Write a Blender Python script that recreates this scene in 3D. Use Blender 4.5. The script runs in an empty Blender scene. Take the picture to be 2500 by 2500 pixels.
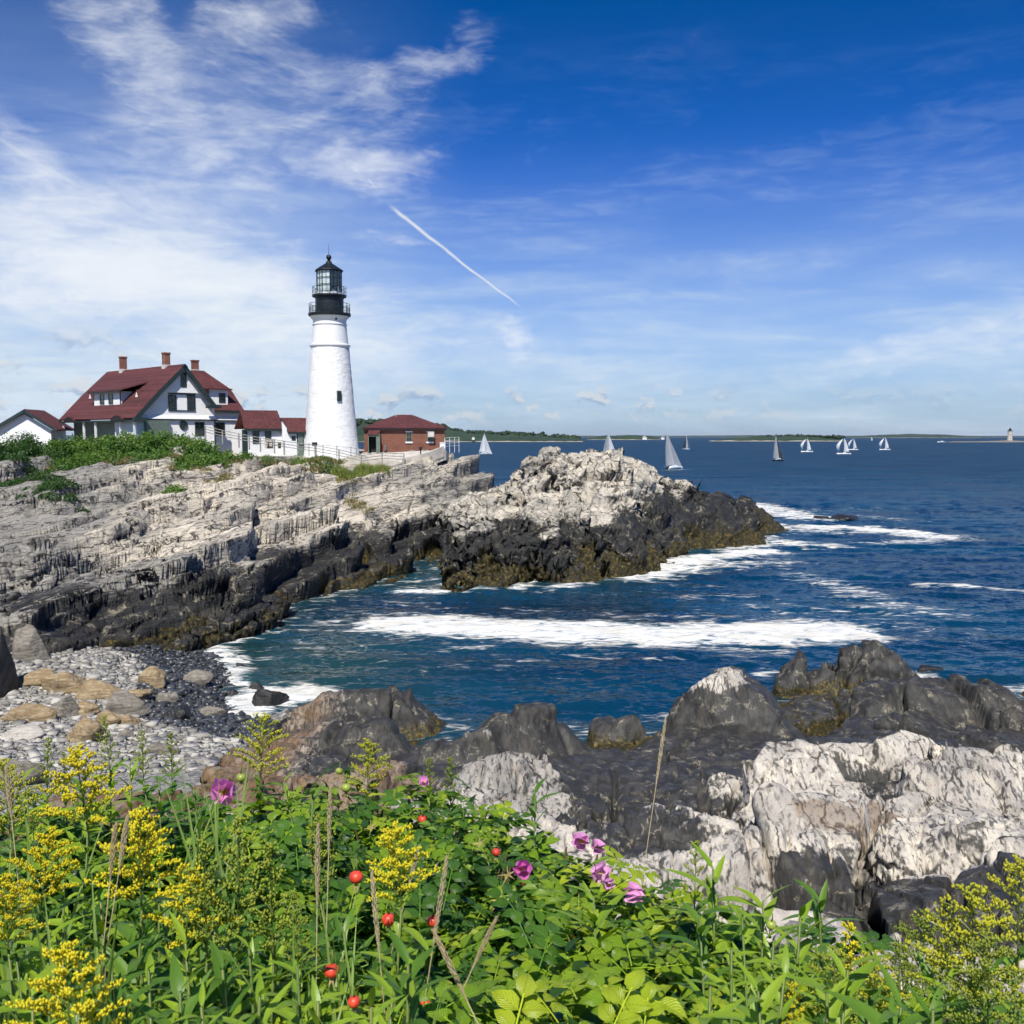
import bpy, math, random
import numpy as np
from mathutils import Vector, Matrix

# ------------------------------------------------------------------ camera, sky, sun, exposure
SC = bpy.context.scene
COL = SC.collection
CAM_H = 13.0                       # metres above the water
FPX = 2450.0                       # focal length in pixels of a 2500 px wide frame
PITCH = math.radians(-4.32)
cam_data = bpy.data.cameras.new('camera')
cam = bpy.data.objects.new('camera', cam_data)
COL.objects.link(cam)
cam_data.sensor_width = 36.0
cam_data.lens = 36.0 * FPX / 2500.0
cam_data.clip_start = 0.05
cam_data.clip_end = 90000.0
cam.location = (0, 0, CAM_H)
cam.rotation_euler = (math.radians(90) + PITCH, 0, 0)
cam_data.dof.use_dof = True
cam_data.dof.focus_distance = 9.0
cam_data.dof.aperture_fstop = 16.0
SC.camera = cam
SC.view_settings.view_transform = 'Standard'
SC.view_settings.look = 'None'
SC.view_settings.gamma = 1.0
SC.view_settings.exposure = 0.12
SC.view_settings.use_curve_mapping = False
SC.cycles.use_denoising = True
SC.cycles.max_bounces = 5
SC.cycles.diffuse_bounces = 2
SC.cycles.glossy_bounces = 2
SC.cycles.use_adaptive_sampling = True
SC.cycles.adaptive_threshold = 0.03
SC.cycles.adaptive_min_samples = 8
SC.cycles.transparent_max_bounces = 12
SC.cycles.caustics_reflective = False
SC.cycles.caustics_refractive = False

SUN_AZ, SUN_EL = math.radians(187), math.radians(53)      # compass angle from +Y towards +X
sun_dir = Vector((math.sin(SUN_AZ) * math.cos(SUN_EL), math.cos(SUN_AZ) * math.cos(SUN_EL), math.sin(SUN_EL)))
sl = bpy.data.lights.new('sun', 'SUN')
sl.energy = 5.0
sl.angle = math.radians(0.53)
sl.color = (1.0, 0.95, 0.86)
so = bpy.data.objects.new('sun', sl)
COL.objects.link(so)
so.rotation_euler = (-sun_dir).to_track_quat('-Z', 'Y').to_euler()
so.location = (0, -20, 60)


class NT:
    """small helper for building node trees"""
    def __init__(s, tree):
        s.t = tree

    def n(s, typ, **kw):
        nd = s.t.nodes.new(typ)
        for k, v in kw.items():
            setattr(nd, k, v)
        return nd

    def put(s, sock, v):
        if isinstance(v, bpy.types.NodeSocket):
            s.t.links.new(v, sock)
        elif v is not None:
            if hasattr(sock.default_value, '__len__') and not hasattr(v, '__len__'):
                sock.default_value = [v] * len(sock.default_value)
            elif hasattr(sock.default_value, '__len__') and len(sock.default_value) == 4 and len(v) == 3:
                sock.default_value = (*v, 1)
            else:
                sock.default_value = v

    def m(s, op, a, b=None, c=None, clamp=False):
        nd = s.n('ShaderNodeMath', operation=op, use_clamp=clamp)
        for i, v in enumerate((a, b, c)):
            if v is not None:
                s.put(nd.inputs[i], v)
        return nd.outputs[0]

    def vm(s, op, a, b=None):
        nd = s.n('ShaderNodeVectorMath', operation=op)
        s.put(nd.inputs[0], a)
        if b is not None:
            s.put(nd.inputs[3 if op == 'SCALE' else 1], b)
        return nd.outputs['Value'] if op in ('DOT_PRODUCT', 'LENGTH', 'DISTANCE') else nd.outputs[0]

    def mix(s, f, a, b, blend='MIX'):
        nd = s.n('ShaderNodeMix', data_type='RGBA', blend_type=blend)
        nd.clamp_factor = True
        s.put(nd.inputs[0], f); s.put(nd.inputs[6], a); s.put(nd.inputs[7], b)
        return nd.outputs[2]

    def ss(s, x, lo, hi, a=0.0, b=1.0):
        nd = s.n('ShaderNodeMapRange', interpolation_type='SMOOTHSTEP')
        for i, v in enumerate((x, lo, hi, a, b)):
            s.put(nd.inputs[i], v)
        return nd.outputs[0]

    def lin(s, x, lo, hi, a=0.0, b=1.0):
        nd = s.n('ShaderNodeMapRange')
        for i, v in enumerate((x, lo, hi, a, b)):
            s.put(nd.inputs[i], v)
        return nd.outputs[0]

    def noise(s, vec, scale, detail=4.0, rough=0.55, dist=0.0, col=False):
        nd = s.n('ShaderNodeTexNoise')
        s.put(nd.inputs['Vector'], vec)
        nd.inputs['Scale'].default_value = scale
        nd.inputs['Detail'].default_value = detail
        nd.inputs['Roughness'].default_value = rough
        nd.inputs['Distortion'].default_value = dist
        return nd.outputs[1 if col else 0]

    def voro(s, vec, scale, feature='F1', out='Distance'):
        nd = s.n('ShaderNodeTexVoronoi', feature=feature)
        s.put(nd.inputs['Vector'], vec)
        nd.inputs['Scale'].default_value = scale
        return nd.outputs[out]

    def mapping(s, vec, scale=(1, 1, 1), rot=(0, 0, 0), loc=(0, 0, 0)):
        nd = s.n('ShaderNodeMapping')
        s.put(nd.inputs['Vector'], vec)
        nd.inputs['Scale'].default_value = scale
        nd.inputs['Rotation'].default_value = rot
        nd.inputs['Location'].default_value = loc
        return nd.outputs[0]

    def comb(s, x, y, z):
        nd = s.n('ShaderNodeCombineXYZ')
        for i, v in enumerate((x, y, z)):
            s.put(nd.inputs[i], v)
        return nd.outputs[0]

    def sep(s, v):
        nd = s.n('ShaderNodeSeparateXYZ')
        s.put(nd.inputs[0], v)
        return nd.outputs

    def ramp(s, f, stops):
        nd = s.n('ShaderNodeValToRGB')
        s.put(nd.inputs[0], f)
        e = nd.color_ramp.elements
        while len(e) < len(stops):
            e.new(0.5)
        for i, (p, c) in enumerate(stops):
            e[i].position = p
            e[i].color = (*c, 1)
        return nd.outputs[0]

    def attr(s, name, out='Fac'):
        return s.n('ShaderNodeAttribute', attribute_name=name).outputs[out]


# disp px (the 1932 px view of the photograph) -> direction / point
def ray(ud, vd):
    u, v = ud * 2500 / 1932, vd * 2500 / 1932
    xc, yc = (u - 1250) / FPX, (1250 - v) / FPX
    cp, sp = math.cos(PITCH), math.sin(PITCH)
    return np.array((xc, cp - yc * sp, sp + yc * cp))


def P(ud, vd, d):                  # point at forward distance d
    r = ray(ud, vd)
    r = r * (d / r[1])
    return np.array((r[0], r[1], r[2] + CAM_H))


def W(ud, vd, z=0.0):              # point at height z
    r = ray(ud, vd)
    k = (z - CAM_H) / r[2]
    return np.array((r[0] * k, r[1] * k, z))


def on_plane(ud, vd, p0, n):
    r = ray(ud, vd)
    o = np.array((0, 0, CAM_H))
    k = np.dot(np.asarray(p0) - o, n) / np.dot(r, n)
    return o + r * k


# ---- world
def build_world():
    w = bpy.data.worlds.new('World')
    SC.world = w
    w.cycles.sampling_method = 'MANUAL'
    w.cycles.sample_map_resolution = 256
    w.use_nodes = True
    w.node_tree.nodes.clear()
    T = NT(w.node_tree)
    tc = T.n('ShaderNodeTexCoord').outputs['Generated']
    sky = T.n('ShaderNodeTexSky', sky_type='NISHITA', sun_disc=False)
    sky.sun_elevation = SUN_EL
    sky.sun_rotation = SUN_AZ
    sky.altitude = 0
    sky.air_density = 1.0
    sky.dust_density = 0.6
    sky.ozone_density = 3.5
    x, y, z = T.sep(tc)
    zc = T.m('MAXIMUM', z, 0.0)
    # deep polarised blue aloft, paler towards the sea: the clean sky's own grading
    hs = T.n('ShaderNodeHueSaturation')
    hs.inputs['Saturation'].default_value = 1.25
    T.put(hs.inputs['Color'], sky.outputs[0])
    base = T.mix(1.0, hs.outputs[0], T.ramp(T.m('POWER', zc, 0.5), SKY_GRADE), 'MULTIPLY')
    # direction plane for high cirrus
    az = T.m('ARCTAN2', x, y)
    el = T.m('ARCSINE', z)
    q = T.comb(T.m('DIVIDE', x, T.m('ADD', zc, 0.10)), T.m('DIVIDE', y, T.m('ADD', zc, 0.10)), 0.0)
    qs = T.mapping(q, (0.8, 2.6, 1), (0, 0, math.radians(-28)))
    warp = T.noise(qs, 0.8, 2, 0.5, col=True)
    qw = T.vm('ADD', qs, T.vm('SCALE', T.vm('SUBTRACT', warp, (0.5, 0.5, 0.5)), 1.3))
    c1 = T.noise(qw, 0.85, 4, 0.6)
    ae = T.comb(az, T.m('MULTIPLY', el, 1.0), 0.0)
    c2 = T.noise(T.mapping(ae, (1.0, 2.4, 1), (0, 0, math.radians(22))), 7.0, 6, 0.64, 0.6)
    fine = T.noise(T.mapping(ae, (1.0, 3.6, 1), (0, 0, math.radians(28))), 24.0, 4, 0.6, 0.8)

    wob2 = T.vm('SCALE', T.vm('SUBTRACT', T.noise(T.mapping(ae, (1.0, 2.0, 1), (0, 0, 0.4)), 9.0, 5, 0.62, col=True), (0.5, 0.5, 0.5)), 0.13)
    aew = T.vm('ADD', ae, T.vm('MULTIPLY', wob2, (1.0, 0.7, 0.0)))

    def blob(ud, vd, ru, rv, rot=0.0):
        d = ray(ud, vd); d = d / np.linalg.norm(d)
        a0, e0 = math.atan2(d[0], d[1]), math.asin(d[2])
        k = 2500 / 1932 / FPX
        v = T.vm('SUBTRACT', aew, (a0, e0, 0))
        mp = T.n('ShaderNodeMapping', vector_type='TEXTURE')
        T.put(mp.inputs['Vector'], v)
        mp.inputs['Rotation'].default_value = (0, 0, rot)
        mp.inputs['Scale'].default_value = (ru * k, rv * k, 1)
        l = T.vm('LENGTH', mp.outputs[0])
        return T.ss(l, 1.5, 0.0)

    def add(a, b, wt=1.0):
        return T.m('ADD', a, T.m('MULTIPLY', b, wt))
    # coverage: broad mass to the left of the tower, thin veil low everywhere, some single wisps
    left = T.ss(T.m('ADD', az, T.m('MULTIPLY', T.m('SUBTRACT', c1, 0.5), 0.35)), 0.02, -0.30)
    top = T.ss(el, 0.36, 0.10)
    cov = T.m('MULTIPLY', T.m('MULTIPLY', left, top), 0.26)
    for b in BLOBS:
        cov = add(cov, blob(*b[:5]), b[5])
    tex = T.m('ADD', T.m('MULTIPLY', c2, 0.7), T.m('MULTIPLY', fine, 0.3))
    dens = T.m('ADD', cov, T.m('MULTIPLY', T.m('SUBTRACT', tex, 0.5), 2.1))
    alpha = T.m('MULTIPLY', T.ss(dens, 0.0, 1.15), T.ss(cov, 0.02, 0.3))
    # broad thin veil
    streak = T.noise(T.mapping(ae, (1.0, 7.0, 1), (0, 0, math.radians(10))), 4.0, 5, 0.6, 0.5)
    veil = T.m('ADD', T.m('MULTIPLY', T.ss(el, 0.30, 0.02), T.m('ADD', T.m('MULTIPLY', T.ss(streak, 0.3, 0.75), 0.42), 0.50)), T.m('MULTIPLY', T.m('MULTIPLY', T.ss(T.m('ADD', T.m('MULTIPLY', streak, 0.6), T.m('MULTIPLY', fine, 0.4)), 0.47, 0.70), T.ss(el, 0.40, 0.16)), 0.20))
    veil = T.m('ADD', T.m('MULTIPLY', veil, 0.86), T.m('MULTIPLY', T.m('MULTIPLY', T.ss(az, -0.02, -0.26), T.ss(el, 0.46, 0.18)), T.ss(c1, 0.25, 0.6, 0.08, 0.34)), clamp=True)
    cl_col = (0.72, 0.86, 1.0)
    c = T.mix(veil, base, T.vm('SCALE', cl_col, 0.82 / SKY_STR))
    c = T.mix(T.m('MULTIPLY', alpha, 0.86), c, T.vm('SCALE', (0.92, 0.955, 1.0), 0.90 / SKY_STR))
    # cumulus puffs low over the sea
    cu = T.comb(T.m('MULTIPLY', az, 1.0), T.m('MULTIPLY', el, 1.5), 0.0)
    n1 = T.noise(cu, 26.0, 6, 0.56, 0.0)
    sh = T.noise(T.vm('ADD', cu, (0.0, 0.010, 0)), 26.0, 4, 0.56, 0.0)
    band = T.m('MULTIPLY', T.ss(el, 0.006, 0.026), T.ss(el, 0.062, 0.034))
    band = T.m('MULTIPLY', band, T.ss(az, 0.42, 0.0, 0.25, 1.0))
    leftup = T.m('MULTIPLY', T.m('MULTIPLY', T.ss(az, -0.28, -0.42), T.ss(el, 0.012, 0.03)), T.ss(el, 0.115, 0.06))
    band = T.m('MAXIMUM', band, leftup)
    ca = T.m('MULTIPLY', T.ss(n1, 0.50, 0.60), band)
    lit = T.ss(T.m('SUBTRACT', n1, sh), -0.05, 0.07)
    cc = T.mix(lit, T.vm('SCALE', (0.30, 0.42, 0.62), 0.9 / SKY_STR), T.vm('SCALE', (0.88, 0.90, 0.93), 0.75 / SKY_STR))
    c = T.mix(T.m('MULTIPLY', ca, 0.75), c, cc)
    # contrails: thin lines on the sky between two directions
    for (a, b, wpx, al) in CONTRAILS:
        da, db = ray(*a), ray(*b)
        aa = np.array((math.atan2(da[0], da[1]), math.asin(da[2] / np.linalg.norm(da))))
        bb = np.array((math.atan2(db[0], db[1]), math.asin(db[2] / np.linalg.norm(db))))
        dv = bb - aa
        L = np.linalg.norm(dv); dv = dv / L
        wob = T.vm('SCALE', T.vm('SUBTRACT', T.noise(ae, 30, 3, 0.5, col=True), (0.5, 0.5, 0.5)), 0.0045)
        v = T.vm('ADD', T.vm('SUBTRACT', ae, (aa[0], aa[1], 0)), wob)
        t = T.vm('DOT_PRODUCT', v, (dv[0], dv[1], 0))
        s_ = T.m('ABSOLUTE', T.vm('DOT_PRODUCT', v, (-dv[1], dv[0], 0)))
        wd = wpx * 2500 / 1932 / FPX
        line = T.ss(s_, T.m('MULTIPLY', wd, T.ss(t, 0, L, 0.9, 0.45)), 0.0)
        ends = T.m('MULTIPLY', T.ss(t, 0.0, L * 0.12), T.ss(t, L, L * 0.85))
        al_ = T.m('MULTIPLY', T.m('MULTIPLY', line, ends), T.ss(T.noise(ae, 60, 4, 0.6), 0.25, 0.6, 0.6 * al, al))
        c = T.mix(al_, c, T.vm('SCALE', (0.90, 0.94, 1.0), 0.80 / SKY_STR))
    bg = T.n('ShaderNodeBackground')
    T.put(bg.inputs['Color'], c)
    bg.inputs['Strength'].default_value = SKY_STR
    out = T.n('ShaderNodeOutputWorld')
    w.node_tree.links.new(bg.outputs[0], out.inputs[0])


SKY_STR = 0.10
SKY_GRADE = [(0.0, (0.36, 0.56, 1.02)), (0.14, (0.36, 0.60, 1.05)), (0.30, (0.40, 0.64, 1.14)), (0.48, (0.17, 0.50, 1.05)), (0.62, (0.006, 0.42, 0.80)), (1.0, (0.02, 0.34, 0.72))]
BLOBS = [  # ud, vd, half width, half height, tilt, weight
    (480, 10, 110, 60, 0.1, 0.62), (235, 75, 120, 55, -0.35, 0.52), (820, 125, 150, 42, 0.32, 0.42),
    (745, 205, 90, 30, 0.1, 0.30), (690, 310, 130, 55, 0.05, 0.70), (430, 230, 260, 150, 0.45, 0.40),
    (140, 470, 330, 120, -0.15, 0.55), (420, 540, 330, 70, 0.0, 0.35), (1820, 635, 260, 42, 0.22, 0.55),
    (960, 632, 48, 28, -0.45, 0.55), (60, 280, 120, 40, -0.5, 0.25), (760, 650, 380, 80, 0.0, 0.34),
    (735, 430, 60, 16, 0.0, 0.40), (1300, 700, 360, 60, 0.05, 0.30), (1420, 500, 420, 40, 0.16, 0.14),
    (1150, 150, 300, 60, 0.3, 0.10)]
CONTRAILS = [((728, 383), (990, 586), 6.0, 0.95), ((694, 335), (711, 357), 3.0, 0.5), ((-40, 240), (170, 365), 8.0, 0.30)]
build_world()

# ------------------------------------------------------------------ object helpers
def tag(o, label=None, cat=None, group=None, kind=None):
    if label: o['label'] = label
    if cat: o['category'] = cat
    if group: o['group'] = group
    if kind: o['kind'] = kind
    return o


def thing(name, label, cat, loc=(0, 0, 0), rotz=0.0, group=None):
    o = bpy.data.objects.new(name, None)
    COL.objects.link(o)
    o.location = tuple(loc)
    o.rotation_euler = (0, 0, rotz)
    o.empty_display_size = 0.2
    return tag(o, label, cat, group)


def mesh_np(name, V, F, smooth=False, attrs=None):
    """V (n,3), F (m,3|4) numpy"""
    V = np.ascontiguousarray(V, dtype=np.float32)
    F = np.ascontiguousarray(F, dtype=np.int32)
    me = bpy.data.meshes.new(name)
    k = F.shape[1]
    me.vertices.add(len(V)); me.vertices.foreach_set('co', V.ravel())
    me.loops.add(F.size); me.loops.foreach_set('vertex_index', F.ravel())
    me.polygons.add(len(F))
    me.polygons.foreach_set('loop_start', np.arange(0, F.size, k, dtype=np.int32))
    if smooth:
        me.polygons.foreach_set('use_smooth', np.ones(len(F), dtype=bool))
    for an, av in (attrs or {}).items():
        at = me.attributes.new(an, 'FLOAT', 'POINT')
        at.data.foreach_set('value', np.ascontiguousarray(av, dtype=np.float32))
    me.update(calc_edges=True)
    return me


def link(name, me, mat, parent=None):
    o = bpy.data.objects.new(name, me)
    COL.objects.link(o)
    if mat is not None:
        if isinstance(mat, str):
            mat = M[mat]
        if len(me.materials) == 0:
            me.materials.append(mat)
    if parent is not None:
        o.parent = parent
        if parent.type == 'EMPTY':          # meshes are written in the coordinates the thing has when its parts are made
            o.matrix_parent_inverse = (Matrix.Translation(parent.location) @ parent.rotation_euler.to_matrix().to_4x4()).inverted()
    return o


class MB:
    """collects shapes, builds them as one mesh object"""
    def __init__(s):
        s.v = []; s.f = []

    def add(s, vs, fs):
        b = len(s.v)
        s.v += [tuple(float(c) for c in v) for v in vs]
        s.f += [tuple(i + b for i in f) for f in fs]
        return s

    def box(s, c, d, rz=0.0):
        cx, cy, cz = c; hx, hy, hz = d[0] / 2, d[1] / 2, d[2] / 2
        ca, sa = math.cos(rz), math.sin(rz)
        vs = []
        for z in (-hz, hz):
            for x, y in ((-hx, -hy), (hx, -hy), (hx, hy), (-hx, hy)):
                vs.append((cx + x * ca - y * sa, cy + x * sa + y * ca, cz + z))
        return s.add(vs, [(0, 3, 2, 1), (4, 5, 6, 7), (0, 1, 5, 4), (1, 2, 6, 5), (2, 3, 7, 6), (3, 0, 4, 7)])

    def frame_box(s, o, ex, ey, ez, lo, hi):
        """box in a local frame: origin o, axes ex ey ez, corners lo..hi"""
        o, ex, ey, ez = map(np.asarray, (o, ex, ey, ez))
        vs = []
        for z in (lo[2], hi[2]):
            for x, y in ((lo[0], lo[1]), (hi[0], lo[1]), (hi[0], hi[1]), (lo[0], hi[1])):
                vs.append(o + ex * x + ey * y + ez * z)
        fs = [(0, 3, 2, 1), (4, 5, 6, 7), (0, 1, 5, 4), (1, 2, 6, 5), (2, 3, 7, 6), (3, 0, 4, 7)]
        if np.dot(np.cross(ex, ey), ez) < 0:
            fs = [f[::-1] for f in fs]
        return s.add(vs, fs)

    def tube(s, pts, r, n=6, cap=True):
        pts = [np.asarray(p, float) for p in pts]
        rs = r if hasattr(r, '__len__') else [r] * len(pts)
        b0 = None; vs = []; fs = []
        for i, p in enumerate(pts):
            t = pts[min(i + 1, len(pts) - 1)] - pts[max(i - 1, 0)]
            t = t / (np.linalg.norm(t) + 1e-9)
            if b0 is None:
                b0 = np.cross(t, (0, 0, 1) if abs(t[2]) < 0.9 else (1, 0, 0))
            b0 = b0 - t * np.dot(b0, t); b0 = b0 / (np.linalg.norm(b0) + 1e-9)
            c0 = np.cross(t, b0)
            for k in range(n):
                a = 2 * math.pi * k / n
                vs.append(p + (b0 * math.cos(a) + c0 * math.sin(a)) * rs[i])
        for i in range(len(pts) - 1):
            for k in range(n):
                k2 = (k + 1) % n
                fs.append((i * n + k, i * n + k2, (i + 1) * n + k2, (i + 1) * n + k))
        if cap:
            fs.append(tuple(range(n - 1, -1, -1)))
            fs.append(tuple((len(pts) - 1) * n + k for k in range(n)))
        return s.add(vs, fs)

    def lathe(s, prof, n=32, c=(0, 0, 0), cap=True):
        vs = []; fs = []
        for r, z in prof:
            for k in range(n):
                a = 2 * math.pi * k / n
                vs.append((c[0] + r * math.cos(a), c[1] + r * math.sin(a), c[2] + z))
        for i in range(len(prof) - 1):
            for k in range(n):
                k2 = (k + 1) % n
                fs.append((i * n + k, i * n + k2, (i + 1) * n + k2, (i + 1) * n + k))
        if cap:
            fs.append(tuple(range(n - 1, -1, -1)))
            fs.append(tuple((len(prof) - 1) * n + k for k in range(n)))
        return s.add(vs, fs)

    def prism(s, poly, th):
        """planar polygon (3D pts) extruded by vector th"""
        n = len(poly); poly = [np.asarray(p, float) for p in poly]; th = np.asarray(th, float)
        vs = poly + [p + th for p in poly]
        fs = [tuple(range(n))[::-1], tuple(range(n, 2 * n))] + [(i, (i + 1) % n, n + (i + 1) % n, n + i) for i in range(n)]
        nrm = np.zeros(3)
        for i in range(n):
            nrm += np.cross(poly[i], poly[(i + 1) % n])
        if np.dot(nrm, th) < 0:
            fs = [f[::-1] for f in fs]
        return s.add(vs, fs)

    def mesh(s, name, smooth=False):
        me = bpy.data.meshes.new(name)
        me.from_pydata(s.v, [], s.f)
        if smooth:
            me.polygons.foreach_set('use_smooth', [True] * len(me.polygons))
        me.update()
        return me

    def build(s, name, mat, parent=None, smooth=False):
        o = link(name, s.mesh(name, smooth), mat, parent)
        if smooth:
            try:
                me = o.data
                me.set_sharp_from_angle(angle=math.radians(38))
            except Exception:
                pass
        return o


# ------------------------------------------------------------------ noise in numpy
def _h(ix, iy, iz, seed):
    with np.errstate(over='ignore'):
        h = (ix.astype(np.uint32) * np.uint32(374761393) + iy.astype(np.uint32) * np.uint32(668265263)
             + iz.astype(np.uint32) * np.uint32(2147483647) + np.uint32((seed * 974711 + 12345) & 0xffffffff))
        h = (h ^ (h >> np.uint32(13))) * np.uint32(1274126177)
        h = (h ^ (h >> np.uint32(16))) * np.uint32(2246822519)
        h = h ^ (h >> np.uint32(15))
    return h


def _f(h):
    return (h & np.uint32(0xffffff)).astype(np.float32) / np.float32(0xffffff)


def vnoise(p, seed=0):
    p = np.asarray(p, dtype=np.float32)
    i = np.floor(p).astype(np.int32); f = p - i
    w = f * f * f * (f * (f * 6 - 15) + 10)
    r = np.zeros(len(p), dtype=np.float32)
    for dx in (0, 1):
        wx = w[:, 0] if dx else 1 - w[:, 0]
        for dy in (0, 1):
            wy = w[:, 1] if dy else 1 - w[:, 1]
            for dz in (0, 1):
                wz = w[:, 2] if dz else 1 - w[:, 2]
                r += _f(_h(i[:, 0] + dx, i[:, 1] + dy, i[:, 2] + dz, seed)) * wx * wy * wz
    return r * 2 - 1


def fbm(p, octv=4, seed=0, gain=0.5, ridge=False):
    a = 1.0; s = 0; tot = 0
    p = np.asarray(p, dtype=np.float32)
    for o in range(octv):
        n = vnoise(p * (2.03 ** o) + 17.3 * o, seed + o)
        if ridge:
            n = 1 - 2 * np.abs(n)
        s = s + a * n; tot += a; a *= gain
    return s / tot


def voronoi(p, seed=0, jit=0.9):
    p = np.asarray(p, dtype=np.float32)
    i = np.floor(p).astype(np.int32)
    n = len(p)
    f1 = np.full(n, 9e9, np.float32); f2 = np.full(n, 9e9, np.float32)
    cid = np.zeros(n, np.uint32); dl = np.zeros((n, 3), np.float32)
    for dx in (-1, 0, 1):
        for dy in (-1, 0, 1):
            for dz in (-1, 0, 1):
                c = i + np.array((dx, dy, dz), np.int32)
                h = _h(c[:, 0], c[:, 1], c[:, 2], seed)
                r = np.stack((_f(h), _f((h >> np.uint32(8)) ^ (h << np.uint32(11))), _f(h * np.uint32(2654435761))), 1)
                dv = p - (c + 0.5 + (r - 0.5) * jit)
                d = np.sqrt((dv * dv).sum(1))
                m = d < f1
                f2 = np.where(m, f1, np.minimum(f2, d))
                cid = np.where(m, h, cid)
                dl = np.where(m[:, None], dv, dl)
                f1 = np.where(m, d, f1)
    return f1, f2 - f1, cid, dl


def blocks(p, seed, tilt=0.6, crack=0.06, crackw=0.08):
    """piecewise planar offsets: broken rock blocks with fissures between"""
    f1, e, cid, dl = voronoi(p, seed)
    g = np.stack((_f(cid * np.uint32(97)), _f(cid * np.uint32(1013)), _f(cid * np.uint32(7919))), 1) - 0.5
    o = _f(cid * np.uint32(31)) - 0.5
    return o + tilt * (g * dl).sum(1) * 2 - crack * np.clip(1 - e / crackw, 0, 1), cid, e


def rotm(rx, ry, rz):
    return np.array(Matrix.Rotation(rz, 3, 'Z') @ Matrix.Rotation(ry, 3, 'Y') @ Matrix.Rotation(rx, 3, 'X'), dtype=np.float32)


class Surface:
    """smooth interpolation z(x, y) through surveyed points (linear radial kernel)"""
    def __init__(s, pts, soft=0.5):
        pts = np.asarray(pts, float)
        s.p = pts[:, :2]; s.soft = soft
        n = len(pts)
        A = np.zeros((n + 3, n + 3))
        A[:n, :n] = s.k(pts[:, None, :2] - pts[None, :, :2])
        A[:n, n] = 1; A[:n, n + 1:] = pts[:, :2] / 50
        A[n, :n] = 1; A[n + 1:, :n] = pts[:, :2].T / 50
        b = np.zeros(n + 3); b[:n] = pts[:, 2]
        s.w = np.linalg.solve(A + np.diag([1e-9] * (n + 3)), b)

    def k(s, d):
        return np.sqrt((d * d).sum(-1) + s.soft ** 2)

    def __call__(s, x, y):
        x = np.asarray(x, float).ravel(); y = np.asarray(y, float).ravel()
        z = s.w[-3] + s.w[-2] * x / 50 + s.w[-1] * y / 50
        for (px, py), w in zip(s.p, s.w):
            z = z + w * np.sqrt((x - px) ** 2 + (y - py) ** 2 + s.soft ** 2)
        return z


def polar(ths, rs):
    """grid of ground points; returns x, y flattened, quads"""
    T_, R_ = np.meshgrid(ths, rs)
    x = (np.sin(T_) * R_).ravel(); y = (np.cos(T_) * R_).ravel()
    n, m = len(rs), len(ths)
    idx = np.arange(n * m).reshape(n, m)
    F = np.stack((idx[:-1, :-1], idx[:-1, 1:], idx[1:, 1:], idx[1:, :-1]), -1).reshape(-1, 4)
    return x, y, F


def vnormals(V, F):
    a = V[F[:, 2]] - V[F[:, 0]]; b = V[F[:, 3]] - V[F[:, 1]]
    fn = np.cross(a, b)
    N = np.zeros_like(V)
    for k in range(4):
        for c in range(3):
            N[:, c] += np.bincount(F[:, k], fn[:, c], len(V))
    N /= np.linalg.norm(N, axis=1)[:, None] + 1e-12
    return N


def sstep(x, a, b):
    t = np.clip((x - a) / (b - a), 0, 1)
    return t * t * (3 - 2 * t)


M = {}


def new_mat(name):
    m = bpy.data.materials.new(name)
    m.use_nodes = True
    m.node_tree.nodes.clear()
    T = NT(m.node_tree)
    out = T.n('ShaderNodeOutputMaterial')
    b = T.n('ShaderNodeBsdfPrincipled')
    m.node_tree.links.new(b.outputs[0], out.inputs[0])
    M[name] = m
    return T, b, out


def bump(T, b, h, strength=0.4, dist=0.05):
    nd = T.n('ShaderNodeBump')
    nd.inputs['Strength'].default_value = strength
    nd.inputs['Distance'].default_value = dist
    T.put(nd.inputs['Height'], h)
    T.put(b.inputs['Normal'], nd.outputs[0])
    return nd


def plain(name, col, rough=0.6, var=0.12, scale=3.0, metal=0.0, bumpk=0.0, spec=0.5):
    """simple paint / stone material with some uneven wear"""
    T, b, _ = new_mat(name)
    g = T.n('ShaderNodeNewGeometry').outputs['Position']
    n = T.noise(g, scale, 6, 0.6)
    c = T.mix(T.ss(n, 0.3, 0.7), [x * (1 - var) for x in col], [min(1, x * (1 + var)) for x in col])
    T.put(b.inputs['Base Color'], c)
    T.put(b.inputs['Roughness'], rough)
    T.put(b.inputs['Metallic'], metal)
    T.put(b.inputs['Specular IOR Level'], spec)
    if bumpk:
        bump(T, b, T.noise(g, scale * 6, 5, 0.6), bumpk, 0.02)
    return M[name]

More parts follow.
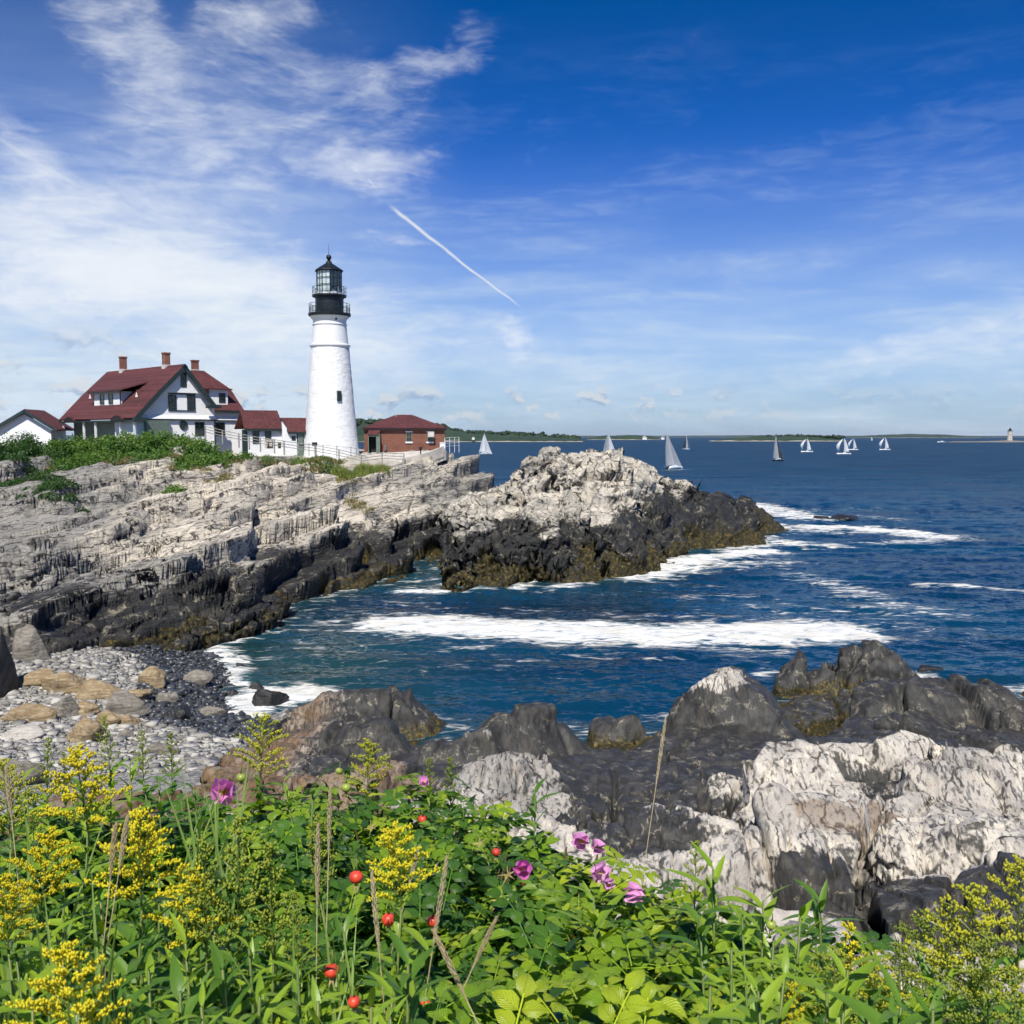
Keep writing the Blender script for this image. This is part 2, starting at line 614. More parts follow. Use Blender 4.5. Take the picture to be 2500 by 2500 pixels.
# ------------------------------------------------------------------ materials
def rock_mat(name, light, mid, grey, dark, strike, scale=1.0, stretch=(0.5, 2.2, 5.0), warm=(0.50, 0.36, 0.24), warmk=0.5, brown=None, bk=1.0):
    """layered ledge rock: pale weathered tops, grey beds, black band near the water, rockweed lowest"""
    T, b, _ = new_mat(name)
    g = T.n('ShaderNodeNewGeometry').outputs['Position']
    st = T.mapping(T.mapping(g, (1, 1, 1), strike), stretch)      # turned into the beds, then stretched along them              # stretched along the beds
    big = T.noise(g, 0.16 * scale, 4, 0.6)
    beds = T.noise(st, 0.55 * scale, 6, 0.62, 0.2 * bk)
    fine = T.noise(st, 2.6 * scale, 6, 0.65, 0.5 * bk)
    grain = T.noise(g, 9.0 * scale, 6, 0.7)
    spot = T.noise(g, 1.3 * scale, 6, 0.6)
    c = T.mix(T.ss(T.m('ADD', T.m('MULTIPLY', beds, 0.6), T.m('MULTIPLY', big, 0.4)), 0.42, 0.56), mid, light)
    c = T.mix(T.m('MULTIPLY', T.ss(fine, 0.50, 0.62), T.ss(T.noise(g, 0.09 * scale, 3, 0.6), 0.38, 0.62, 0.35, 0.95)), c, grey)  # grey bed strips, also painting the thin shadow lines of the ledges
    gm = T.ss(T.m('ADD', T.attr('grey'), T.m('MULTIPLY', T.m('SUBTRACT', beds, 0.5), 1.6)), 0.25, 0.75)
    c = T.mix(T.m('MULTIPLY', gm, 0.72), c, T.mix(T.ss(fine, 0.42, 0.6), [x * 2.1 for x in grey], grey))
    c = T.mix(T.m('MULTIPLY', T.ss(spot, 0.58, 0.72), warmk), c, warm)
    c = T.mix(T.m('MULTIPLY', T.ss(grain, 0.5, 0.75), 0.45), c, [x * 0.45 for x in grey])
    lw = T.vm('ADD', st, T.vm('SCALE', T.noise(g, 0.9 * scale, 3, 0.6, col=True), 1.6 * bk))
    ck = T.voro(lw, 0.42 * scale, 'DISTANCE_TO_EDGE')
    c = T.mix(T.m('MULTIPLY', T.ss(ck, 0.060, 0.012), T.ss(spot, 0.38, 0.54, 0.0, 0.9)), c, (0.035, 0.033, 0.03))
    if brown is not None:
        bm = T.m('MULTIPLY', T.attr('brown'), T.ss(beds, 0.3, 0.6, 0.55, 1.0))
        c = T.mix(bm, c, T.mix(T.ss(fine, 0.4, 0.65), brown, (0.10, 0.065, 0.04)))
    sl = T.m('ADD', T.attr('dark'), T.m('ADD', T.m('MULTIPLY', T.m('SUBTRACT', fine, 0.5), 1.5), T.m('MULTIPLY', T.m('SUBTRACT', beds, 0.5), 1.1)))
    sl = T.ss(sl, 0.36, 0.72)
    dk = T.mix(T.ss(spot, 0.4, 0.7), dark, [x * 2.1 for x in dark])
    dk = T.mix(T.m('MULTIPLY', T.ss(grain, 0.52, 0.72), 0.45), dk, grey)
    dk = T.mix(T.m('MULTIPLY', T.ss(beds, 0.50, 0.66), 0.6), dk, (0.095, 0.085, 0.068))
    vein = T.m('MULTIPLY', T.ss(T.voro(T.vm('ADD', g, T.vm('SCALE', T.noise(g, 1.2 * scale, 4, 0.65, col=True), 1.3)), 0.33 * scale, 'DISTANCE_TO_EDGE'), 0.030, 0.004), T.ss(spot, 0.46, 0.58))
    dk = T.mix(T.m('MULTIPLY', vein, 0.8), dk, (0.34, 0.30, 0.21))
    c = T.mix(sl, c, dk)
    w = T.m('ADD', T.attr('weed'), T.m('MULTIPLY', T.m('SUBTRACT', T.noise(g, 1.9 * scale, 7, 0.7), 0.5), 1.7))
    w = T.ss(w, 0.42, 0.62)
    wn = T.noise(g, 3.1 * scale, 6, 0.7)
    wc = T.ramp(wn, [(0.38, (0.010, 0.010, 0.005)), (0.52, (0.045, 0.037, 0.012)), (0.63, (0.17, 0.12, 0.026)), (0.74, (0.32, 0.26, 0.14))])
    c = T.mix(w, c, wc)
    T.put(b.inputs['Base Color'], c)
    T.put(b.inputs['Roughness'], T.mix(sl, (0.85,) * 3, (0.55,) * 3))
    b.inputs['Specular IOR Level'].default_value = 0.35
    h = T.m('ADD', T.m('MULTIPLY', fine, 0.6), T.m('MULTIPLY', grain, 0.35))
    h = T.m('ADD', h, T.m('MULTIPLY', T.voro(st, 1.6 * scale, 'DISTANCE_TO_EDGE'), 0.5))
    bump(T, b, h, 1.0, 0.24 / scale * bk)
    return M[name]


rock_mat('headland_rock', (0.70, 0.62, 0.50), (0.45, 0.41, 0.34), (0.12, 0.12, 0.115), (0.020, 0.020, 0.020), (0.0, 0.1, math.radians(-58)), 1.0, (0.28, 1.7, 2.2), warm=(0.50, 0.39, 0.25), warmk=0.4)
rock_mat('islet_rock', (0.68, 0.61, 0.50), (0.43, 0.40, 0.34), (0.15, 0.15, 0.14), (0.019, 0.019, 0.018), (0.2, -0.5, math.radians(-60)), 1.0, (0.5, 1.7, 1.7), warm=(0.48, 0.38, 0.25), warmk=0.4)
rock_mat('shore_rock', (0.66, 0.60, 0.50), (0.46, 0.42, 0.37), (0.075, 0.075, 0.075), (0.032, 0.031, 0.028), (0.0, 0.25, 0.22), 2.0, (2.2, 0.65, 0.9),
         warm=(0.50, 0.32, 0.19), warmk=0.4, brown=(0.20, 0.115, 0.050), bk=0.4)

# beach: dark wet shingle by the swash, pale dry stones above
T, b, _ = new_mat('beach_shingle')
g = T.n('ShaderNodeNewGeometry').outputs['Position']
v = T.voro(T.mapping(g, (1, 1, 1)), 6.5, 'F1', 'Color')
e = T.voro(g, 6.5, 'DISTANCE_TO_EDGE')
r = T.sep(v)
dry = T.mix(r[0], (0.14, 0.13, 0.12), (0.44, 0.42, 0.38))
wet = T.mix(r[1], (0.015, 0.016, 0.018), (0.075, 0.078, 0.082))
wm = T.ss(T.m('ADD', T.attr('wet'), T.m('MULTIPLY', T.m('SUBTRACT', T.noise(g, 0.7, 5), 0.5), 0.8)), 0.4, 0.6)
T.put(b.inputs['Base Color'], T.mix(wm, dry, wet))
T.put(b.inputs['Roughness'], T.mix(wm, (0.9,) * 3, (0.4,) * 3))
bump(T, b, T.m('MINIMUM', e, 0.08), 1.0, 0.5)


def pebble_mat(name, a, c_, rough):
    T, b, _ = new_mat(name)
    at = T.attr('tone')
    g = T.n('ShaderNodeNewGeometry').outputs['Position']
    n = T.noise(g, 7.0, 5, 0.6)
    T.put(b.inputs['Base Color'], T.mix(T.m('ADD', T.m('MULTIPLY', at, 0.8), T.m('MULTIPLY', n, 0.25)), a, c_))
    T.put(b.inputs['Roughness'], rough)


pebble_mat('pebble_dry', (0.12, 0.115, 0.105), (0.56, 0.53, 0.47), 0.9)
pebble_mat('pebble_wet', (0.012, 0.013, 0.015), (0.11, 0.115, 0.12), 0.35)

for nm, c0, c1, c2 in (('boulder_tan', (0.42, 0.33, 0.20), (0.26, 0.18, 0.09), (0.12, 0.09, 0.06)),
                       ('boulder_grey', (0.30, 0.27, 0.22), (0.17, 0.15, 0.12), (0.08, 0.075, 0.065)),
                       ('boulder_black', (0.035, 0.033, 0.030), (0.015, 0.015, 0.015), (0.06, 0.05, 0.03)),
                       ('boulder_pale', (0.60, 0.56, 0.49), (0.42, 0.38, 0.33), (0.16, 0.15, 0.14))):
    T, b, _ = new_mat(nm)
    g = T.n('ShaderNodeTexCoord').outputs['Object']
    st = T.mapping(g, (1.0, 4.0, 7.0), (0.5, 0.35, 0.2))
    f = T.noise(st, 1.2, 8, 0.65, 0.5)
    n = T.noise(g, 4.0, 6, 0.65)
    c = T.mix(T.ss(f, 0.35, 0.62), c0, c1)
    c = T.mix(T.m('MULTIPLY', T.ss(n, 0.5, 0.7), 0.6), c, c2)
    T.put(b.inputs['Base Color'], c)
    T.put(b.inputs['Roughness'], 0.8 if nm != 'boulder_black' else 0.4)
    bump(T, b, T.m('ADD', f, T.m('MULTIPLY', n, 0.5)), 0.8, 0.1)

# sea
T, b, sea_out = new_mat('sea_water')
g = T.n('ShaderNodeNewGeometry').outputs['Position']
y = T.sep(g)[1]
sh = T.attr('shallow')
patch = T.noise(T.mapping(g, (1, 2.2, 1)), 0.035, 4, 0.55)
deep = T.mix(T.ss(patch, 0.35, 0.65), (0.0015, 0.026, 0.062), (0.002, 0.046, 0.092))
wc = T.mix(sh, deep, (0.016, 0.052, 0.050))
fo = T.attr('foam')
s1 = T.noise(T.mapping(g, (0.55, 1.5, 1), (0, 0, 0.12)), 1.1, 8, 0.68, 1.2)
s2 = T.noise(T.mapping(g, (0.8, 1.6, 1), (0, 0, -0.2)), 0.33, 6, 0.6, 1.0)
lace = T.voro(T.vm('ADD', T.mapping(g, (0.55, 1.3, 1), (0, 0, 0.1)), T.vm('SCALE', T.noise(g, 0.8, 4, 0.6, col=True), 1.8)), 0.75, 'SMOOTH_F1')
ft = T.m('ADD', T.m('MULTIPLY', s1, 0.6), T.m('MULTIPLY', s2, 0.4))
fd = T.m('ADD', fo, T.m('MULTIPLY', T.m('SUBTRACT', ft, 0.5), 3.4))
fd = T.m('ADD', fd, T.m('MULTIPLY', T.m('SUBTRACT', lace, 0.42), 0.5))
fm = T.m('MULTIPLY', T.ss(fd, 0.40, 0.95), T.ss(fo, 0.03, 0.15))
fcol = T.mix(T.ss(s2, 0.4, 0.7), (0.80, 0.80, 0.78), (0.74, 0.70, 0.60))
aer = T.m('MULTIPLY', T.ss(fo, 0.3, 1.0), 0.5)            # water full of bubbles round the foam
wc = T.mix(aer, wc, (0.020, 0.11, 0.12))
# wave slopes: near ripples by bump, farther chop straight as tilted facets
def slope(sx, sy, rot, sc, det):
    nc = T.noise(T.mapping(g, (sx, sy, 1), (0, 0, rot)), sc, det, 0.62, 0.3, col=True)
    return T.vm('SUBTRACT', nc, (0.5, 0.5, 0.5))
sl = T.vm('SCALE', slope(1.0, 1.7, 0.2, 1.9, 6), T.ss(y, 30, 300, 0.85, 1.1))
sl = T.vm('ADD', sl, T.vm('SCALE', slope(0.3, 1.0, 0.15, 0.16, 4), T.ss(y, 60, 400, 0.25, 1.0)))
sl = T.vm('ADD', sl, T.vm('SCALE', slope(0.25, 1.0, 0.1, 0.022, 4), T.ss(y, 250, 1500, 0.0, 1.0)))
sl = T.vm('MULTIPLY', sl, (0.8, 1.15, 0.0))
nr = T.vm('NORMALIZE', T.vm('ADD', T.n('ShaderNodeNewGeometry').outputs['Normal'], sl))
df = T.n('ShaderNodeBsdfDiffuse'); T.put(df.inputs['Color'], T.mix(T.m('MULTIPLY', fm, T.ss(s1, 0.30, 0.62, 0.62, 1.0)), wc, fcol)); T.put(df.inputs['Normal'], nr)
gl = T.n('ShaderNodeBsdfGlossy'); T.put(gl.inputs['Normal'], nr)
T.put(gl.inputs['Roughness'], T.ss(y, 40, 500, 0.12, 0.35))
fr = T.n('ShaderNodeFresnel'); fr.inputs['IOR'].default_value = 1.33; T.put(fr.inputs['Normal'], nr)
# choppy water hides its own grazing facets, so the far sea never turns into a mirror
fk = T.m('MULTIPLY', T.m('MINIMUM', T.m('MULTIPLY', fr.outputs[0], 0.85), T.ss(y, 60, 400, 0.34, 0.20)), T.m('SUBTRACT', 1.0, fm))
ms = T.n('ShaderNodeMixShader')
T.put(ms.inputs[0], fk); T.t.links.new(df.outputs[0], ms.inputs[1]); T.t.links.new(gl.outputs[0], ms.inputs[2])
T.t.links.new(ms.outputs[0], sea_out.inputs[0])

# buildings
def siding(name, col, pitch=0.125):
    T, b, _ = new_mat(name)
    g = T.n('ShaderNodeNewGeometry').outputs['Position']
    z = T.sep(g)[2]
    saw = T.m('FRACT', T.m('DIVIDE', z, pitch))
    n = T.noise(T.mapping(g, (1, 1, 4)), 1.6, 6, 0.6)
    line = T.ss(saw, 0.10, 0.0)
    c = T.mix(T.ss(n, 0.35, 0.7), [x * 0.93 for x in col], col)
    T.put(b.inputs['Base Color'], c)
    b.inputs['Roughness'].default_value = 0.55
    bump(T, b, T.m('SUBTRACT', 1.0, saw), 1.0, 0.035)


siding('white_siding', (0.80, 0.80, 0.79))


def shingles(name, col):
    T, b, _ = new_mat(name)
    g = T.n('ShaderNodeNewGeometry').outputs['Position']
    z = T.sep(g)[2]
    row = T.m('FLOOR', T.m('DIVIDE', z, 0.14))
    cell = T.n('ShaderNodeTexWhiteNoise')
    xy = T.sep(g)
    hx = T.m('FLOOR', T.m('MULTIPLY', T.m('ADD', T.m('ADD', xy[0], xy[1]), T.m('MULTIPLY', row, 0.17)), 3.2))
    T.put(cell.inputs['Vector'], T.comb(hx, row, 0.0))
    n = T.noise(g, 0.55, 5, 0.6)
    st = T.noise(T.mapping(g, (1, 1, 0.25)), 1.8, 5, 0.65)
    k = T.m('ADD', T.m('MULTIPLY', cell.outputs[0], 0.55), T.m('MULTIPLY', n, 0.5))
    c = T.mix(k, [x * 0.40 for x in col], [x * 1.45 for x in col])
    c = T.mix(T.m('MULTIPLY', T.ss(st, 0.55, 0.72), 0.35), c, (0.16, 0.09, 0.085))
    T.put(b.inputs['Base Color'], c)
    b.inputs['Roughness'].default_value = 0.85
    saw = T.m('FRACT', T.m('DIVIDE', z, 0.14))
    bump(T, b, T.m('ADD', T.m('SUBTRACT', 1.0, saw), T.m('MULTIPLY', cell.outputs[0], 0.4)), 0.9, 0.03)


shingles('red_shingles', (0.098, 0.026, 0.026))

T, b, _ = new_mat('red_brick')
tc = T.n('ShaderNodeTexCoord').outputs['Object']
xyz = T.sep(tc)
bv = T.comb(T.m('ADD', xyz[0], xyz[1]), xyz[2], 0.0)
br = T.n('ShaderNodeTexBrick')
T.put(br.inputs['Vector'], bv)
br.inputs['Color1'].default_value = (0.27, 0.075, 0.040, 1)
br.inputs['Color2'].default_value = (0.17, 0.052, 0.032, 1)
br.inputs['Mortar'].default_value = (0.30, 0.20, 0.15, 1)
br.inputs['Scale'].default_value = 1.0
br.inputs['Brick Width'].default_value = 0.24
br.inputs['Row Height'].default_value = 0.085
br.inputs['Mortar Size'].default_value = 0.010
wn = T.noise(tc, 0.9, 6, 0.65)
c = T.mix(T.m('MULTIPLY', T.ss(wn, 0.45, 0.7), 0.5), br.outputs[0], (0.12, 0.045, 0.035))
T.put(b.inputs['Base Color'], c)
b.inputs['Roughness'].default_value = 0.85
bump(T, b, T.m('SUBTRACT', 1.0, br.outputs['Fac']), 0.7, 0.02)

# rubble stone tower under thick whitewash
T, b, _ = new_mat('whitewash_rubble')
g = T.n('ShaderNodeTexCoord').outputs['Object']
n = T.noise(g, 1.2, 6, 0.6)
T.put(b.inputs['Base Color'], T.mix(T.ss(n, 0.3, 0.7), (0.80, 0.80, 0.79), (0.87, 0.87, 0.86)))
b.inputs['Roughness'].default_value = 0.65
st = T.mapping(g, (1, 1, 2.4))
h = T.m('ADD', T.m('MULTIPLY', T.voro(st, 1.5, 'SMOOTH_F1'), 0.5), T.m('MULTIPLY', T.noise(st, 3.2, 6, 0.6), 0.9))
bump(T, b, h, 0.55, 0.11)
plain('white_paint', (0.82, 0.82, 0.81), 0.5, 0.03)
plain('black_iron', (0.012, 0.016, 0.018), 0.42, 0.3, 2.0)
plain('green_trim', (0.018, 0.034, 0.034), 0.5, 0.2)
plain('grey_green_paint', (0.13, 0.17, 0.14), 0.6, 0.15)
plain('recess_shade', (0.012, 0.014, 0.014), 0.8, 0.2)  # near-black colour standing for the shade inside recesses
plain('grey_wood', (0.30, 0.29, 0.27), 0.85, 0.25, 4.0, bumpk=0.3)
plain('concrete', (0.52, 0.48, 0.42), 0.9, 0.18, 1.2, bumpk=0.4)
plain('galvanised', (0.62, 0.65, 0.68), 0.45, 0.1, metal=0.3)
plain('flashing', (0.62, 0.58, 0.56), 0.5, 0.12)
plain('brass_green', (0.04, 0.07, 0.06), 0.4, 0.3)
plain('panel_white', (0.85, 0.85, 0.84), 0.9, 0.03)
T, b, _ = new_mat('window_glass')
b.inputs['Base Color'].default_value = (0.012, 0.018, 0.020, 1)
b.inputs['Roughness'].default_value = 0.05
b.inputs['Specular IOR Level'].default_value = 0.6
T, b, out = new_mat('lantern_glass')
gl = T.n('ShaderNodeBsdfGlossy'); gl.inputs['Roughness'].default_value = 0.02
tr = T.n('ShaderNodeBsdfTransparent'); tr.inputs['Color'].default_value = (0.93, 0.97, 0.97, 1)
lw_ = T.n('ShaderNodeLayerWeight')
mx = T.n('ShaderNodeMixShader')
T.put(mx.inputs[0], T.m('ADD', T.m('MULTIPLY', T.m('POWER', lw_.outputs['Facing'], 4.0), 0.6), 0.05)); T.t.links.new(tr.outputs[0], mx.inputs[1]); T.t.links.new(gl.outputs[0], mx.inputs[2])
T.t.links.new(mx.outputs[0], out.inputs[0])
# boats
plain('hull_white', (0.78, 0.79, 0.80), 0.3, 0.03)
plain('hull_dark', (0.03, 0.035, 0.045), 0.3, 0.1)


def sail(name, col, tcol):
    T, b, out = new_mat(name)
    g = T.n('ShaderNodeNewGeometry').outputs['Position']
    n = T.noise(g, 0.5, 3, 0.5)
    z = T.sep(g)[2]
    seam = T.ss(T.m('ABSOLUTE', T.m('SUBTRACT', T.m('FRACT', T.m('DIVIDE', z, 1.9)), 0.5)), 0.0, 0.05)
    c = T.mix(seam, [x * 0.8 for x in col], col)
    T.put(b.inputs['Base Color'], T.mix(T.ss(n, 0.3, 0.7), c, [x * 0.93 for x in col]))
    b.inputs['Roughness'].default_value = 0.7
    tl = T.n('ShaderNodeBsdfTranslucent'); tl.inputs['Color'].default_value = (*tcol, 1)
    mx = T.n('ShaderNodeMixShader'); mx.inputs[0].default_value = 0.22
    T.t.links.new(b.outputs[0], mx.inputs[1]); T.t.links.new(tl.outputs[0], mx.inputs[2]); T.t.links.new(mx.outputs[0], out.inputs[0])


sail('sail_white', (0.82, 0.83, 0.84), (0.8, 0.8, 0.8))
sail('sail_grey', (0.36, 0.39, 0.42), (0.3, 0.3, 0.3))
sail('sail_dark', (0.055, 0.065, 0.075), (0.05, 0.05, 0.05))


# foliage
def leaf_mat(name, col, col2, trans, vein=0.0, rough=0.42, tint=None):
    T, b, out = new_mat(name)
    oi = T.n('ShaderNodeObjectInfo')
    g = T.n('ShaderNodeNewGeometry')
    rnd = oi.outputs['Random']
    n = T.noise(g.outputs['Position'], 14.0, 3, 0.5)
    k = T.m('ADD', T.m('MULTIPLY', rnd, 0.7), T.m('MULTIPLY', n, 0.3))
    c = T.mix(k, col, col2)
    if vein:
        uv = T.n('ShaderNodeUVMap').outputs[0]
        u, v_, _ = T.sep(uv)
        a = T.m('ABSOLUTE', T.m('SUBTRACT', u, 0.5))
        ph = T.m('FRACT', T.m('MULTIPLY', T.m('SUBTRACT', v_, T.m('MULTIPLY', a, 0.75)), 8.0))
        tri = T.m('ABSOLUTE', T.m('SUBTRACT', ph, 0.5))
        mid = T.ss(a, 0.045, 0.0)
        vn = T.m('MAXIMUM', mid, T.ss(tri, 0.12, 0.0))
        c = T.mix(T.m('MULTIPLY', vn, vein), c, [min(1, x * 2.2) for x in col2])
        bump(T, b, T.m('SUBTRACT', tri, T.m('MULTIPLY', mid, 0.8)), 0.8, 0.004)
    T.put(b.inputs['Base Color'], c)
    b.inputs['Roughness'].default_value = rough
    b.inputs['Specular IOR Level'].default_value = 0.45
    tl = T.n('ShaderNodeBsdfTranslucent')
    T.put(tl.inputs['Color'], T.mix(1.0, c, trans, 'MULTIPLY'))
    mx = T.n('ShaderNodeMixShader'); mx.inputs[0].default_value = 0.26
    T.t.links.new(b.outputs[0], mx.inputs[1]); T.t.links.new(tl.outputs[0], mx.inputs[2]); T.t.links.new(mx.outputs[0], out.inputs[0])
    return M[name]


leaf_mat('rose_leaf', (0.030, 0.095, 0.014), (0.100, 0.215, 0.022), (2.2, 2.4, 0.9), 0.35)
leaf_mat('rose_leaf_young', (0.28, 0.40, 0.018), (0.42, 0.50, 0.03), (1.8, 1.9, 0.6), 0.25)
leaf_mat('rose_leaf_mid', (0.150, 0.275, 0.016), (0.26, 0.37, 0.024), (2.0, 2.2, 0.7), 0.3)
leaf_mat('inner_leaf_shaded', (0.016, 0.050, 0.010), (0.035, 0.090, 0.014), (2.0, 2.0, 0.8), 0.0)  # darker than the outer leaves: shade inside the shrubs put into the colour
leaf_mat('goldenrod_leaf', (0.055, 0.140, 0.018), (0.14, 0.25, 0.028), (2.2, 2.4, 0.8), 0.0)
leaf_mat('goldenrod_leaf_bright', (0.17, 0.29, 0.022), (0.28, 0.39, 0.030), (2.0, 2.1, 0.6), 0.0)
leaf_mat('green_stem', (0.10, 0.17, 0.03), (0.20, 0.24, 0.05), (1.5, 1.5, 0.6), 0.0)
leaf_mat('goldenrod_yellow', (0.66, 0.56, 0.012), (0.84, 0.76, 0.03), (1.3, 1.2, 0.4), 0.0, 0.7)
leaf_mat('goldenrod_lime', (0.46, 0.48, 0.03), (0.66, 0.62, 0.035), (1.4, 1.4, 0.5), 0.0, 0.7)
leaf_mat('goldenrod_bud', (0.22, 0.30, 0.028), (0.40, 0.44, 0.05), (1.6, 1.6, 0.6), 0.0, 0.7)
leaf_mat('rose_petal', (0.72, 0.14, 0.50), (0.86, 0.40, 0.72), (1.2, 0.9, 1.2), 0.0, 0.6)
leaf_mat('rose_petal_pale', (0.78, 0.30, 0.60), (0.86, 0.48, 0.74), (1.1, 0.9, 1.1), 0.0, 0.6)
leaf_mat('grass_blade', (0.14, 0.24, 0.04), (0.27, 0.36, 0.09), (1.8, 1.9, 0.8), 0.0)
leaf_mat('dry_straw', (0.52, 0.41, 0.22), (0.68, 0.57, 0.36), (1.1, 1.0, 0.8), 0.0, 0.8)
leaf_mat('woody_stem', (0.07, 0.05, 0.03), (0.16, 0.11, 0.06), (1, 1, 1), 0.0, 0.8)
plain('hip_red', (0.66, 0.060, 0.028), 0.42, 0.35, 60)
plain('hip_green', (0.30, 0.36, 0.06), 0.35, 0.2, 30)
plain('sepal_dry', (0.36, 0.28, 0.12), 0.8, 0.3, 30)


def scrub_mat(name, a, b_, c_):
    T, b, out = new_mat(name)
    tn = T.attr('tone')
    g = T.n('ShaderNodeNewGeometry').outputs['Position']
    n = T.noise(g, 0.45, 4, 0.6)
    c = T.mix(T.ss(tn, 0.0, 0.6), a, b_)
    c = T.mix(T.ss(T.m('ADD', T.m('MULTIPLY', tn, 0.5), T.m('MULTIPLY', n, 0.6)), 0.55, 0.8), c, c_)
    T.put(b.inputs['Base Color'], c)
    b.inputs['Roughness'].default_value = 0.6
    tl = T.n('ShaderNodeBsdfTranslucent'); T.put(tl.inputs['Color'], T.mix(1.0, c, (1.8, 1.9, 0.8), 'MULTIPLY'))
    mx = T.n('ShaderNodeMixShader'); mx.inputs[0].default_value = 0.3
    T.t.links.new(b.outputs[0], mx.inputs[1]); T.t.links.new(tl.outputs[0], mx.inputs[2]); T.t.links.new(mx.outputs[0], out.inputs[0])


scrub_mat('scrub_leaf', (0.028, 0.080, 0.012), (0.075, 0.160, 0.020), (0.17, 0.26, 0.035))
scrub_mat('scrub_dark', (0.016, 0.048, 0.012), (0.035, 0.090, 0.016), (0.07, 0.14, 0.02))
scrub_mat('tall_grass', (0.10, 0.17, 0.03), (0.20, 0.26, 0.05), (0.34, 0.31, 0.09))
scrub_mat('dry_grass', (0.09, 0.10, 0.03), (0.22, 0.18, 0.07), (0.36, 0.28, 0.13))
scrub_mat('far_forest', (0.012, 0.035, 0.016), (0.022, 0.055, 0.022), (0.04, 0.075, 0.025))
plain('soil', (0.060, 0.048, 0.030), 0.95, 0.35, 2.0, bumpk=0.5)
T, b, _ = new_mat('island_ground')
g = T.n('ShaderNodeNewGeometry').outputs['Position']
n = T.noise(g, 0.018, 6, 0.6)
z = T.sep(g)[2]
c = T.mix(T.ss(n, 0.35, 0.65), (0.012, 0.034, 0.016), (0.026, 0.055, 0.020))
c = T.mix(T.ss(T.m('ADD', z, T.m('MULTIPLY', T.m('SUBTRACT', T.noise(g, 0.03, 5), 0.5), 6)), 2.6, 1.6), c, (0.40, 0.36, 0.31))
c = T.mix(T.ss(z, 1.4, 0.6), c, (0.04, 0.035, 0.03))
T.put(b.inputs['Base Color'], c)
b.inputs['Roughness'].default_value = 0.9

# ------------------------------------------------------------------ terrain: headland, islet, near shore
def cols(spec):
    pts = []
    for ud, rows in spec.items():
        for r in rows:
            v, d = r[0], r[1]
            pts.append(W(ud, v, 0.0) if d is None else P(ud, v, d))
    return pts


HEAD = cols({
    -60: [(1270, 50), (1200, 53), (1120, 60), (1030, 72), (950, 90), (880, 107), (862, 120)],
    60: [(1240, 51), (1180, 54), (1110, 60), (1040, 70), (950, 90), (890, 105), (866, 116)],
    200: [(1232, 56), (1180, 58.5), (1120, 62), (1050, 70), (960, 88), (880, 106), (862, 116)],
    300: [(1232, 58), (1170, 61), (1110, 64), (1050, 71), (960, 88), (880, 107), (862, 116)],
    385: [(1228, None), (1160, 62.5), (1100, 65), (1050, 71), (960, 89), (890, 106), (866, 116)],
    470: [(1180, None), (1130, 68), (1090, 70), (1045, 75), (960, 91), (895, 108), (868, 117)],
    530: [(1146, None), (1105, 77), (1060, 79), (1030, 83), (960, 94), (895, 110), (868, 118)],
    640: [(1118, None), (1085, 84), (1030, 87), (990, 91), (950, 99), (905, 111), (882, 117)],
    715: [(1097, None), (1065, 91), (1010, 93), (975, 97), (935, 105), (900, 113), (880, 119)],
    800: [(1063, None), (1030, 104), (985, 107), (945, 109), (915, 113), (885, 118), (868, 122)],
    850: [(1030, 110), (980, 112), (930, 114.5), (890, 117), (858, 121)],
    872: [(1000, 114), (950, 117), (900, 119), (853, 122)],
    915: [(985, 118), (940, 121), (905, 122.5), (886, 125)],
    945: [(965, 121), (945, 124), (925, 126)],
})
for ud, vd, z in ((-300, 860, 10.5), (0, 860, 10.8), (200, 850, 10.8), (420, 850, 10.8), (600, 858, 10.6), (720, 858, 10.6), (840, 858, 10.6)):
    for d in (124, 135, 155):
        p = P(ud, vd, d)
        HEAD.append(np.array((p[0], p[1], z)))
HEAD += [np.array((-110., 50., 8.)), np.array((-60., 40., 5.)), np.array((-120., 110., 12.)), np.array((-110., 170., 11.)), np.array((-80., 60., 6.)), np.array((-80., 110., 11.)), np.array((-60., 170., 9.)), np.array((-15., 175., 1.)), np.array((-3., 150., 1.)), np.array((-4., 135., 3.)), np.array((-1.5, 127., 4.5))]
# sea floor beyond the edge
for ud, vd in ((420, 1240), (470, 1215), (560, 1170), (650, 1145), (730, 1120), (815, 1080), (870, 1050)):
    p = W(ud, vd, 0); HEAD.append(np.array((p[0] + 1.0, p[1] - 1.0, -2.0)))
HEAD += [np.array(q, float) for q in ((-15.5, 92, -2.5), (-10.5, 99.5, -2), (-13, 50, -2.5), (2, 120, -1.0), (-1.5, 112, -0.6), (6, 130, -2))]
head_s = Surface(HEAD)

ISLET = cols({
    858: [(1112, 83), ],
    892: [(1108, 85.2), (1060, 88), (1035, 91), (985, 97)],
    948: [(1108, None), (1055, 88.5), (1000, 93), (960, 101), (928, 107)],
    1000: [(1107, None), (1060, 88.2), (1000, 92), (940, 98), (881, 104)],
    1060: [(1105, None), (1055, 89.5), (1000, 93), (940, 97.5), (868, 105)],
    1135: [(1101, None), (1050, 91), (990, 94), (930, 99), (860, 106)],
    1195: [(1094, None), (1040, 93), (970, 97), (920, 102), (870, 107.5)],
    1240: [(1062, 103.5), (1020, 105), (960, 106), (920, 108), (900, 110)],
    1290: [(1046, None), (1005, 112), (950, 114), (912, 117)],
    1345: [(1038, None), (1000, 115.5), (960, 119), (935, 124)],
    1400: [(1034, 116), (995, 119), (960, 128), (940, 140)],
    1422: [(1010, 122), (985, 128), (960, 137)],
})
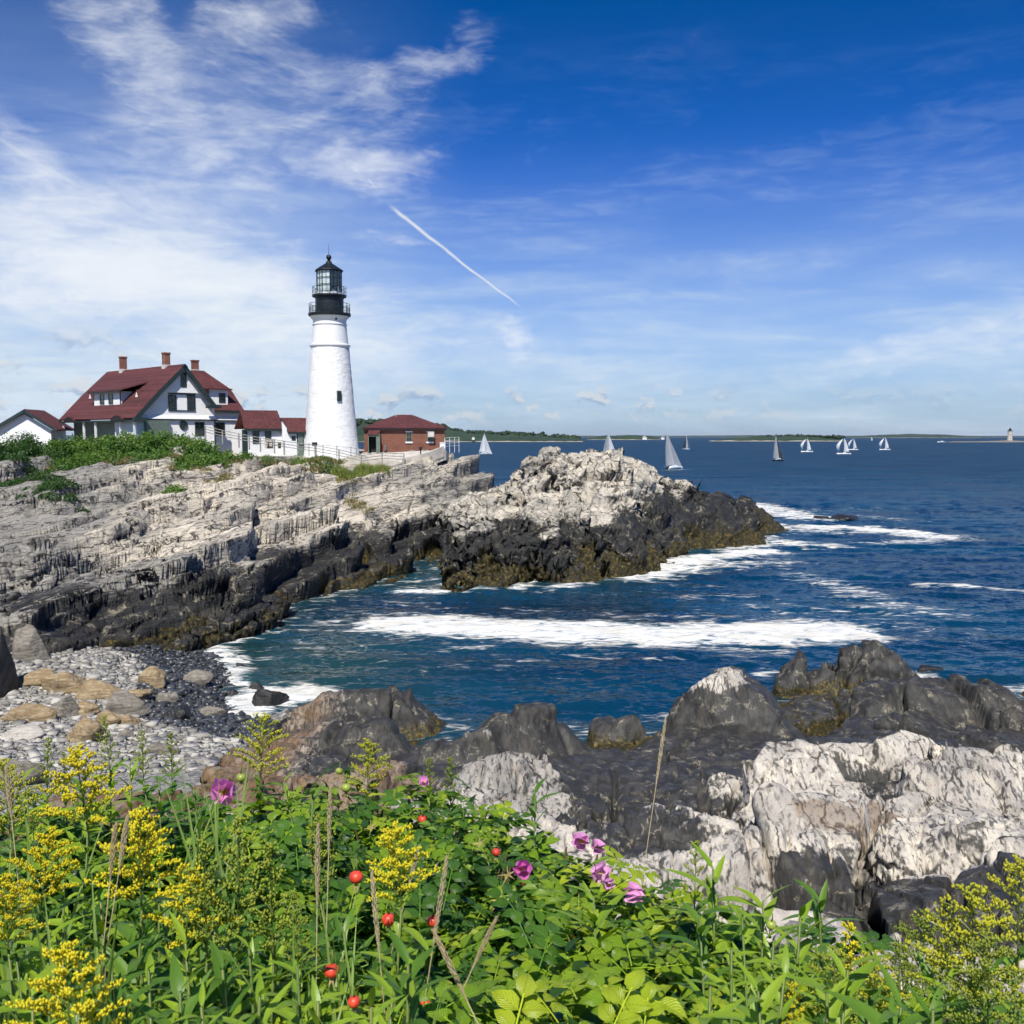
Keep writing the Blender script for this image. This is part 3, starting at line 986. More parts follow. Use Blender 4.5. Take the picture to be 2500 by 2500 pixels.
ISLET += [np.array(q, float) for q in (
    (1, 112, 6.5), (5, 117, 1.5), (-3, 112, 5.5), (0, 119, 3), (10, 119, 2), (18, 126, 1), (26, 147, 1.2), (12, 126, -2), (20, 140, -2), (0, 126, -1),
    (-15.5, 82, -2), (-12, 81, -2.5), (-4, 82, -2.5), (4, 84, -2.5), (11, 87, -2.5), (14.5, 96, -2.5), (19, 105, -2.5), (26, 110, -2.5), (31.5, 118, -2.5), (35, 130, -2.5), (36, 148, -2.5), (28, 158, -2.5),
    (-17, 90, -1.5), (-16.0, 97, -1), (-14, 103.5, 1.0), (-12.4, 112, 3.2), (-11, 119, 4.6))]
isl_s = Surface(ISLET)

NEAR = cols({
    -60: [(1330, 43), (1400, 37), (1440, 33)],
    60: [(1245, 50), (1300, 45), (1370, 39), (1440, 33)],
    200: [(1238, 53), (1290, 46.5), (1370, 39.5), (1440, 33)],
    330: [(1225, 58), (1290, 48.5), (1370, 40.5), (1430, 34)],
    395: [(1232, None), (1270, 52.5)],
    440: [(1300, None), (1345, 46.0), (1400, 38)],
    500: [(1358, 45.2), (1400, 38.5), (1440, 33), (1500, 27)],
    545: [(1371, None), (1400, 39.5), (1450, 33), (1530, 24.5)],
    640: [(1338, 44.5), (1375, 39.5), (1440, 33), (1520, 25.5)],
    760: [(1330, 45), (1352, 43.0), (1420, 37.5), (1480, 29.5)],
    800: [(1420, 40.8), (1440, 35), (1500, 28)],
    900: [(1400, 40.5), (1410, 35.5), (1480, 28.5), (1560, 22)],
    1050: [(1412, 40.5), (1440, 33), (1520, 25.5), (1600, 20.3)],
    1160: [(1402, None), (1440, 34.5), (1500, 27.5), (1560, 23), (1650, 18.5)],
    1255: [(1400, None), (1420, 37), (1470, 30.5), (1560, 22.3), (1650, 18.5)],
    1300: [(1345, 41.5), (1400, 36.5), (1460, 30)],
    1380: [(1340, 42), (1400, 36.5), (1445, 31.5), (1520, 25.2), (1620, 19.8), (1700, 17)],
    1480: [(1320, 46.5), (1400, 40.5), (1440, 33), (1460, 28.3), (1560, 22.6), (1680, 17.6)],
    1600: [(1310, 47), (1345, 43), (1400, 35.5), (1440, 29.5), (1520, 24.3), (1620, 20), (1720, 16.5)],
    1720: [(1312, 49), (1340, 43.5), (1400, 36), (1430, 30), (1480, 26.5), (1580, 21.5), (1700, 17), (1790, 14.5)],
    1830: [(1330, 47.5), (1350, 42.5), (1400, 36), (1450, 28.8), (1520, 24.3), (1620, 20), (1720, 16.5)],
    1932: [(1325, 48), (1350, 43), (1420, 35), (1500, 25.6), (1600, 20.5), (1700, 17)],
    2040: [(1330, 48.5), (1420, 36), (1520, 25.5), (1650, 19)],
})
NEAR += [np.array(q, float) for q in ((-11, 53, -1.6), (-9.5, 48, -1.6), (-6, 47.5, -2), (-8, 58, -2), (0, 47, -2), (5, 46, -2), (9, 46, -1.5), (12, 50, -2), (18, 56, -2.5), (27, 56, -2.5), (-14, 62, -1.5), (33, 58, -2.5),
                                      (-60, 40, 5.0), (-45, 30, 4.0), (-60, 18, 5.0), (-36, 48, 3.0), (-25, 10, 5.5), (36, 30, 3.0), (45, 40, 0.8), (42, 14, 5.0), (50, 50, -2.5), (-28, 24, 3.5), (-12, 20, 4.), (-16, 14, 4.5), (0, 14, 5.), (24, 14, 5.3), (-8, 8, 5.5), (0, 8, 5.6), (6, 8, 6.), (12, 8, 6.5))]
near_s = Surface(NEAR, 0.3)


def ledges(V, F, dip, beds, seed, mask, blk=0.3, sizes=((5.0, 2.2, 1.8), (1.8, 0.9, 0.7), (0.7, 0.4, 0.3)), lean=0.35, fine=0.05, rough=None, trace=58.0, decay=0.42, up=0.0, crk=0.62):
    """weather a smooth slope into bedding ledges.
    dip = (dz/dx, dz/dy) of the beds; beds = [(thickness, (joint block size along, across, up), strength, flatness)]"""
    n = np.array((-dip[0], -dip[1], 1.0))
    V = V.copy()
    N = vnormals(V, F)
    wob = fbm(V * 0.07, 2, seed + 50) * 1.1 + fbm(V * 0.3, 3, seed + 51) * 0.30
    brk = sstep(fbm(V * 0.11, 3, seed + 52), -0.25, 0.35) if rough is None else rough   # how broken up the rock is here
    ang = math.radians(trace)
    R = rotm(0, 0, ang)
    for i, (th, joint, amp, flat) in enumerate(beds):
        q = (V.astype(np.float32) @ R + wob[:, None] * 0.8) / np.array(joint, np.float32)
        f1, e, cid, dl = voronoi(q, seed + i * 5)
        off = (_f(cid * np.uint32(53)) - 0.5) * 0.9
        u = (V @ n + wob * 0.7) / th + off
        fl = np.floor(u); w = u - fl
        sharp = flat
        g = np.where(w < sharp, w * (0.06 / sharp), 0.06 + 0.94 * (w - sharp) / (1 - sharp))
        rnd = _f(_h(fl.astype(np.int32), (cid & np.uint32(1023)).astype(np.int32), fl.astype(np.int32) * 0, seed))
        k = np.clip(0.25 + 0.95 * rnd, 0, 1.1)
        k = k * (0.45 + 0.55 * brk) if i else k
        d = (g - w + 0.45) * th * amp * k
        d = d - 0.25 * th * np.clip(1 - e / 0.035, 0, 1) * (0.3 + 0.7 * brk)
        dirv = np.array((0, 0, 1.0)) * (1 - lean) + N * lean
        V += dirv * (d * mask)[:, None]
    N = vnormals(V, F)
    R = rotm(0, 0, ang + 0.1) @ rotm(0.15, -math.atan(math.hypot(*dip)) * 0.5, 0)
    D = np.zeros(len(V), np.float32)
    for i, sz in enumerate(sizes):
        q = (V.astype(np.float32) @ R + wob[:, None] * 0.5) / np.array(sz, np.float32)
        b, cid, e = blocks(q, seed + 20 + i, 1.0, crk, 0.055)
        D += blk * (decay ** i) * b * 2 * (0.25 + 0.75 * brk)
    D += fbm(V * 1.7, 4, seed + 90, 0.6) * fine
    if up:
        N = N * (1 - up) + np.array((0, 0, up))
    return V + N * (D * mask)[:, None]


def theta(ud):
    r = ray(ud, 1000)
    return math.atan2(r[0], r[1])


# ---- headland
ths = np.concatenate((np.linspace(-1.15, theta(-130) - 0.012, 48), np.linspace(theta(-130), theta(1005), 540)))
rs = np.concatenate((np.linspace(46, 72, 200), np.linspace(72.15, 124, 340), np.linspace(125, 175, 24)))
x, y, F = polar(ths, rs)
z = head_s(x, y)
z = np.maximum(z, -3.0)
V = np.stack((x, y, z), 1)
rise = fbm(V * 0.09, 3, 5) * 0.7
V[:, 2] += rise * sstep(V[:, 2], 0.5, 3) * sstep(V[:, 1], 121, 112)
plateau = sstep(V[:, 1] + 4.0 * fbm(V * 0.1, 3, 8), 113.5, 119.5) * sstep(V[:, 0], -12.5, -15.5)
msk = (1 - 0.93 * plateau)
V = ledges(V, F, (0.28, 0.03), [(2.6, (30, 9, 9), 0.95, 0.90), (0.9, (14, 4.0, 4), 1.1, 0.88), (0.32, (7, 3.0, 3), 0.8, 0.84)], 11, msk, 0.38, ((7.0, 2.2, 1.8), (2.6, 1.0, 1.0)), 0.35, 0.02, None, 58, 0.42, 0.3, 0.7)
nz = fbm(V * 0.25, 4, 3)
hz = V[:, 2] + nz * 1.6 + 1.3 * sstep(V[:, 0], -18, -30)
dark = sstep(hz, 6.0, 2.8)
weed = sstep(V[:, 2] + 0.9 * fbm(V * 0.5, 3, 31), 1.9, 0.5) + 0.55 * sstep(fbm(V * 0.35, 3, 77), 0.05, 0.4) * sstep(V[:, 2], 3.8, 2.2)
cen = W(480, 985, 6.5)
grey = sstep(fbm(V * 0.06, 3, 71) - 0.75 * np.exp(-((V[:, 0] - cen[0]) / 17) ** 2 - ((V[:, 1] - cen[1]) / 13) ** 2) + 0.9 * sstep(V[:, 0] + 0.55 * (V[:, 1] - 90), -22, -40) + 0.35 * sstep(V[:, 1], 104, 110), 0.05, 0.8) * 0.75
weed = weed * (0.6 + 0.5 * sstep(fbm(V * 0.22, 3, 72), -0.2, 0.15))
me = mesh_np('headland', V, F, False, {'dark': dark, 'weed': weed, 'brown': dark * 0, 'grey': grey})
headland = link('headland', me, 'headland_rock')
tag(headland, kind='structure')
HV = V.copy()

# ---- islet
ths = np.linspace(theta(835), theta(1500), 380)
rs = np.concatenate((np.linspace(80, 122, 390), np.linspace(122.3, 160, 60)))
x, y, F = polar(ths, rs)
z = np.maximum(isl_s(x, y), -3.0)
V = np.stack((x, y, z), 1)
V = ledges(V, F, (-0.45, 0.55), [(2.6, (9, 5, 6), 0.95, 0.86), (0.9, (5, 2.2, 3), 0.95, 0.86)], 47, np.ones(len(V)), 0.62, ((5.0, 2.6, 2.2), (2.2, 1.0, 0.8), (0.8, 0.4, 0.35)), 0.45, 0.02, None, 50)
nz = fbm(V * 0.25, 4, 13)
hz = V[:, 2] + nz * 2.8 - np.clip((V[:, 0] - 3) * 0.15, 0, 3.4)
dark = sstep(hz, 6.0, 3.2)
weed = sstep(V[:, 2] + 0.9 * fbm(V * 0.5, 3, 31), 2.3, 0.7) + 0.6 * sstep(fbm(V * 0.3, 3, 78) + np.clip((V[:, 0] - 14) * 0.03, 0, 0.3), 0.0, 0.35) * sstep(V[:, 2], 4.4, 2.6)
grey = sstep(fbm(V * 0.10, 3, 73), 0.0, 0.5) * 0.6
weed = weed * (0.6 + 0.5 * sstep(fbm(V * 0.22, 3, 74) + np.clip((V[:, 0] - 8) * 0.03, 0, 0.4), -0.2, 0.2))
me = mesh_np('islet', V, F, False, {'dark': dark, 'weed': weed, 'brown': dark * 0, 'grey': grey})
islet = link('islet_rock', me, 'islet_rock')
tag(islet, 'pale craggy rock islet with black weed covered foot in front of sailboats', 'rock')

# ---- near shore ledges and beach (one ground sheet)
ths = np.concatenate((np.linspace(-1.25, theta(-90) - 0.012, 40), np.linspace(theta(-90), theta(2020), 560), np.linspace(theta(2020) + 0.012, 1.2, 36)))
rs = np.concatenate((np.linspace(8, 14.5, 30), np.linspace(14.56, 30, 290), np.linspace(30.06, 58, 280)))
x, y, F = polar(ths, rs)
z = np.maximum(near_s(x, y), -3.0)
V = np.stack((x, y, z), 1)
# single outcrops standing out of the ledges: truncated pyramids, broken up below
for (ud, vd, d, rx, ry, hh, rot, top) in (
        (985, 1395, 36.5, 2.6, 1.5, 1.5, 0.5, 0.45), (690, 1395, 37.0, 1.8, 1.6, 1.3, 0.3, 0.5), (860, 1425, 34.0, 2.0, 1.3, 0.8, 0.2, 0.6),
        (960, 1500, 27.5, 2.0, 1.3, 0.7, 0.6, 0.5),
        (1370, 1345, 41.0, 3.4, 2.2, 1.3, -0.35, 0.55), (1590, 1272, 50.5, 4.6, 2.2, 2.5, 0.1, 0.35), (1480, 1275, 50.0, 1.4, 1.6, 1.6, 0.0, 0.6),
        (1760, 1345, 43.5, 4.5, 2.4, 0.9, -0.2, 0.7), (660, 1365, 43.0, 4.5, 2.0, 0.9, 0.25, 0.6), (1160, 1405, 41.0, 1.5, 1.3, 1.1, 0.2, 0.6),
        (1655, 1440, 29.0, 3.2, 1.3, 0.8, -0.3, 0.5), (1470, 1480, 27.0, 2.2, 1.4, 0.7, 0.3, 0.5), (1820, 1490, 26.0, 2.6, 1.5, 0.8, -0.3, 0.5),
        (1330, 1580, 21.5, 2.0, 1.5, 0.5, 0.4, 0.6), (1700, 1600, 20.5, 2.6, 1.6, 0.5, -0.2, 0.6)):
    p = P(ud, vd, d)
    dx, dy = x - p[0], y - p[1]
    ca, sa = math.cos(rot), math.sin(rot)
    a, b_ = np.abs(dx * ca + dy * sa) / rx, np.abs(-dx * sa + dy * ca) / ry
    k = np.clip(1.0 - np.maximum(a, b_) - 0.25 * np.minimum(a, b_), 0, 1 - top) / (1 - top)
    V[:, 2] += hh * k * (1 + 0.25 * (dx * ca + dy * sa) / rx)
# beach area: polygon test in plan
poly = np.array([W(u, v, zz)[:2] for u, v, zz in ((-900, 1330, 3.2), (-260, 1290, 2.0), (30, 1236, 1.3), (230, 1228, 0.9), (400, 1222, 0), (470, 1300, -0.5), (560, 1352, -0.3), (520, 1385, 0.6), (430, 1420, 1.5), (400, 1470, 2.0), (330, 1560, 2.6), (-300, 1640, 3.0), (-900, 1600, 3.6))])


def inside(px, py, poly):
    c = np.zeros(len(px), bool)
    n = len(poly)
    for i in range(n):
        x1, y1 = poly[i]; x2, y2 = poly[(i + 1) % n]
        hit = ((y1 > py) != (y2 > py)) & (px < (x2 - x1) * (py - y1) / (y2 - y1 + 1e-12) + x1)
        c ^= hit
    return c


bx = fbm(np.stack((x, y, x * 0), 1) * 0.5, 3, 21) * 1.0
beach = inside(x + bx, y + bx, poly)
bm = beach.astype(float)
# smooth the mask on the grid
g2 = bm.reshape(len(rs), len(ths))
for _ in range(6):
    g2 = (g2 + np.roll(g2, 1, 0) + np.roll(g2, -1, 0) + np.roll(g2, 1, 1) + np.roll(g2, -1, 1)) / 5
bm = g2.ravel()
soilm = bm * 0
V0 = V.copy()
V = ledges(V, F, (-0.22, 0.30), [(1.6, (9, 5, 6), 0.5, 0.9)], 83, (1 - bm) * (1 - 0.3 * sstep(V[:, 1], 29, 33)), 0.50, ((5.6, 3.2, 3.0), (2.3, 1.2, 1.3), (0.9, 0.4, 0.5)), 0.15, 0.010, None, 72, 0.27, 0.55, 0.8)
nz = fbm(V * 0.3, 4, 23)
hz = V[:, 2] + nz * 1.1 + np.clip((V[:, 1] - 22) * -0.02, 0, 1)
dark = sstep(hz, 3.7, 2.7)
# one big smooth black face in the pale ledge at the right, and black ledges under the plants
def patchm(ud, vd, zz, rad, sx=1.0):
    p = W(ud, vd, zz)
    d = np.hypot((V[:, 0] - p[0]) / sx, V[:, 1] - p[1]) + nz * rad * 0.5
    return sstep(d, rad, rad * 0.7)
dark = np.maximum(dark, patchm(1720, 1720, 5.0, 2.6, 1.3))
dark = np.maximum(dark, patchm(1130, 1540, 4.0, 2.2))
dark = np.maximum(dark, 0.8 * patchm(1210, 1600, 4.4, 1.4))
left = sstep(V[:, 0], -6.0, -8.5)
brown = np.clip(left * (1 - bm) * sstep(V[:, 1], 46, 40) + 0.9 * patchm(470, 1500, 3.0, 5.0), 0, 1)
rust = np.maximum(0.75 * patchm(1625, 1545, 4.2, 1.0, 1.4), 0.6 * patchm(1560, 1590, 4.4, 0.7, 1.2))
brown = np.maximum(brown, rust)
dark = np.clip(dark - brown * 0.75 + 0.5 * sstep(V[:, 2], 1.5, 0.6), 0, 1)
weed = sstep(V[:, 2] + 0.6 * nz, 1.25, 0.35) * 0.9
keep = bm < 0.5
grey = sstep(fbm(V * 0.16, 3, 75) + 0.5 * sstep(V[:, 0], 4, 0), 0.0, 0.7) * 0.6
me = mesh_np('shore_ledge', V, F[keep[F].any(1)], False, {'dark': dark, 'weed': weed, 'brown': brown, 'grey': grey})
ledge = link('shore_ledge', me, 'shore_rock')
tag(ledge, kind='structure')
bsel = bm > 0.02
FB = F[bsel[F].all(1)]
VB = V0.copy()
VB[:, 2] += 0.05 * fbm(V0 * 1.2, 3, 9) + 0.03
VB[:, 2] -= (1 - sstep(bm, 0.0, 0.45)) * 0.6
used = np.unique(FB)
remap = -np.ones(len(VB), int); remap[used] = np.arange(len(used))
wetm = sstep(VB[used, 2] + 0.25 * fbm(VB[used] * 0.4, 3, 5), 1.25, 0.95)
beach_o = link('pebble_beach', mesh_np('pebble_beach', VB[used], remap[FB], True, {'wet': wetm}), 'beach_shingle')
tag(beach_o, kind='structure')
NEARV = V

# ------------------------------------------------------------------ sea
FOAM = [  # polyline in disp px at sea level, half width m (across depth), strength, along softness
    ([(780, 1182), (1000, 1192), (1250, 1202), (1450, 1200), (1560, 1197)], 4.3, 1.32),
    ([(600, 1150), (760, 1185), (900, 1196)], 7.0, 0.46),
    ([(700, 1130), (850, 1160), (1000, 1170)], 5.0, 0.34),
    ([(1000, 1160), (1300, 1168), (1500, 1172)], 2.5, 0.42),
    ([(760, 1119), (830, 1121), (905, 1114)], 1.5, 0.85),
    ([(975, 1113), (1000, 1098)], 1.2, 0.8), ([(1040, 1112), (1110, 1104)], 1.3, 0.85),
    ([(1205, 1092), (1240, 1078), (1300, 1062), (1370, 1052), (1440, 1044)], 3.2, 1.25),
    ([(1230, 1086), (1330, 1072), (1460, 1066)], 4.0, 0.75),
    ([(1380, 1042), (1450, 1030)], 3.0, 0.9),
    ([(1400, 952), (1440, 960), (1500, 975), (1535, 980)], 5.5, 1.05),
    ([(1415, 985), (1460, 1000), (1540, 1006), (1640, 1004)], 5.0, 0.7),
    ([(1430, 1018), (1500, 1030), (1560, 1034)], 3.5, 0.9),
    ([(1545, 998), (1620, 1000), (1700, 1008), (1760, 1016)], 4.5, 1.15),
    ([(1640, 1030), (1730, 1026), (1820, 1020)], 3.0, 0.75),
    ([(1620, 975), (1700, 984)], 4.0, 0.5), ([(1540, 965), (1700, 962)], 5.0, 0.28),
    ([(1500, 1090), (1570, 1105), (1640, 1130), (1700, 1150), (1760, 1160)], 2.6, 0.66),
    ([(1560, 1100), (1640, 1150), (1690, 1168)], 2.5, 0.5),
    ([(1740, 1108), (1850, 1112), (1960, 1120)], 1.5, 0.72),
    ([(390, 1222), (430, 1212), (468, 1196)], 1.6, 1.1), ([(398, 1232), (420, 1258), (432, 1290)], 1.7, 0.95),
    ([(440, 1285), (470, 1300), (510, 1295)], 1.6, 0.55),
    ([(448, 1352), (480, 1340), (530, 1322), (575, 1316)], 2.0, 1.25), ([(460, 1330), (500, 1310), (570, 1318)], 1.6, 0.9),
    ([(700, 1100), (722, 1096)], 0.6, 0.9), ([(650, 1112), (690, 1106)], 0.8, 0.6), ([(540, 1140), (570, 1132)], 1.0, 0.5),
    ([(1720, 1284), (1745, 1305), (1800, 1312)], 1.4, 1.15), ([(1790, 1300), (1870, 1310), (1960, 1306)], 1.4, 0.8), ([(1840, 1320), (1960, 1330)], 1.0, 0.7),
    ([(1435, 1276), (1460, 1270)], 0.8, 0.8), ([(1090, 1385), (1210, 1372), (1250, 1360)], 1.5, 0.45),
    ([(500, 1240), (620, 1250), (800, 1240), (1000, 1262)], 5.0, 0.26), ([(600, 1220), (760, 1235), (880, 1228)], 4.0, 0.36),
    ([(1100, 1240), (1400, 1230), (1450, 1240)], 3.0, 0.42), ([(1300, 1120), (1700, 1190)], 5.0, 0.42),
    ([(1256, 887), (1296, 886)], 2.0, 0.9), ([(1452, 871), (1484, 871)], 2.0, 0.8), ([(900, 858), (930, 858)], 3.0, 0.7),
    ([(900, 1240), (1010, 1250)], 1.6, 0.40), ([(950, 1120), (1150, 1125)], 2.0, 0.34),
]


def build_sea():
    inner = np.linspace(theta(-60), theta(1990), 460)
    ths = np.concatenate((np.linspace(-1.9, inner[0] - 0.03, 14), inner, np.linspace(inner[-1] + 0.03, 1.9, 14)))
    rs = np.concatenate((np.geomspace(38, 70, 130), np.geomspace(70.4, 420, 250), np.geomspace(430, 60000, 50)))
    x, y, F = polar(ths, rs)
    r = np.hypot(x, y)
    z = np.zeros(len(x))
    rng = np.random.default_rng(4)
    fade = sstep(r, 420, 160)
    cove = 0.6 + 0.4 * sstep(r, 60, 110)
    for k in range(46):
        L = 0.9 * (14 / 0.9) ** rng.random()
        a = math.radians(-100) + rng.normal() * 0.55
        A = 0.0105 * L ** 0.85
        ph = rng.random() * 6.28
        kx, ky = math.cos(a) * 6.283 / L, math.sin(a) * 6.283 / L
        env = 0.5 + 0.5 * np.sin(x * kx * 0.13 + y * ky * 0.17 + ph * 3)
        s = np.sin(kx * x + ky * y + ph)
        ok = sstep(r * 0.0032, L * 0.9, L * 0.3)
        z += A * env * ok * (1 - 2 * np.abs(s) ** 1.3 * 0.6 + 0.0 * s)
    z -= 0.06
    z *= fade * cove * 1.0
    foam = np.zeros(len(x))
    for pl, w, st in FOAM:
        q = np.array([W(u, v, 0)[:2] for u, v in pl])
        best = np.full(len(x), 1e9)
        near = (x > q[:, 0].min() - 25) & (x < q[:, 0].max() + 25) & (y > q[:, 1].min() - 25) & (y < q[:, 1].max() + 25)
        xs, ys = x[near], y[near]
        bb = np.full(len(xs), 1e9)
        for a, b in zip(q[:-1], q[1:]):
            ab = b - a
            t = np.clip(((xs - a[0]) * ab[0] + (ys - a[1]) * ab[1]) / (ab @ ab), 0, 1)
            dx, dy = xs - a[0] - t * ab[0], ys - a[1] - t * ab[1]
            bb = np.minimum(bb, np.hypot(dx, dy))
        best[near] = bb
        foam = np.maximum(foam, 0.86 * st * sstep(best, w * 1.7, w * 0.1))
    # swash wherever rock or beach meets the water
    zt = np.maximum(np.maximum(head_s(x, y) * (r < 150) * (x < 2) + (-3) * ((r >= 150) | (x >= 2)), near_s(x, y) * (r < 60) - 3 * (r >= 60)), np.where((r > 78) & (r < 165) & (x > -17) & (x < 40), isl_s(x, y), -3))
    foam = np.maximum(foam, 0.36 * sstep(zt, -1.0, -0.2))
    sh = sstep(zt, -2.0, -0.3) * 0.5
    p0 = W(500, 1270, 0)
    sh = np.maximum(sh, 0.95 * np.exp(-(((x - p0[0]) / 11) ** 2 + ((y - p0[1]) / 13) ** 2)))
    z = z + 0.22 * np.clip(foam, 0, 1) * (0.5 + 0.5 * fbm(np.stack((x * 0.5, y * 0.9, x * 0), 1), 3, 44)) * fade
    me = mesh_np('sea', np.stack((x, y, z), 1), F, True, {'foam': foam, 'shallow': sh})
    o = link('sea', me, 'sea_water')
    tag(o, kind='structure')


build_sea()

# ------------------------------------------------------------------ beach stones
def cube_sphere(n):
    vs = {}; V = []; F = []
    def vid(p):
        k = tuple(np.round(p, 5))
        if k not in vs:
            vs[k] = len(V); V.append(p)
        return vs[k]
    for ax in range(3):
        for sg in (-1, 1):
            for i in range(n):
                for j in range(n):
                    q = []
                    for (a, b) in ((i, j), (i + 1, j), (i + 1, j + 1), (i, j + 1)):
                        p = np.zeros(3)
                        p[ax] = sg; p[(ax + 1) % 3] = (a / n * 2 - 1) * sg; p[(ax + 2) % 3] = b / n * 2 - 1
                        q.append(vid(p))
                    F.append(q)
    V = np.array(V); V = np.tan(V * math.pi / 4)
    V = V / np.linalg.norm(V, axis=1)[:, None]
    return V, np.array(F)


SPH = cube_sphere(14)


def boulder_mesh(name, dims, seed, nplanes=15, strat=0.10):
    D, F = SPH
    rng = np.random.default_rng(seed)
    nn = rng.normal(size=(nplanes, 3)); nn /= np.linalg.norm(nn, axis=1)[:, None]
    dd = 0.60 + 0.40 * rng.random(nplanes)
    r = np.full(len(D), 1.25)
    for n_, d_ in zip(nn, dd):
        c = D @ n_
        r = np.where(c > 0.05, np.minimum(r, d_ / np.maximum(c, 0.05)), r)
    V = D * r[:, None]
    V = V * np.array(dims) / 2
    q = V.astype(np.float32) @ rotm(*(rng.random(3) * 1.2))
    V = V + D * ((np.abs((q[:, 2] / 0.16) % 1 - 0.5) - 0.25) * strat + fbm(V * 2.5 + seed, 4, seed) * 0.06 * min(dims))[:, None]
    return mesh_np(name, V, F)


def ground_z(x, y):
    return float(near_s([x], [y])[0])


BOULDERS = [  # ud, vd(centre), width m, depth m, height m, material, seed, rotz, label
    (286, 1283, 1.7, 1.1, 0.95, 'boulder_tan', 3, 0.1, 'tan pyramid shaped boulder alone on the dark wet shingle'),
    (370, 1283, 1.5, 1.0, 0.5, 'boulder_grey', 5, 0.3, 'low brown glistening boulder right of the tan pyramid boulder'),
    (62, 1283, 1.6, 1.0, 0.8, 'boulder_tan', 9, 0.2, 'striped tan boulder at the far left end of the beach'),
    (130, 1296, 2.2, 1.2, 0.8, 'boulder_tan', 12, 0.25, 'long striped tan slab behind the middle of the boulder row'),
    (185, 1306, 2.1, 1.3, 0.85, 'boulder_tan', 14, 0.0, 'rounded tan slab right of the long striped slab'),
    (255, 1312, 1.6, 1.0, 0.55, 'boulder_tan', 17, -0.1, 'low orange tan stone at the right end of the slabs'),
    (115, 1342, 1.5, 0.9, 0.9, 'boulder_grey', 21, 0.5, 'dark brown tilted block leaning on tan stones'),
    (55, 1350, 2.2, 1.2, 0.75, 'boulder_tan', 23, 0.15, 'broad striped tan stone left of the dark tilted block'),
    (165, 1340, 1.4, 0.9, 0.6, 'boulder_tan', 25, -0.2, 'tan stone right behind the dark tilted block'),
    (232, 1338, 2.0, 1.2, 0.8, 'boulder_grey', 27, 0.1, 'broad grey tan dome in the middle of the beach'),
    (205, 1362, 1.2, 0.8, 0.6, 'boulder_tan', 29, 0.0, 'small tan stone in front of the grey tan dome'),
    (240, 1364, 0.9, 0.7, 0.55, 'boulder_tan', 31, 0.4, 'small orange brown stone below the grey tan dome'),
    (318, 1319, 0.9, 0.7, 0.45, 'boulder_grey', 33, 0.2, 'small smooth grey stone at the edge of the wet shingle'),
    (335, 1350, 1.4, 0.9, 0.6, 'boulder_black', 35, 0.1, 'charcoal wedge shaped stone on the wet shingle'),
    (400, 1345, 1.3, 0.9, 0.35, 'boulder_grey', 37, 0.0, 'flat brown grey stone near the lower end of the wet shingle'),
    (155, 1390, 1.4, 1.0, 0.75, 'boulder_tan', 39, 0.1, 'half round tan boulder in front on the white pebbles'),
    (235, 1390, 0.7, 0.5, 0.35, 'boulder_grey', 41, 0.0, 'small grey stone right of the half round tan boulder'),
    (35, 1388, 1.8, 1.2, 0.4, 'boulder_pale', 43, 0.1, 'low white slab at the left side of the pebbles'),
    (300, 1420, 1.2, 0.8, 0.5, 'boulder_grey', 45, 0.0, 'grey stone showing between the goldenrod stalks'),
    (20, 1470, 1.6, 1.0, 0.9, 'boulder_grey', 47, 0.3, 'dark grey boulder behind the leftmost goldenrod'),
    (500, 1330, 2.0, 1.4, 1.0, 'boulder_black', 51, 0.3, 'large black wet boulder washed by white swash'),
    (488, 1306, 0.9, 0.7, 0.6, 'boulder_black', 53, 0.1, 'black wet rock just behind the large washed boulder'),
    (440, 1314, 1.1, 0.8, 0.5, 'boulder_black', 55, 0.0, 'black rock with white foam at the edge of the shingle'),
    (453, 1260, 0.8, 0.5, 0.45, 'boulder_black', 57, 0.0, 'small black rock alone in the shallow water'),
    (516, 1362, 0.9, 0.6, 0.5, 'boulder_black', 59, 0.0, 'black rock at the lower edge of the white swash'),
    (2, 1280, 1.0, 1.4, 2.6, 'boulder_black', 61, 0.1, 'tall black rock cut off by the left edge of the picture'),
    (55, 1225, 2.2, 1.6, 1.8, 'boulder_grey', 63, 0.3, 'dark mossy boulder at the back left corner of the beach'),
    (1037, 1310, 0.9, 0.6, 0.35, 'boulder_black', 65, 0.0, 'lone dark rock tip awash in the middle of the cove'),
]
for (ud, vd, w_, d_, h_, mt, sd, rz, lab) in BOULDERS:
    z = 1.0
    for _ in range(12):
        p = W(ud, vd, z + 0.3 * h_)
        z = 0.6 * z + 0.4 * max(ground_z(p[0], p[1]), -0.1)
    o = link('boulder', boulder_mesh('boulder', (w_ * 1.0, d_ * 1.05, h_ * 1.7), sd), mt)
    o.location = (p[0], p[1], z + h_ * 0.22)
    o.rotation_euler = (0, 0, rz)
    tag(o, lab, 'boulder', 'boulders on the beach and in the swash')

# wave washed black reef right of the islet
for (u, v, w_, d_, h_, sd, lab) in ((1592, 982, 5.6, 6.0, 1.7, 71, 'larger black reef with waves breaking over it right of the islet'),
                                  (1548, 980, 3.0, 3.5, 1.0, 73, 'smaller black reef just left of the larger one right of the islet')):
    p = W(u, v, 0)
    o = link('reef', boulder_mesh('reef', (w_, d_, h_), sd), 'boulder_black')
    o.location = (p[0], p[1], 0.1)
    tag(o, lab, 'rock', 'reefs in the surf')
o = link('reef', boulder_mesh('reef', (1.5, 1.2, 0.9), 75), 'boulder_black')
p = W(1748, 1270, 0); o.location = (p[0], p[1], 0.05)
tag(o, 'small black rock in the surf right of the weed covered shore rock', 'rock', 'reefs in the surf')


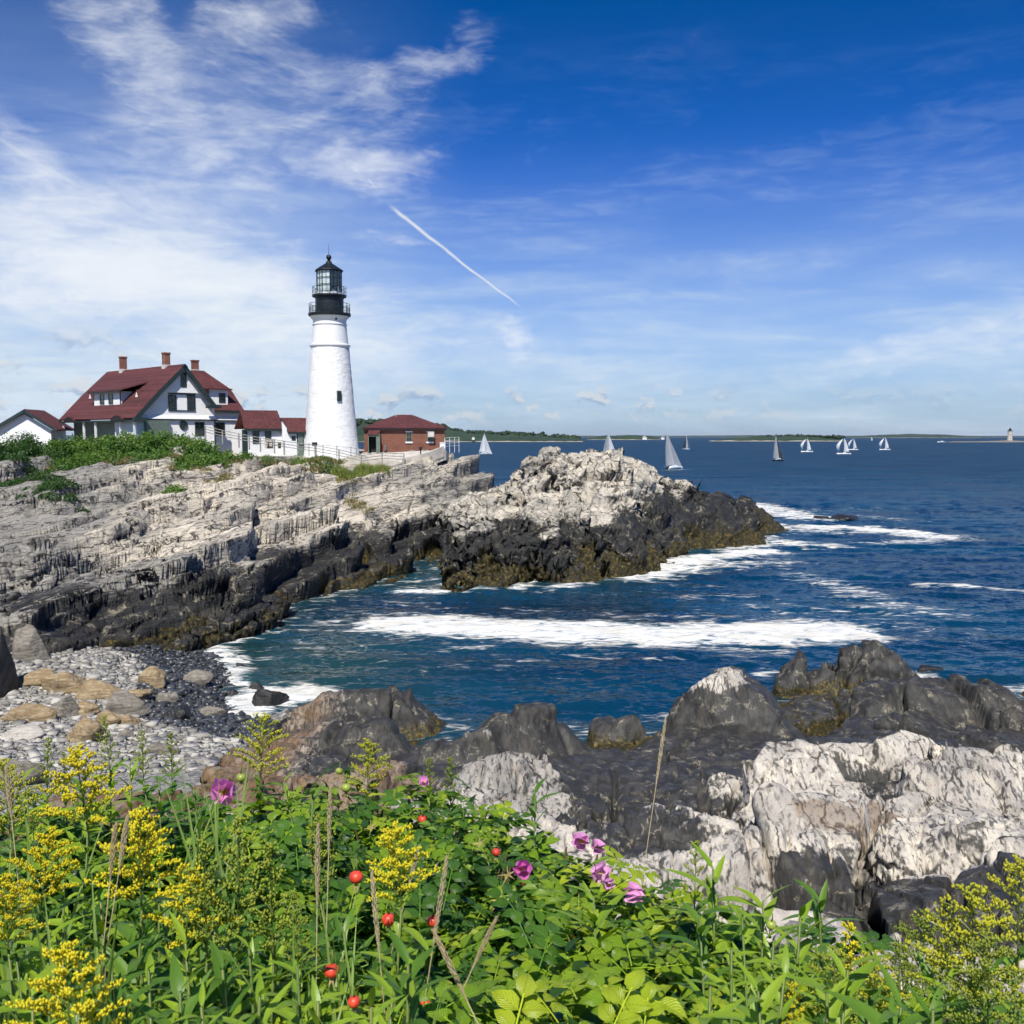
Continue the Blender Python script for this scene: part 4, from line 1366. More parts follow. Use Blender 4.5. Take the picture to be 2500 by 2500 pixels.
def pebbles():
    D, F = cube_sphere(1)
    rng = np.random.default_rng(2)
    n = 17000
    lo, hi = poly.min(0), poly.max(0)
    px = rng.uniform(lo[0], hi[0], n * 3); py = rng.uniform(max(lo[1], 31), hi[1], n * 3)
    ok = inside(px, py, poly) & (px / py > -0.75) & (px / py < -0.15)
    px, py = px[ok][:n], py[ok][:n]
    pz = near_s(px, py)
    wet = sstep(pz + 0.25 * fbm(np.stack((px, py, pz), 1) * 0.4, 3, 5), 1.25, 0.95)
    for nm, sel, mt, lab in (('dry_pebbles', wet < 0.5, 'pebble_dry', 'pale dry pebbles of the upper beach'), ('wet_pebbles', wet >= 0.5, 'pebble_wet', 'dark wet shingle beside the swash')):
        x_, y_, z_ = px[sel], py[sel], pz[sel]
        m = len(x_)
        s = 0.05 + 0.05 * rng.random(m) + 0.20 * rng.random(m) ** 7
        sc3 = np.stack((s * rng.uniform(0.8, 1.7, m), s * rng.uniform(0.7, 1.2, m), s * rng.uniform(0.4, 0.8, m)), 1)
        a = rng.random(m) * 6.28
        jit = rng.normal(size=(m, 8, 3)) * 0.18
        L = (D[None] + jit) * sc3[:, None]
        X = L[:, :, 0] * np.cos(a)[:, None] - L[:, :, 1] * np.sin(a)[:, None] + x_[:, None]
        Y = L[:, :, 0] * np.sin(a)[:, None] + L[:, :, 1] * np.cos(a)[:, None] + y_[:, None]
        Z = L[:, :, 2] + z_[:, None] + 0.03 + 0.3 * sc3[:, None, 2]
        V = np.stack((X, Y, Z), -1).reshape(-1, 3)
        FF = (F[None] + 8 * np.arange(m)[:, None, None]).reshape(-1, 4)
        o = link(nm, mesh_np(nm, V, FF, False, {'tone': np.repeat(rng.random(m), 8)}), mt)
        tag(o, lab, 'pebbles', kind='stuff')


pebbles()

# ------------------------------------------------------------------ far land
def island(name, pts, width, seed, mat='island_ground', bumpy=2.5, step=None, res=220):
    """long island seen from the side: pts = [(ud, top vd)], d; width = depth of the land"""
    (us, tops, d) = pts
    n, m = res, 26
    U = np.linspace(us[0], us[-1], n)
    H = np.interp(U, us, tops)
    V = np.zeros((m, n, 3))
    for j in range(m):
        k = j / (m - 1)
        prof = math.sin(math.pi * min(1, k * 1.0)) ** 0.55
        for i in range(n):
            p = P(U[i], H[i], d)
            hgt = max(p[2], 0.0)
            base = P(U[i], 823, d)
            V[j, i] = (base[0] * (1 + (k - 0.5) * width / d), d + (k - 0.5) * width, hgt * prof)
    V = V.reshape(-1, 3)
    nzs = fbm(V * np.array((0.05, 0.02, 0.0)) * (2400 / d), 4, seed)
    V[:, 2] += bumpy * nzs * sstep(V[:, 2], 4, 9) - 0.6
    idx = np.arange(n * m).reshape(m, n)
    F = np.stack((idx[:-1, :-1], idx[:-1, 1:], idx[1:, 1:], idx[1:, :-1]), -1).reshape(-1, 4)
    o = link(name, mesh_np(name, V, F, False), mat)
    tag(o, kind='structure')
    return o


island('wooded_headland', ([640, 680, 720, 790, 835, 850, 880, 920, 960, 1000, 1040, 1085, 1100], [826, 798, 792, 796, 804, 808, 815, 817, 818, 819, 823.5, 825.5, 828], 2400), 500, 5, bumpy=4.5, res=420)
island('low_island', ([1108, 1125, 1150, 1180, 1210, 1235, 1245], [826.5, 824, 821.5, 820.5, 821.5, 823, 827], 3600), 400, 6, bumpy=3)
island('grassy_island', ([1338, 1360, 1400, 1440, 1480, 1510, 1545, 1580, 1600], [831.5, 828, 825, 822.5, 821.5, 823, 825, 828, 831.5], 2500), 260, 7, bumpy=2.2, res=360)
island('blue_hill', ([1600, 1640, 1690, 1720, 1780, 1815, 1850], [824, 821.5, 819.5, 818.8, 820, 822, 824], 9000), 2500, 8, bumpy=5)
island('distant_coast', ([-400, 900, 1240, 1420, 1500, 1700, 1932, 2300], [821, 821.5, 822.3, 821, 821.8, 822.5, 822.2, 821.5], 14000), 3000, 9, bumpy=4)
island('ledge_island', ([1785, 1800, 1840, 1880, 1900, 1925, 1945, 1980], [833.4, 832.2, 832.0, 831.2, 830.2, 831, 832.6, 833.4], 2200), 90, 10, 'boulder_grey', 0.6)

# trees scattered along the crest of the grassy island and the wooded headland read as crowns
def far_grove(name, label, spots, seed):
    rng = np.random.default_rng(seed)
    D, F = cube_sphere(3)
    Vs = []; Fs = []; b = 0; tn = []
    for (x_, y_, z_, r) in spots:
        for k in range(4):
            c = np.array((x_, y_, z_)) + rng.normal(size=3) * r * (0.55, 0.55, 0.25)
            rr = r * rng.uniform(0.45, 0.8)
            v = D * (rr * (1 + 0.35 * rng.normal(size=len(D))))[:, None] * (1, 1, 0.9) + c
            Vs.append(v); Fs.append(F + b); b += len(v); tn.append(np.full(len(v), rng.random()))
    o = link(name, mesh_np(name, np.concatenate(Vs), np.concatenate(Fs), False, {'tone': np.concatenate(tn)}), 'far_forest')
    tag(o, label, 'trees', kind='stuff')


rng = np.random.default_rng(3)
sp = []
for k in range(70):
    u = rng.uniform(1430, 1590); p = P(u, 823.5 + abs(u - 1500) * 0.03 + rng.uniform(-0.6, 0.8), 2490)
    sp.append((p[0], p[1] + rng.uniform(-40, 40), p[2] + 1.5, rng.uniform(2.5, 5)))
far_grove('island_grove', 'dark green trees on top of the low island behind the boats', sp, 1)
sp = []
for k in range(330):
    u = rng.uniform(672, 1090)
    v = np.interp(u, [680, 790, 835, 880, 1000, 1040, 1090], [796, 797, 806, 816, 820, 824.5, 826.5])
    p = P(u, v + rng.uniform(0, 4), 2350)
    sp.append((p[0], p[1] + rng.uniform(-60, 60), max(p[2], 3), rng.uniform(4, 8)))
far_grove('headland_wood', 'dark wooded shore behind the brick building', sp, 2)


def far_house(ud, vd, d, w_, h_, lab):
    p = P(ud, vd, d)
    t = thing('far_house', lab, 'house', p, 0, 'houses on the far shore')
    x_, y_, z_ = p
    MB().box((x_, y_, z_ + h_ / 2), (w_, w_ * 0.8, h_)).build('wall', 'white_paint', t)
    m = MB()
    m.prism([(x_ - w_ * 0.55, y_ - w_ * 0.45, z_ + h_ + 0.02), (x_ + w_ * 0.55, y_ - w_ * 0.45, z_ + h_ + 0.02), (x_, y_ - w_ * 0.45, z_ + h_ + w_ * 0.42)], (0, w_ * 0.9, 0))
    m.build('roof', 'concrete', t)


far_house(1216, 829.6, 2150, 9, 5, 'larger white house left of two on the far shore')
far_house(1250, 829.4, 2150, 7, 4, 'smaller white house right of two on the far shore')
far_house(893, 829.5, 2150, 6, 4, 'small white house on the far shore left of the first sailboat')

# granite lighthouse on the ledge at the right
pb = P(1905, 832.2, 2200)
t = thing('distant_lighthouse', 'grey granite lighthouse with dark lantern on a low ledge at the right', 'lighthouse', pb)
x_, y_, z_ = pb
MB().lathe([(6.2, -2), (5.8, 1), (4.6, 12), (4.2, 21.0), (4.9, 21.3), (4.9, 22.2)], 20, (x_, y_, z_)).build('tower', 'concrete', t, True)
MB().lathe([(5.3, 22.25), (5.3, 22.7), (2.6, 22.72), (2.6, 25.6), (3.2, 25.65), (1.2, 27.6), (0.5, 28.6), (0.15, 30.5)], 14, (x_, y_, z_)).build('lantern', 'black_iron', t, True)
m = MB()
for k in range(12):
    a = k / 12 * 6.283
    m.tube([(x_ + 5.1 * math.cos(a), y_ + 5.1 * math.sin(a), z_ + 22.7), (x_ + 5.1 * math.cos(a), y_ + 5.1 * math.sin(a), z_ + 24.1)], 0.12, 4)
m.lathe([(5.05, 24.0), (5.2, 24.0), (5.2, 24.2), (5.05, 24.2)], 18, (x_, y_, z_), False)
m.build('railing', 'black_iron', t)
for zz in (6.0, 14.0):
    MB().box((x_ - 0.6, y_ - 5.55 + zz * 0.05, z_ + zz), (1.0, 0.9, 1.8)).build('window', 'window_glass', t)


# ------------------------------------------------------------------ sailing boats
def sail_mesh(name, tack, clew, head, camber, n=9, side=1.0):
    """triangular sail with belly; corners 3D"""
    tack, clew, head = map(lambda q: np.asarray(q, float), (tack, clew, head))
    nrm = np.cross(clew - tack, head - tack); nrm /= np.linalg.norm(nrm)
    V = []; F = []
    for j in range(n + 1):
        k = j / n
        a = tack + (head - tack) * k; b_ = clew + (head - clew) * k
        roach = 0.10 * math.sin(math.pi * k) * np.linalg.norm(clew - tack)
        ed = (b_ - a); L = np.linalg.norm(ed); ed = ed / (L + 1e-6)
        for i in range(n + 1):
            s = i / n
            V.append(a + (b_ + ed * roach - a) * s + nrm * side * camber * math.sin(math.pi * s) * (L + 0.1))
    for j in range(n):
        for i in range(n):
            q = j * (n + 1) + i
            F.append((q, q + 1, q + n + 2, q + n + 1))
    return mesh_np(name, np.array(V), np.array(F), True)


def hull_mesh(L, B, D):
    n = 14; V = []; F = []
    for i in range(n + 1):
        s = i / n                                  # 0 stern .. 1 bow
        x_ = -L * 0.45 + L * s
        w_ = B / 2 * (0.72 + 0.28 * math.sin(math.pi * min(1, s * 1.25))) * (1 - max(0, (s - 0.55) / 0.45) ** 2.0)
        fb = D * (0.85 + 0.35 * s * s)
        for (yy, zz) in ((-w_, fb), (-w_ * 0.93, fb * 0.4), (-w_ * 0.6, -D * 0.35), (0, -D * 0.5), (w_ * 0.6, -D * 0.35), (w_ * 0.93, fb * 0.4), (w_, fb)):
            V.append((x_ + (0.35 * fb if s == 1 else 0), yy, zz))
    for i in range(n):
        for k in range(6):
            a = i * 7 + k
            F.append((a, a + 7, a + 8, a + 1))
        F.append((i * 7 + 6, i * 7 + 13, i * 7 + 7, i * 7))
    F.append((0, 1, 2, 3)); F.append((3, 4, 5, 6)); F.append((0, 3, 6, 6)[:3] + (6,))
    F = [f for f in F if len(set(f)) == 4]
    return mesh_np('hull', np.array(V), np.array(F))


def sailboat(ud, vw, d, mast, yaw, heel, main_m, head_m, kind, hull_m, lab, crew=2):
    p = W(ud, vw, 0.0)
    t = thing('sailboat', lab, 'sailboat', (0, 0, 0), 0, 'sailboats out on the bay')
    L = mast * 0.80
    Dk = 0.75
    link('hull', hull_mesh(L, L * 0.27, Dk * 1.1), hull_m, t)
    MB().box((-L * 0.02, 0, Dk + 0.42), (L * 0.30, L * 0.14, 0.40)).box((L * 0.02, 0, Dk + 0.66), (L * 0.18, L * 0.11, 0.12)).build('cabin', 'hull_white', t)
    mx = L * 0.06
    MB().tube([(mx, 0, Dk), (mx, 0, mast)], [0.10, 0.05], 6).build('mast', 'galvanised', t)
    ba = math.radians(14 if kind != 'spin' else 34)
    bl = mast * 0.30
    bend = np.array((mx - bl * math.cos(ba), bl * math.sin(ba), Dk + 1.1))
    MB().tube([(mx, 0, Dk + 1.1), bend], 0.07, 5).build('boom', 'galvanised', t)
    link('mainsail', sail_mesh('mainsail', (mx - 0.12, 0, Dk + 1.25), bend + (0, 0, 0.15), (mx - 0.12, 0, mast * 0.98), 0.10), main_m, t)
    bow = np.array((L * 0.54, 0, Dk * 1.3))
    if kind == 'jib':
        link('jib', sail_mesh('jib', bow, (mx - mast * 0.08, L * 0.10, Dk + 1.0), (mx + 0.1, 0, mast * 0.94), 0.11), head_m, t)
    else:
        # spinnaker: a full bellied panel set from masthead
        V = []; F = []; n = 10
        for j in range(n + 1):
            k = j / n
            wd = mast * 0.20 * (math.sin(math.pi * (0.18 + 0.70 * (1 - k))) ** 0.8) * (1 - 0.85 * k ** 4)
            xx = mx + 0.3 + (L * 0.52) * math.sin(math.pi * (0.06 + 0.88 * (1 - k)) * 0.78) * 1.05
            zz = Dk + 1.4 + (mast * 0.93 - Dk - 1.4) * k
            for i in range(n + 1):
                s = i / n * 2 - 1
                V.append((xx - 0.42 * wd * s * s * 2, wd * s - 0.3, zz))
        for j in range(n):
            for i in range(n):
                q = j * (n + 1) + i
                F.append((q, q + 1, q + n + 2, q + n + 1))
        link('spinnaker', mesh_np('spinnaker', np.array(V), np.array(F), True), head_m, t)
    m = MB()
    m.tube([bow, (mx, 0, mast * 0.95)], 0.025, 3).tube([(-L * 0.44, 0, Dk), (mx, 0, mast)], 0.025, 3)
    m.build('rigging', 'galvanised', t)
    for s in (-1, 1):
        MB().tube([(-L * 0.40, s * L * 0.09, Dk), (-L * 0.40, s * L * 0.09, Dk + 0.8), (-L * 0.2, s * L * 0.115, Dk + 0.75)], 0.03, 4).build('stern_rail', 'galvanised', t)
    t.location = (p[0], p[1], -0.05)
    t.rotation_euler = (heel, 0, yaw)
    t.rotation_mode = 'XYZ'
    return t


R_ = math.radians
sailboat(914, 857, 0, 15.5, R_(40), R_(-3), 'sail_white', 'sail_white', 'jib', 'hull_white', 'white sailed boat with dark railed stern, nearest to the brick building')
sailboat(1148, 861, 0, 16.0, R_(35), R_(-4), 'sail_grey', 'sail_white', 'jib', 'hull_white', 'sailboat half hidden behind the top of the rock islet')
sailboat(1272, 885, 0, 15.6, R_(52), R_(-15), 'sail_grey', 'sail_grey', 'jib', 'hull_white', 'nearest sailboat heeling left with two grey sails, right of the islet')
sailboat(1295, 848, 0, 13.8, R_(120), R_(0), 'sail_white', 'sail_dark', 'jib', 'hull_white', 'small far boat with one white and one dark sail, behind the nearest sailboat')
sailboat(1469, 870, 0, 14.0, R_(48), R_(-9), 'sail_grey', 'sail_dark', 'jib', 'hull_dark', 'sailboat with pale mainsail and black jib in front of the grassy island')
sailboat(1524, 853, 0, 11.6, R_(172), R_(2), 'sail_white', 'sail_white', 'spin', 'hull_white', 'white boat flying a spinnaker, leftmost of the four with spinnakers')
sailboat(1594, 857, 0, 12.0, R_(172), R_(2), 'sail_white', 'sail_white', 'spin', 'hull_white', 'lowest and largest of the four white boats with spinnakers')
sailboat(1611, 849, 0, 11.0, R_(168), R_(0), 'sail_white', 'sail_white', 'spin', 'hull_white', 'spinnaker boat just right of and behind the largest one')
sailboat(1671, 849, 0, 12.0, R_(172), R_(0), 'sail_white', 'sail_white', 'spin', 'hull_white', 'rightmost of the four white boats with spinnakers')
sailboat(1645, 831, 0, 12.0, R_(40), R_(-5), 'sail_white', 'sail_white', 'jib', 'hull_white', 'tiny sailboat on the horizon above the spinnaker boats')
sailboat(1219, 827.5, 0, 12.0, R_(40), R_(-5), 'sail_white', 'sail_white', 'jib', 'hull_white', 'tiny sailboat on the horizon left of the nearest sailboat')


def motorboat(ud, vd, L, lab):
    p = W(ud, vd, 0)
    t = thing('motorboat', lab, 'motorboat', (0, 0, 0), 0, 'motorboats out on the bay')
    link('hull', hull_mesh(L, L * 0.3, 1.2), 'hull_white', t)
    MB().box((0, 0, 2.1), (L * 0.3, L * 0.2, 1.7)).box((0.1, 0, 3.05), (L * 0.36, L * 0.24, 0.16)).build('cabin', 'hull_white', t)
    MB().box((L * 0.152, 0, 2.3), (0.05, L * 0.17, 0.7)).build('windscreen', 'window_glass', t)
    t.location = (p[0], p[1], 0); t.rotation_euler = (0, 0, 3.1)


motorboat(1777, 834.5, 16, 'small white motorboat left of the distant lighthouse ledge')
motorboat(1401, 833, 8, 'tiny white motorboat in front of the grassy island')

# ------------------------------------------------------------------ lighthouse tower
TX, TY = -22.45, 125.0
TB = 10.4


def px2(zx, zy):                       # pixels of the 3.22x crop around the tower
    return 425 + 0.24 * zx, 448.2 + 0.24 * zy


def px1(zx, zy):                       # pixels of the 3.22x crop around the keeper's house
    return 0.24 * zx, 618.2 + 0.24 * zy


def lighthouse():
    t = thing('lighthouse', 'tall white lighthouse tower with black lantern beside the red roofed house', 'lighthouse', (TX, TY, TB))
    c = (TX, TY, 0)
    # rubble lower shaft: slightly uneven lathe
    n = 72; prof = []
    for k in range(60):
        z_ = TB - 1.0 + (24.0 - TB + 1.0) * k / 59
        f = (z_ - TB) / (24.0 - TB)
        prof.append((3.50 + (2.33 - 3.50) * f ** 0.86 if f > 0 else 3.52, z_))
    m = MB().lathe(prof, n, c)
    V = np.array(m.v)
    q = (V - [TX, TY, 0]) * (1, 1, 1.8)
    b_, cid, e = blocks(q / 0.62, 5, 0.7, 0.25, 0.14)
    rad = V - [TX, TY, 0]; rad[:, 2] = 0
    ln = np.linalg.norm(rad, axis=1)[:, None]
    V += rad / ln * (0.035 * b_ + 0.015 * fbm(q * 2.5, 3, 4))[:, None]
    m.v = [tuple(v) for v in V]
    shaft = m.build('shaft', 'whitewash_rubble', t, True)
    MB().lathe([(2.30, 23.9), (2.48, 24.02), (2.50, 24.16), (2.34, 24.24), (2.24, 24.3)], 64, c, False).build('belt_course', 'white_paint', t, True)
    MB().lathe([(2.24, 24.28), (2.05, 26.45), (2.03, 26.6)], 64, c).build('upper_shaft', 'white_paint', t, True)
    MB().lathe([(2.02, 26.58), (2.13, 26.62), (2.13, 26.72), (2.03, 26.78), (2.02, 27.1), (2.08, 27.25), (2.2, 27.42), (2.38, 27.6), (2.40, 27.66)], 64, c).build('cornice', 'white_paint', t, True)
    MB().lathe([(2.38, 27.64), (2.55, 27.72), (2.60, 27.84), (2.60, 28.02), (2.42, 28.04), (1.0, 28.05)], 48, c).build('lower_gallery', 'black_iron', t, True)
    MB().lathe([(1.72, 28.03), (1.72, 29.85), (1.80, 29.9), (1.80, 30.0)], 40, c).build('watch_room', 'black_iron', t, True)
    m = MB().lathe([(1.78, 29.98), (2.08, 30.05), (2.10, 30.12), (2.10, 30.26), (1.0, 30.28)], 40, c).build('upper_gallery', 'black_iron', t, True)

    def railing(name, r, z0, z1, posts, rails, bal=0):
        ro = MB()
        for k in range(posts):
            a = 6.283 * k / posts + 0.1
            ro.tube([(TX + r * math.cos(a), TY + r * math.sin(a), z0), (TX + r * math.cos(a), TY + r * math.sin(a), z1 + 0.06)], 0.035, 6)
        o = ro.build(name, 'black_iron', t)
        for j in range(rails):
            z_ = z0 + (z1 - z0) * (j + 1) / rails
            rr = MB(); pts = [(TX + r * math.cos(6.283 * k / 48), TY + r * math.sin(6.283 * k / 48), z_) for k in range(49)]
            rr.tube(pts, 0.026, 5, False).build('rail', 'black_iron', o)
        if bal:
            bb = MB()
            for k in range(bal):
                a = 6.283 * k / bal
                bb.tube([(TX + r * math.cos(a), TY + r * math.sin(a), z0), (TX + r * math.cos(a), TY + r * math.sin(a), z1 - 0.35)], 0.012, 4)
            bb.build('balusters', 'black_iron', o)
    railing('lower_railing', 2.47, 28.03, 29.18, 12, 2, 96)
    railing('upper_railing', 2.03, 30.26, 31.22, 12, 2)
    # lantern: ten sided, three rows of panes
    NS = 10; RL = 1.56
    ang = [6.283 * (k + 0.5) / NS - 1.571 - 0.08 for k in range(NS + 1)]
    fm = MB()
    for k in range(NS):
        a = ang[k]; p = (TX + RL * math.cos(a), TY + RL * math.sin(a))
        fm.tube([(p[0], p[1], 30.26), (p[0], p[1], 33.15)], 0.05, 6)
    fr = fm.build('lantern_frame', 'black_iron', t)
    zs = [30.62, 31.48, 32.32, 33.12]
    for k in range(NS):
        a, b2 = ang[k], ang[k + 1]
        A = np.array((TX + RL * math.cos(a), TY + RL * math.sin(a), 0)); B = np.array((TX + RL * math.cos(b2), TY + RL * math.sin(b2), 0))
        e = (B - A); L = np.linalg.norm(e); e /= L
        nrm = np.array((e[1], -e[0], 0))
        bars = MB()
        for z_ in zs + [30.30]:
            bars.frame_box(A + (0, 0, z_), e, nrm, np.array((0, 0, 1.0)), (0.02, -0.03, -0.03), (L - 0.02, 0.03, 0.03))
        bars.frame_box(A, e, nrm, np.array((0, 0, 1.0)), (L / 2 - 0.02, -0.025, zs[0]), (L / 2 + 0.02, 0.025, zs[-1]))
        bars.build('glazing_bar', 'black_iron', fr)
        for j in range(3):
            for h in (0, 1):
                MB().frame_box(A, e, nrm, np.array((0, 0, 1.0)), (0.04 + h * L / 2, -0.008, zs[j] + 0.03), (L / 2 - 0.04 + h * L / 2, 0.008, zs[j + 1] - 0.03)).build('pane', 'lantern_glass', fr)
        MB().frame_box(A, e, nrm, np.array((0, 0, 1.0)), (0.0, -0.04, 30.28), (L, 0.02, 30.60)).build('parapet', 'white_paint', t)
        mid = (A + B) / 2 - np.array((TX, TY, 0))
        if math.sin(math.atan2(mid[1], mid[0]) ) < 0.2 and mid[0] < 0.05:   # plain white panels set behind the panes on the seaward left
            MB().frame_box(A - nrm * 0.10, e, nrm, np.array((0, 0, 1.0)), (0.02, -0.02, 30.62), (L - 0.02, 0.0, 33.1)).build('white_panel', 'panel_white', t)
        elif mid[0] > 0:
            m2 = MB()
            m2.frame_box(A - nrm * 0.10, e, nrm, np.array((0, 0, 1.0)), (0.10, -0.02, 31.2), (L * 0.42, 0.0, 33.1))
            m2.frame_box(A - nrm * 0.10, e, nrm, np.array((0, 0, 1.0)), (L * 0.60, -0.02, 30.7), (L - 0.06, 0.0, 33.1))
            m2.build('storm_panel', 'green_trim', t)
    MB().lathe([(0.35, 30.28), (0.35, 31.0), (0.62, 31.3), (0.70, 31.9), (0.62, 32.5), (0.3, 32.8)], 20, c).build('beacon', 'brass_green', t, True)
    MB().lathe([(1.72, 33.12), (1.76, 33.22), (1.70, 33.30), (1.66, 33.32), (1.05, 33.72), (0.42, 34.12), (0.36, 34.2), (0.34, 34.36), (0.14, 34.42), (0.22, 34.5), (0.13, 34.56)], 10, c).build('roof', 'black_iron', t)
    MB().lathe([(0.05, 34.5), (0.20, 34.58), (0.31, 34.74), (0.33, 34.86), (0.30, 35.0), (0.18, 35.15), (0.04, 35.2)], 24, c).build('ball_finial', 'black_iron', t, True)
    MB().tube([(TX, TY, 35.15), (TX, TY, 36.45)], [0.035, 0.018], 6).build('lightning_rod', 'black_iron', t)
    # window in the shaft and a porthole in the cornice
    wz = 17.75; wr = 3.02
    wa = math.asin(1.52 / wr)
    nrm = np.array((math.sin(wa), -math.cos(wa), 0.04)); e = np.array((math.cos(wa), math.sin(wa), 0))
    o0 = np.array((TX, TY, wz)) + nrm * (wr - 0.02)
    up = np.array((0, 0, 1.0))
    w_ = MB().frame_box(o0, e, nrm, up, (-0.27, -0.12, -0.62), (0.27, 0.05, 0.62)).build('window', 'green_trim', t)
    for j in (0, 1):
        MB().frame_box(o0, e, nrm, up, (-0.20, 0.0, -0.53 + j * 0.55), (0.20, 0.065, -0.04 + j * 0.55)).build('pane', 'window_glass', w_)
    a = math.asin(1.08 / 2.05)
    nrm = np.array((math.sin(a), -math.cos(a), 0)); o1 = np.array((TX, TY, 27.22)) + nrm * 2.0
    MB().tube([o1, o1 + nrm * 0.14], 0.14, 14).build('porthole', 'black_iron', t)


lighthouse()


# ------------------------------------------------------------------ windows and boards
UPV = np.array((0, 0, 1.0))


def window(parent, o, e, n, w_, h_, trim='green_trim', bars=(1, 1), casing=0.11, sill=False):
    """o = centre on the wall; casing, two sashes with panes, sill"""
    f = MB()
    f.frame_box(o, e, n, UPV, (-w_ / 2 - casing, 0.0, -h_ / 2 - casing), (-w_ / 2, 0.07, h_ / 2 + casing))
    f.frame_box(o, e, n, UPV, (w_ / 2, 0.0, -h_ / 2 - casing), (w_ / 2 + casing, 0.07, h_ / 2 + casing))
    f.frame_box(o, e, n, UPV, (-w_ / 2, 0.0, h_ / 2), (w_ / 2, 0.072, h_ / 2 + casing))
    f.frame_box(o, e, n, UPV, (-w_ / 2, 0.0, -h_ / 2 - casing), (w_ / 2, 0.072, -h_ / 2))
    fo = f.build('window', trim, parent)
    s = MB()
    s.frame_box(o, e, n, UPV, (-w_ / 2 + 0.002, 0.01, -0.035), (w_ / 2 - 0.002, 0.05, 0.035))
    for k in range(bars[0]):
        x_ = -w_ / 2 + w_ * (k + 1) / (bars[0] + 1)
        s.frame_box(o, e, n, UPV, (x_ - 0.02, 0.012, -h_ / 2 + 0.002), (x_ + 0.02, 0.042, h_ / 2 - 0.002))
    s.build('sash', trim, fo)
    for j in (0, 1):
        MB().frame_box(o, e, n, UPV, (-w_ / 2 + 0.003, 0.003, -h_ / 2 * (1 - j) + 0.036 * j), (w_ / 2 - 0.003, 0.022, -0.036 * (1 - j) + h_ / 2 * j)).build('pane', 'window_glass', fo)
    if sill:
        MB().frame_box(o, e, n, UPV, (-w_ / 2 - 0.16, 0.0, -h_ / 2 - casing - 0.12), (w_ / 2 + 0.16, 0.16, -h_ / 2 - casing - 0.002)).build('sill', 'concrete', fo)
    return fo


def slab(m, pts, th):
    """roof sheet: polygon thickened downwards along its normal"""
    pts = [np.asarray(p, float) for p in pts]
    n = np.cross(pts[1] - pts[0], pts[2] - pts[0]); n /= np.linalg.norm(n)
    if n[2] < 0:
        n = -n
    return m.prism(pts, -n * th)


